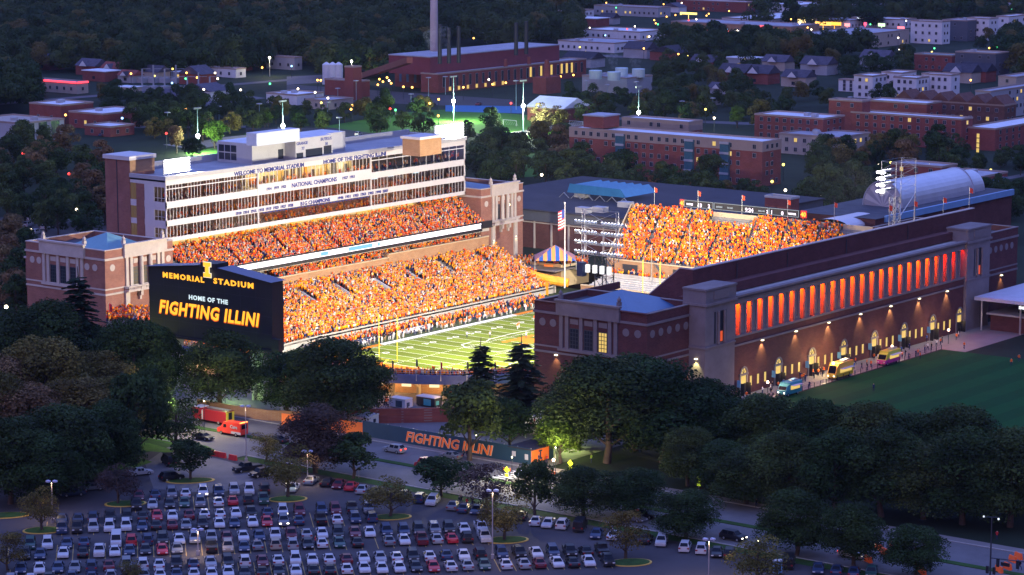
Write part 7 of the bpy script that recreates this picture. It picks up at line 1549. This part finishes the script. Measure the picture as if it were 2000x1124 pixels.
for k,(x0,x1) in enumerate(((8,22),(34,44),(60,80))):
    b=MB(); b.box(x0,x1,5.6,6.2,ZF,ZF+.5); b.box(x0,x1,6.2,6.35,ZF,ZF+1.1); tag(part('team_bench',b,NAVY if k!=1 else WHITE),'long team bench, %s of three on the far sideline'%['nearest','middle','farthest'][k],'bench')
# ============================================================ TREES
random.seed(21); trng=np.random.RandomState(9)
def leafmat(name,c,c2,v=.3):
    if name in MT: return MT[name]
    m=bpy.data.materials.new(name); m.use_nodes=True; MT[name]=m; n=m.node_tree; b=n.nodes['Principled BSDF']; b.inputs['Roughness'].default_value=.7; b.inputs['Specular IOR Level'].default_value=.1
    at=n.nodes.new('ShaderNodeAttribute'); at.attribute_name='tone'; oi=n.nodes.new('ShaderNodeObjectInfo'); mx=n.nodes.new('ShaderNodeMix'); mx.data_type='RGBA'; mx.inputs[6].default_value=(*c,1); mx.inputs[7].default_value=(*c2,1)
    n.links.new(oi.outputs['Random'],mx.inputs[0]); m2=n.nodes.new('ShaderNodeMix'); m2.data_type='RGBA'; m2.blend_type='MULTIPLY'; m2.inputs[0].default_value=1
    n.links.new(mx.outputs[2],m2.inputs[6]); n.links.new(at.outputs['Color'],m2.inputs[7]); n.links.new(m2.outputs[2],b.inputs['Base Color'])
    tr=n.nodes.new('ShaderNodeBsdfTranslucent'); n.links.new(m2.outputs[2],tr.inputs[0]); ms=n.nodes.new('ShaderNodeMixShader'); ms.inputs[0].default_value=.25
    n.links.new(b.outputs[0],ms.inputs[1]); n.links.new(tr.outputs[0],ms.inputs[2]); n.links.new(ms.outputs[0],n.nodes['Material Output'].inputs[0]); return m
LM={'green':leafmat('leaves_green',(.042,.066,.02),(.062,.082,.024)),'dark':leafmat('leaves_dark',(.020,.044,.014),(.036,.056,.017)),'olive':leafmat('leaves_olive',(.10,.092,.026),(.12,.09,.026)),'purple':leafmat('leaves_purple',(.065,.045,.042),(.07,.05,.04)),'autumn':leafmat('leaves_autumn',(.25,.07,.02),(.20,.09,.03)),'bright_green':leafmat('leaves_bright_green',(.07,.14,.02),(.09,.15,.02)),'conifer':leafmat('needles',(.02,.035,.018),(.03,.04,.02)),'brown':leafmat('leaves_brown',(.15,.09,.045),(.12,.09,.04))}  # bright green leaves have the lamp light of lit trees put into them
def crown_mesh(name,nq,size,nblob=26,H=12.,Rr=4.6,base=2.6,gap=.0,seed=0,shape=0,jit=.5,solid=False):
    r=np.random.RandomState(seed); B=[]
    for i in range(nblob):
        u=r.rand(); z=base+1.2+(H-base-2.2)*u; w=math.sin(math.pi*min(1,(u*.80+.17)))**.55 if shape==0 else (1-u)**.7
        a=r.rand()*6.283; d=Rr*w*(.35+.6*math.sqrt(r.rand()))*.82; B.append((d*math.cos(a),d*math.sin(a),z,Rr*((.24 if not solid else .36)+.2*r.rand())*(.8+.4*w)))
    B=np.array(B); k=r.choice(len(B),nq,p=(B[:,3]**2)/(B[:,3]**2).sum()); D=r.normal(size=(nq,3)); D/=np.linalg.norm(D,axis=1)[:,None]; D[:,2]=np.where(D[:,2]<-.35,-D[:,2],D[:,2])
    rad=B[k,3]*(.62+.43*r.rand(nq)**.5); P=B[k,:3]+D*rad[:,None]; 
    N=D+r.normal(size=(nq,3))*jit; N/=np.linalg.norm(N,axis=1)[:,None]; T=np.cross(N,r.normal(size=(nq,3))); T/=np.linalg.norm(T,axis=1)[:,None]; Bt=np.cross(N,T); s=(size*(.6+.8*r.rand(nq)))[:,None]
    V=np.stack([P-T*s-Bt*s*.6,P+T*s-Bt*s*.7,P+T*s*.8+Bt*s*.7,P-T*s*.7+Bt*s*.8],1).reshape(-1,3)
    me=bpy.data.meshes.new(name); me.vertices.add(len(V)); me.vertices.foreach_set('co',V.ravel().astype(np.float32)); me.loops.add(nq*4); me.loops.foreach_set('vertex_index',np.arange(nq*4,dtype=np.int32)); me.polygons.add(nq); me.polygons.foreach_set('loop_start',np.arange(0,nq*4,4,dtype=np.int32)); me.update(calc_edges=True)
    tone=(.5+.95*r.rand(len(B)))[k]*(.75+.5*r.rand(nq)); tone=tone if not solid else (.8+.35*r.rand(len(B)))[k]*(.9+.2*r.rand(nq)); col=np.ones((nq,4)); col[:,:3]=tone[:,None]*np.array([1,1,.95]); at=me.attributes.new('tone','FLOAT_COLOR','FACE'); at.data.foreach_set('color',col.ravel().astype(np.float32)); me.materials.append(LM['green']); return me
def conifer_mesh(name,seed):
    r=np.random.RandomState(seed); V=[];C=[]
    H=14.
    for t in range(17):
        z=2.2+t*.7; L=(1-(z-1.5)/(H-.6))**.8*4.4+.3; nb=8 if L>1.5 else 6
        for j in range(nb):
            a=j*6.283/nb+r.uniform(-.35,.35)+t*.5; l=L*r.uniform(.65,1.12); zz=z+r.uniform(-.25,.25); tone=r.uniform(.6,1.4)
            for q in range(int(5+l*6)):
                f=(q+1)/(5+l*6); x=l*f; dz=-.25*l*f*f+.32*max(0,f-.7); w=.62*(1.15-f)+.22
                for s in(-1,1):
                    b0=np.array([math.cos(a)*x,math.sin(a)*x,zz+dz]); e=a+s*r.uniform(.5,1.1); t1=np.array([math.cos(e)*w,math.sin(e)*w,r.uniform(-.12,.06)]); t2=np.array([math.cos(a)*.22,math.sin(a)*.22,-.03+r.uniform(-.1,.1)])
                    V+=[b0-t2,b0+t1-t2*.4,b0+t1+t2*.4,b0+t2]; C.append(tone*r.uniform(.75,1.2))
    V=np.array(V); nq=len(C); me=bpy.data.meshes.new(name); me.vertices.add(len(V)); me.vertices.foreach_set('co',V.ravel().astype(np.float32)); me.loops.add(nq*4); me.loops.foreach_set('vertex_index',np.arange(nq*4,dtype=np.int32)); me.polygons.add(nq); me.polygons.foreach_set('loop_start',np.arange(0,nq*4,4,dtype=np.int32)); me.update(calc_edges=True)
    col=np.ones((nq,4)); col[:,:3]=np.array(C)[:,None]; at=me.attributes.new('tone','FLOAT_COLOR','FACE'); at.data.foreach_set('color',col.ravel().astype(np.float32)); me.materials.append(LM['conifer']); return me
def trunk_mesh(name,seed,H=12,tall=False):
    r=random.Random(seed); b=MB(); p=Vector((0,0,0)); rr=.38; pts=[(p.copy(),rr)]
    for i in range(4): p=p+Vector((r.uniform(-.25,.25),r.uniform(-.25,.25),H*.16)); rr*=.82; pts.append((p.copy(),rr))
    for (a,ra),(c,rc) in zip(pts,pts[1:]): b.tube(a,c,ra,rc,n=7,cap=False)
    for i in range(0 if tall else 9):
        a,ra=pts[1+i%4]; an=i*2.4; L=r.uniform(2.2,3.6); m=a+Vector((math.cos(an)*L*.5,math.sin(an)*L*.5,L*.45)); e=m+Vector((math.cos(an+.3)*L*.5,math.sin(an+.3)*L*.5,L*.45)); b.tube(a,m,ra*.45,ra*.3,n=5,cap=False); b.tube(m,e,ra*.3,ra*.1,n=4,cap=False)
    if tall: b.tube(pts[-1][0],(0,0,H*1.08),pts[-1][1],.04,n=6)
    me=b.mesh(name,[TRUNK],Vector((0,0,0)),True); return me
BIG=[crown_mesh('crown_%d'%i,24000,.105,nblob=60,base=1.0,seed=i) for i in range(4)]
MED=[crown_mesh('crown_m%d'%i,4500,.2,nblob=26,seed=20+i) for i in range(4)]
SPA=[crown_mesh('crown_s%d'%i,3800,.14,nblob=22,seed=40+i,Rr=4.8,base=2.2) for i in range(3)]
FAR=[crown_mesh('crown_f%d'%i,2600,.26,nblob=18,jit=.3,seed=60+i,base=.8,Rr=5.2) for i in range(4)]
TIN=[crown_mesh('crown_t%d'%i,1900,.34,nblob=10,jit=.22,solid=True,seed=80+i,base=.5,Rr=5.6) for i in range(4)]
CON=[conifer_mesh('needles_%d'%i,i) for i in range(2)]; TRK=[trunk_mesh('trunk_%d'%i,i) for i in range(3)]; TRKC=trunk_mesh('trunk_c',5,14,True)
def add_tree(x,y,h,w,kind,meshes,label,group=None,base=12.,rad=9.6,name='tree',cat='tree'):
    t=thing(name,label,cat,(x,y,0),group); sx=w/rad; sz=h/base; rz=random.uniform(0,6.28)
    me=random.choice(meshes); c=bpy.data.objects.new('crown',me); COL.objects.link(c); c.parent=t; c.scale=(sx,sx,sz); c.rotation_euler=(0,0,rz); c.material_slots[0].link='OBJECT'; c.material_slots[0].material=LM[kind]
    k=bpy.data.objects.new('trunk',TRKC if meshes is CON else random.choice(TRK)); COL.objects.link(k); k.parent=t; k.scale=((sx+sz)/2*1.0,)*2+(sz,); k.rotation_euler=(0,0,rz)
    return t
def ppm(p): q=Vector((p[0],p[1],5))-CP; return F/q.dot(FW)
def T(x,yb,yt_,wpx,kind,label,group=None,meshes=None,name='tree',rad=9.6,base=12.):
    p=G(x,yb); h=ZAT(yt_,p.x,p.y); return add_tree(p.x,p.y,h,wpx/ppm(p),kind,meshes or BIG,label,group,base,rad,name)
# trees of the car park and the street verges
for a in [(82,1037,955,78,'olive','small olive tree beside the far left lamp of the car park'),(230,985,905,78,'purple','small dark tree on the island above the second parking row'),(372,938,862,92,'dark','dark round tree on the driveway island'),(345,892,768,115,'green','tall open tree beside the driveway, lit green from behind'),(268,905,728,120,'dark','tall dark tree left of the lit street'),(562,972,868,100,'olive','olive tree on the bright grass island'),(616,925,795,150,'purple','big purplish tree behind the street lamp'),(690,935,850,108,'dark','dark tree on the verge above the parked cars'),(762,1010,930,110,'olive','brownish tree on the island right of the second row'),(862,970,893,118,'dark','dark wide tree in front of the red van'),(950,1005,908,112,'purple','purplish tree beside the crosswalk'),(985,1056,965,108,'olive','olive tree by the tall lamp right of the third row'),(1045,1012,900,86,'dark','thin half-bare tree by the orange letter panel'),(1140,1012,915,140,'dark','broad dark tree right of the half-bare tree'),(1240,1010,918,140,'dark','broad dark tree with the red car light beside it'),(1222,1092,1000,95,'olive','yellow-brown tree on the rightmost island'),(1340,1052,960,140,'dark','dark tree over the row of white cars'),(1556,1085,960,150,'dark','large dark tree right of the dark van'),(1478,1150,1050,120,'olive','yellow-green tree rising from the bottom edge'),(1667,1108,985,130,'dark','open dark tree behind the police car'),(1788,1128,1030,128,'dark','round dark tree near the traffic signal'),(15,1115,1040,80,'olive','small brown tree cut by the lower left corner'),(520,900,845,70,'olive','small yellowish tree beside the ambulance lamp'),(255,1135,1093,50,'olive','small olive tree top in the bottom row of cars')]:
    T(*a,meshes=BIG if a[3]>125 else SPA if a[4]!='dark' else MED,rad=9.2)
# trees in front of the stadium
for a in [(432,805,650,160,'green','full green tree lit from below before the black scoreboard'),(562,815,690,150,'dark','dark tree right of the black scoreboard'),(650,835,668,190,'dark','large dark tree hiding the left part of the lit concourse'),(715,815,700,110,'dark','dark tree overlapping the left goalpost'),(917,900,742,135,'green','dark green tree in front of the banner letters'),(997,882,778,95,'dark','slim dark tree right of the banner tree'),(1095,905,815,110,'bright_green','bright green floodlit tree beside the orange letter panel'),(1185,905,700,250,'dark','huge dark round tree before the near brick tower'),(1295,905,712,230,'dark','huge dark tree right of the biggest one, under the stone pavilion'),(1130,880,745,170,'dark','dark tree at the left shoulder of the huge round trees'),(1385,895,745,150,'dark','dark tree below the stone pavilion base'),(1240,880,700,200,'dark','dark tree filling the gap between the two huge round trees')]:
    T(*a,rad=9.2,meshes=MED if a[0] in(917,997,1095) else BIG)
T(940,835,672,125,'conifer','left conifer in front of the lit field',meshes=CON,name='conifer',rad=8.6,base=14.); T(1018,845,668,155,'conifer','right conifer against the dark brick tower with lit lower branches',meshes=CON,name='conifer',rad=8.6,base=14.); T(157,760,538,170,'conifer','tall conifer before the left brick tower',meshes=CON,name='conifer',rad=8.6,base=14.)
rightmass=[(1430,915,785,150),(1500,925,775,170),(1585,935,782,180),(1680,945,775,190),(1780,955,812,190),(1870,965,805,190),(1960,975,850,190),(1455,985,870,170),(1540,995,850,170),(1630,1005,850,180),(1720,1010,840,190),(1800,1015,860,190),(1880,1025,850,190),(1965,1030,840,190),(1400,960,850,130),(2010,1000,850,160),(1340,950,830,120)]
for i,(x,yb,yt_,w) in enumerate(rightmass): T(x+random.uniform(-8,8),yb,yt_+random.uniform(-8,14),w*random.uniform(.78,1.0),['dark','green','dark','green','dark'][i%5],'tree, %s from left in the %s line below the lawn'%(NTH[sorted([q[0] for q in (rightmass[:7] if i<7 else rightmass[7:])]).index(x)],'back' if i<7 else 'front'),'tall dark trees below the lawn',rad=9.0)
leftmass=[(80,805,592,200,'dark'),(20,790,620,160,'dark'),(262,810,628,150,'dark'),(190,830,690,150,'olive'),(90,860,665,190,'olive'),(10,870,700,150,'brown'),(230,880,735,140,'olive'),(150,910,745,190,'olive'),(50,930,760,200,'brown'),(120,965,800,200,'dark'),(215,940,790,150,'dark'),(20,985,820,170,'dark'),(310,790,640,120,'dark'),(200,760,640,130,'dark'),(-20,930,720,160,'olive'),(90,985,850,160,'dark'),(300,850,720,100,'dark')]
for i,(x,yb,yt_,w,k) in enumerate(leftmass): T(x,yb,yt_,w,k,'%s tree in the lower left wood, %s from the edge'%({'dark':'dark green','olive':'olive brown','brown':'rusty brown'}[k],NTH[sorted((q[0],q[1]) for q in leftmass).index((x,yb))]),'trees of the dark wood at lower left',rad=9.0)
# background clumps
POOL=[]
def inpoly(x,y,P):
    r=False; j=len(P)-1
    for i in range(len(P)):
        if (P[i][1]>y)!=(P[j][1]>y) and x<(P[j][0]-P[i][0])*(y-P[i][1])/(P[j][1]-P[i][1])+P[i][0]: r=not r
        j=i
    return r
ALLP=[]
def clump(P,nmax,hr,kinds,where,dmin=7.5,wf=1.0):
    xs=[p[0] for p in P];ys=[p[1] for p in P]; L=[]; tries=0
    while len(L)<nmax and tries<nmax*40:
        tries+=1; x=random.uniform(min(xs),max(xs)); y=random.uniform(min(ys),max(ys))
        if not inpoly(x,y,P): continue
        h=random.uniform(*hr); p=G(x,y,h*.55)
        if any(a<p.x<c and b_<p.y<d for a,b_,c,d in EXCL): continue
        if any((p.x-q[0])**2+(p.y-q[1])**2<dmin*dmin for q in ALLP[-900:]): continue
        ALLP.append((p.x,p.y)); L.append((x,y,p.x,p.y,h,h*random.uniform(.75,1.0)*wf,random.choice(kinds),where))
    L.sort(); 
    for i,q in enumerate(L): POOL.append(q+(i,len(L)))
G_=['dark','dark','green','dark','green']; O_=['dark','green','olive','dark','brown']
clump([(0,262),(140,270),(215,300),(210,430),(140,440),(0,400)],40,(9,13),G_+['brown'],'left of the stair tower')
clump([(190,160),(300,175),(420,178),(500,195),(560,215),(480,245),(300,255),(270,235),(190,200)],42,(8,12),G_+['olive'],'between the school and practice lots')
clump([(490,215),(630,190),(690,220),(640,240),(500,235)],12,(7,10),['green','dark'],'in line left of the practice field')
clump([(690,195),(760,190),(830,195),(860,235),(760,248),(700,240)],11,(8,12),['dark','green'],'in front of the bright practice field')
clump([(905,235),(960,232),(1000,290),(1040,325),(1000,340),(930,330),(905,330)],20,(9,13),['dark','green','dark'],'behind the press box far end')
clump([(1042,225),(1108,225),(1112,310),(1050,330)],10,(9,13),['olive','green','dark','brown'],'left of the long brick dormitory')
clump([(1060,315),(1130,305),(1200,330),(1300,345),(1480,372),(1490,395),(1300,380),(1130,365),(1060,345)],36,(8,12),['dark','dark','green'],'at the foot of the brick dormitory')
clump([(1240,362),(1330,362),(1430,375),(1430,395),(1250,385)],9,(5,8),['autumn','brown','autumn','olive'],'in the rusty row behind the far stand',dmin=6)
clump([(1285,95),(1460,85),(1540,110),(1560,130),(1450,140),(1480,175),(1640,175),(1640,190),(1480,225),(1350,235),(1285,215)],58,(8,12),O_,'in the park before the residences')
clump([(1560,100),(1640,105),(1790,100),(1790,125),(1640,135),(1560,128)],20,(8,11),['dark','green','olive'],'in the band left of the townhouses')
clump([(1100,180),(1200,185),(1285,190),(1285,222),(1150,218),(1100,210)],16,(8,11),['dark','green'],'right of the gabled field shed')
clump([(1590,268),(1720,262),(1860,268),(1880,300),(1880,330),(1700,320),(1590,330)],28,(8,13),O_,'in front of the residence wings')
clump([(1545,330),(1720,335),(1720,395),(1560,395)],16,(8,12),['dark','green','dark'],'left of the tall lighting tower')
clump([(1880,308),(2000,300),(2000,325),(1880,328)],6,(6,9),['dark','green'],'below the block with yellow stair windows')
clump([(1930,355),(2000,350),(2000,400),(1890,400)],9,(8,11),['dark'],'right of the barrel-vaulted hall',dmin=6)
clump([(1870,345),(1880,345),(1905,385),(1880,385)],3,(8,10),['dark'],'at the end of the barrel vault')
clump([(0,440),(58,455),(55,570),(0,600)],14,(8,12),['dark','brown','dark'],'at the left edge by the brick tower')
clump([(1890,40),(2000,55),(2000,120),(1960,100),(1900,85)],14,(9,12),['dark','olive'],'right of the dark block on the skyline')
clump([(1700,190),(1745,190),(1745,165),(1700,165)],3,(7,9),['green'],'beside the brown roofs')
for x,yt_,yb,w,k,l in [(345,245,300,36,'brown','round brown tree on the pale court'),(420,236,292,50,'bright_green','round green tree lit by the court floodlight'),(375,270,315,50,'dark','low dark tree beside the court floodlight'),(524,218,250,20,'bright_green','narrow green lit tree behind the penthouse'),(622,222,250,22,'bright_green','left of two small lit trees behind the press box'),(638,224,252,20,'bright_green','right of two small lit trees behind the press box'),(1020,258,310,40,'green','pointed green tree beside the practice path'),(1440,208,250,34,'bright_green','bright yellow-green tree left of the large residence'),(1210,292,360,70,'dark','pale-topped dark tree before the dormitory left end'),(1385,300,372,60,'dark','dark tree before the dormitory middle')]: T(x,yb,yt_,w,k,l,meshes=MED,rad=9.2)
POOL.sort(key=lambda q:-q[1]);
for i,(x,y,px,py,h,wd,k,where,ix,nn) in enumerate(POOL):
    if i<235: 
        kn={'dark':'dark green','green':'mid green','olive':'olive','brown':'brown','autumn':'rusty orange'}[k]
        add_tree(px,py,h,wd,k,FAR,'%s tree %s, %s from left'%(kn,where,NTH[ix] if ix<36 else 'number %d'%(ix+1)),'trees '+where,rad=10.2)
REST=POOL[235:]
# far woodland: one mass
far=[(q[2],q[3],q[4],q[5]) for q in REST]
EX2=EXCL
def farfill(P,n,hr=(12,18),dmin=10):
    cell={}
    xs=[p[0] for p in P];ys=[p[1] for p in P]; c=0;tries=0
    while c<n and tries<n*25:
        tries+=1; x=random.uniform(min(xs),max(xs)); y=random.uniform(min(ys),max(ys))
        if not inpoly(x,y,P): continue
        h=random.uniform(*hr); p=G(x,y,h*.5)
        if any(a<p.x<c_ and b_<p.y<d for a,b_,c_,d in EX2): continue
        k=(int(p.x//dmin),int(p.y//dmin))
        if any((p.x-q[0])**2+(p.y-q[1])**2<dmin*dmin for i in(-1,0,1) for j in(-1,0,1) for q in cell.get((k[0]+i,k[1]+j),())): continue
        cell.setdefault(k,[]).append((p.x,p.y)); far.append((p.x,p.y,h,h*random.uniform(.8,1.05))); c+=1
farfill([(-60,-70),(838,-70),(838,100),(760,112),(660,112),(560,92),(480,112),(300,128),(180,112),(60,112),(-60,140)],2300)
farfill([(862,-70),(1120,-70),(1140,60),(1000,70),(900,60),(865,60)],420)
farfill([(1120,-70),(2060,-70),(2060,12),(1800,8),(1320,-4),(1140,14)],500)
farfill([(-60,135),(60,140),(60,185),(-60,195)],60); farfill([(1480,18),(1780,14),(2000,22),(2000,34),(1780,30),(1700,34),(1480,32)],70); farfill([(1300,70),(1560,82),(1700,85),(1560,100),(1300,98)],60); farfill([(1960,70),(2060,70),(2060,140),(1990,140)],24,dmin=8)
farfill([(620,112),(760,112),(770,122),(720,128),(640,122)],20)
wf=bpy.data.meshes.new('woodland'); wf.from_pydata([(a[0],a[1],0) for a in far],[],[])
at=wf.attributes.new('sz','FLOAT_VECTOR','POINT'); at.data.foreach_set('vector',np.array([(a[3]/11.,a[3]/11.,a[2]/12.) for a in far],np.float32).ravel())
wo=bpy.data.objects.new('far_woodland',wf); COL.objects.link(wo); tag(wo,'dense far woodland of rounded dark trees filling the top of the picture','woodland',kind='stuff')
g=bpy.data.node_groups.new('woodland_nodes','GeometryNodeTree'); g.interface.new_socket('Geometry',in_out='INPUT',socket_type='NodeSocketGeometry'); g.interface.new_socket('Geometry',in_out='OUTPUT',socket_type='NodeSocketGeometry')
N=g.nodes; gi=N.new('NodeGroupInput'); go=N.new('NodeGroupOutput'); ip=N.new('GeometryNodeInstanceOnPoints'); jn=N.new('GeometryNodeJoinGeometry')
# one real far tree per shape and tint donates its crown to the mass
don=[]
for i,(k,x,y) in enumerate([('dark',18,128),('dark',40,126),('green',100,121),('dark',205,118),('dark',300,134),('green',520,100),('olive',640,108),('dark',705,112)]):
    p=G(x,y); t=thing('tree','%s tree on the near edge of the far woodland, %s from the left'%({'dark':'dark green','green':'mid green','olive':'olive','brown':'brown'}[k],NTH[i]),'tree',(p.x,p.y,0),'trees on the near edge of the far woodland')
    me=TIN[i%4].copy(); me.materials.clear(); me.materials.append(LM[k]); c=bpy.data.objects.new('crown',me); COL.objects.link(c); c.parent=t; don.append(c)
    kk=bpy.data.objects.new('trunk',TRK[0]); COL.objects.link(kk); kk.parent=t
for c in reversed(don):
    oi=N.new('GeometryNodeObjectInfo'); oi.inputs['Object'].default_value=c; oi.inputs['As Instance'].default_value=True; g.links.new(oi.outputs['Geometry'],jn.inputs[0])
na=N.new('GeometryNodeInputNamedAttribute'); na.data_type='FLOAT_VECTOR'; na.inputs['Name'].default_value='sz'
rv=N.new('FunctionNodeRandomValue'); rv.data_type='FLOAT_VECTOR'; rv.inputs[0].default_value=(0,0,0); rv.inputs[1].default_value=(0,0,6.28)
ri=N.new('FunctionNodeRandomValue'); ri.data_type='INT'; ri.inputs[4].default_value=0; ri.inputs[5].default_value=7; ri.inputs['Seed'].default_value=3
g.links.new(gi.outputs[0],ip.inputs['Points']); g.links.new(jn.outputs[0],ip.inputs['Instance']); ip.inputs['Pick Instance'].default_value=True
g.links.new(ri.outputs[2],ip.inputs['Instance Index']); g.links.new(rv.outputs[0],ip.inputs['Rotation']); g.links.new(na.outputs[0],ip.inputs['Scale']); g.links.new(ip.outputs[0],go.inputs[0])
md=wo.modifiers.new('trees','NODES'); md.node_group=g
print('POOL',len(POOL),'FAR',len(far),'OBJ',len(bpy.data.objects))

# ============================================================ AIR
hz=MB(); hz.box(-560,2600,-760,2600,-9,150); ho=part('haze',hz,GROUND); ho['kind']='stuff'; ho['label']='thin blue evening haze'
hm=bpy.data.materials.new('evening_air'); hm.use_nodes=True; hn=hm.node_tree; hn.nodes.clear(); hO=hn.nodes.new('ShaderNodeOutputMaterial'); hv=hn.nodes.new('ShaderNodeVolumePrincipled'); hv.inputs['Color'].default_value=(.62,.7,1,1); hv.inputs['Density'].default_value=.00002; hn.links.new(hv.outputs[0],hO.inputs['Volume']); ho.data.materials.clear(); ho.data.materials.append(hm)
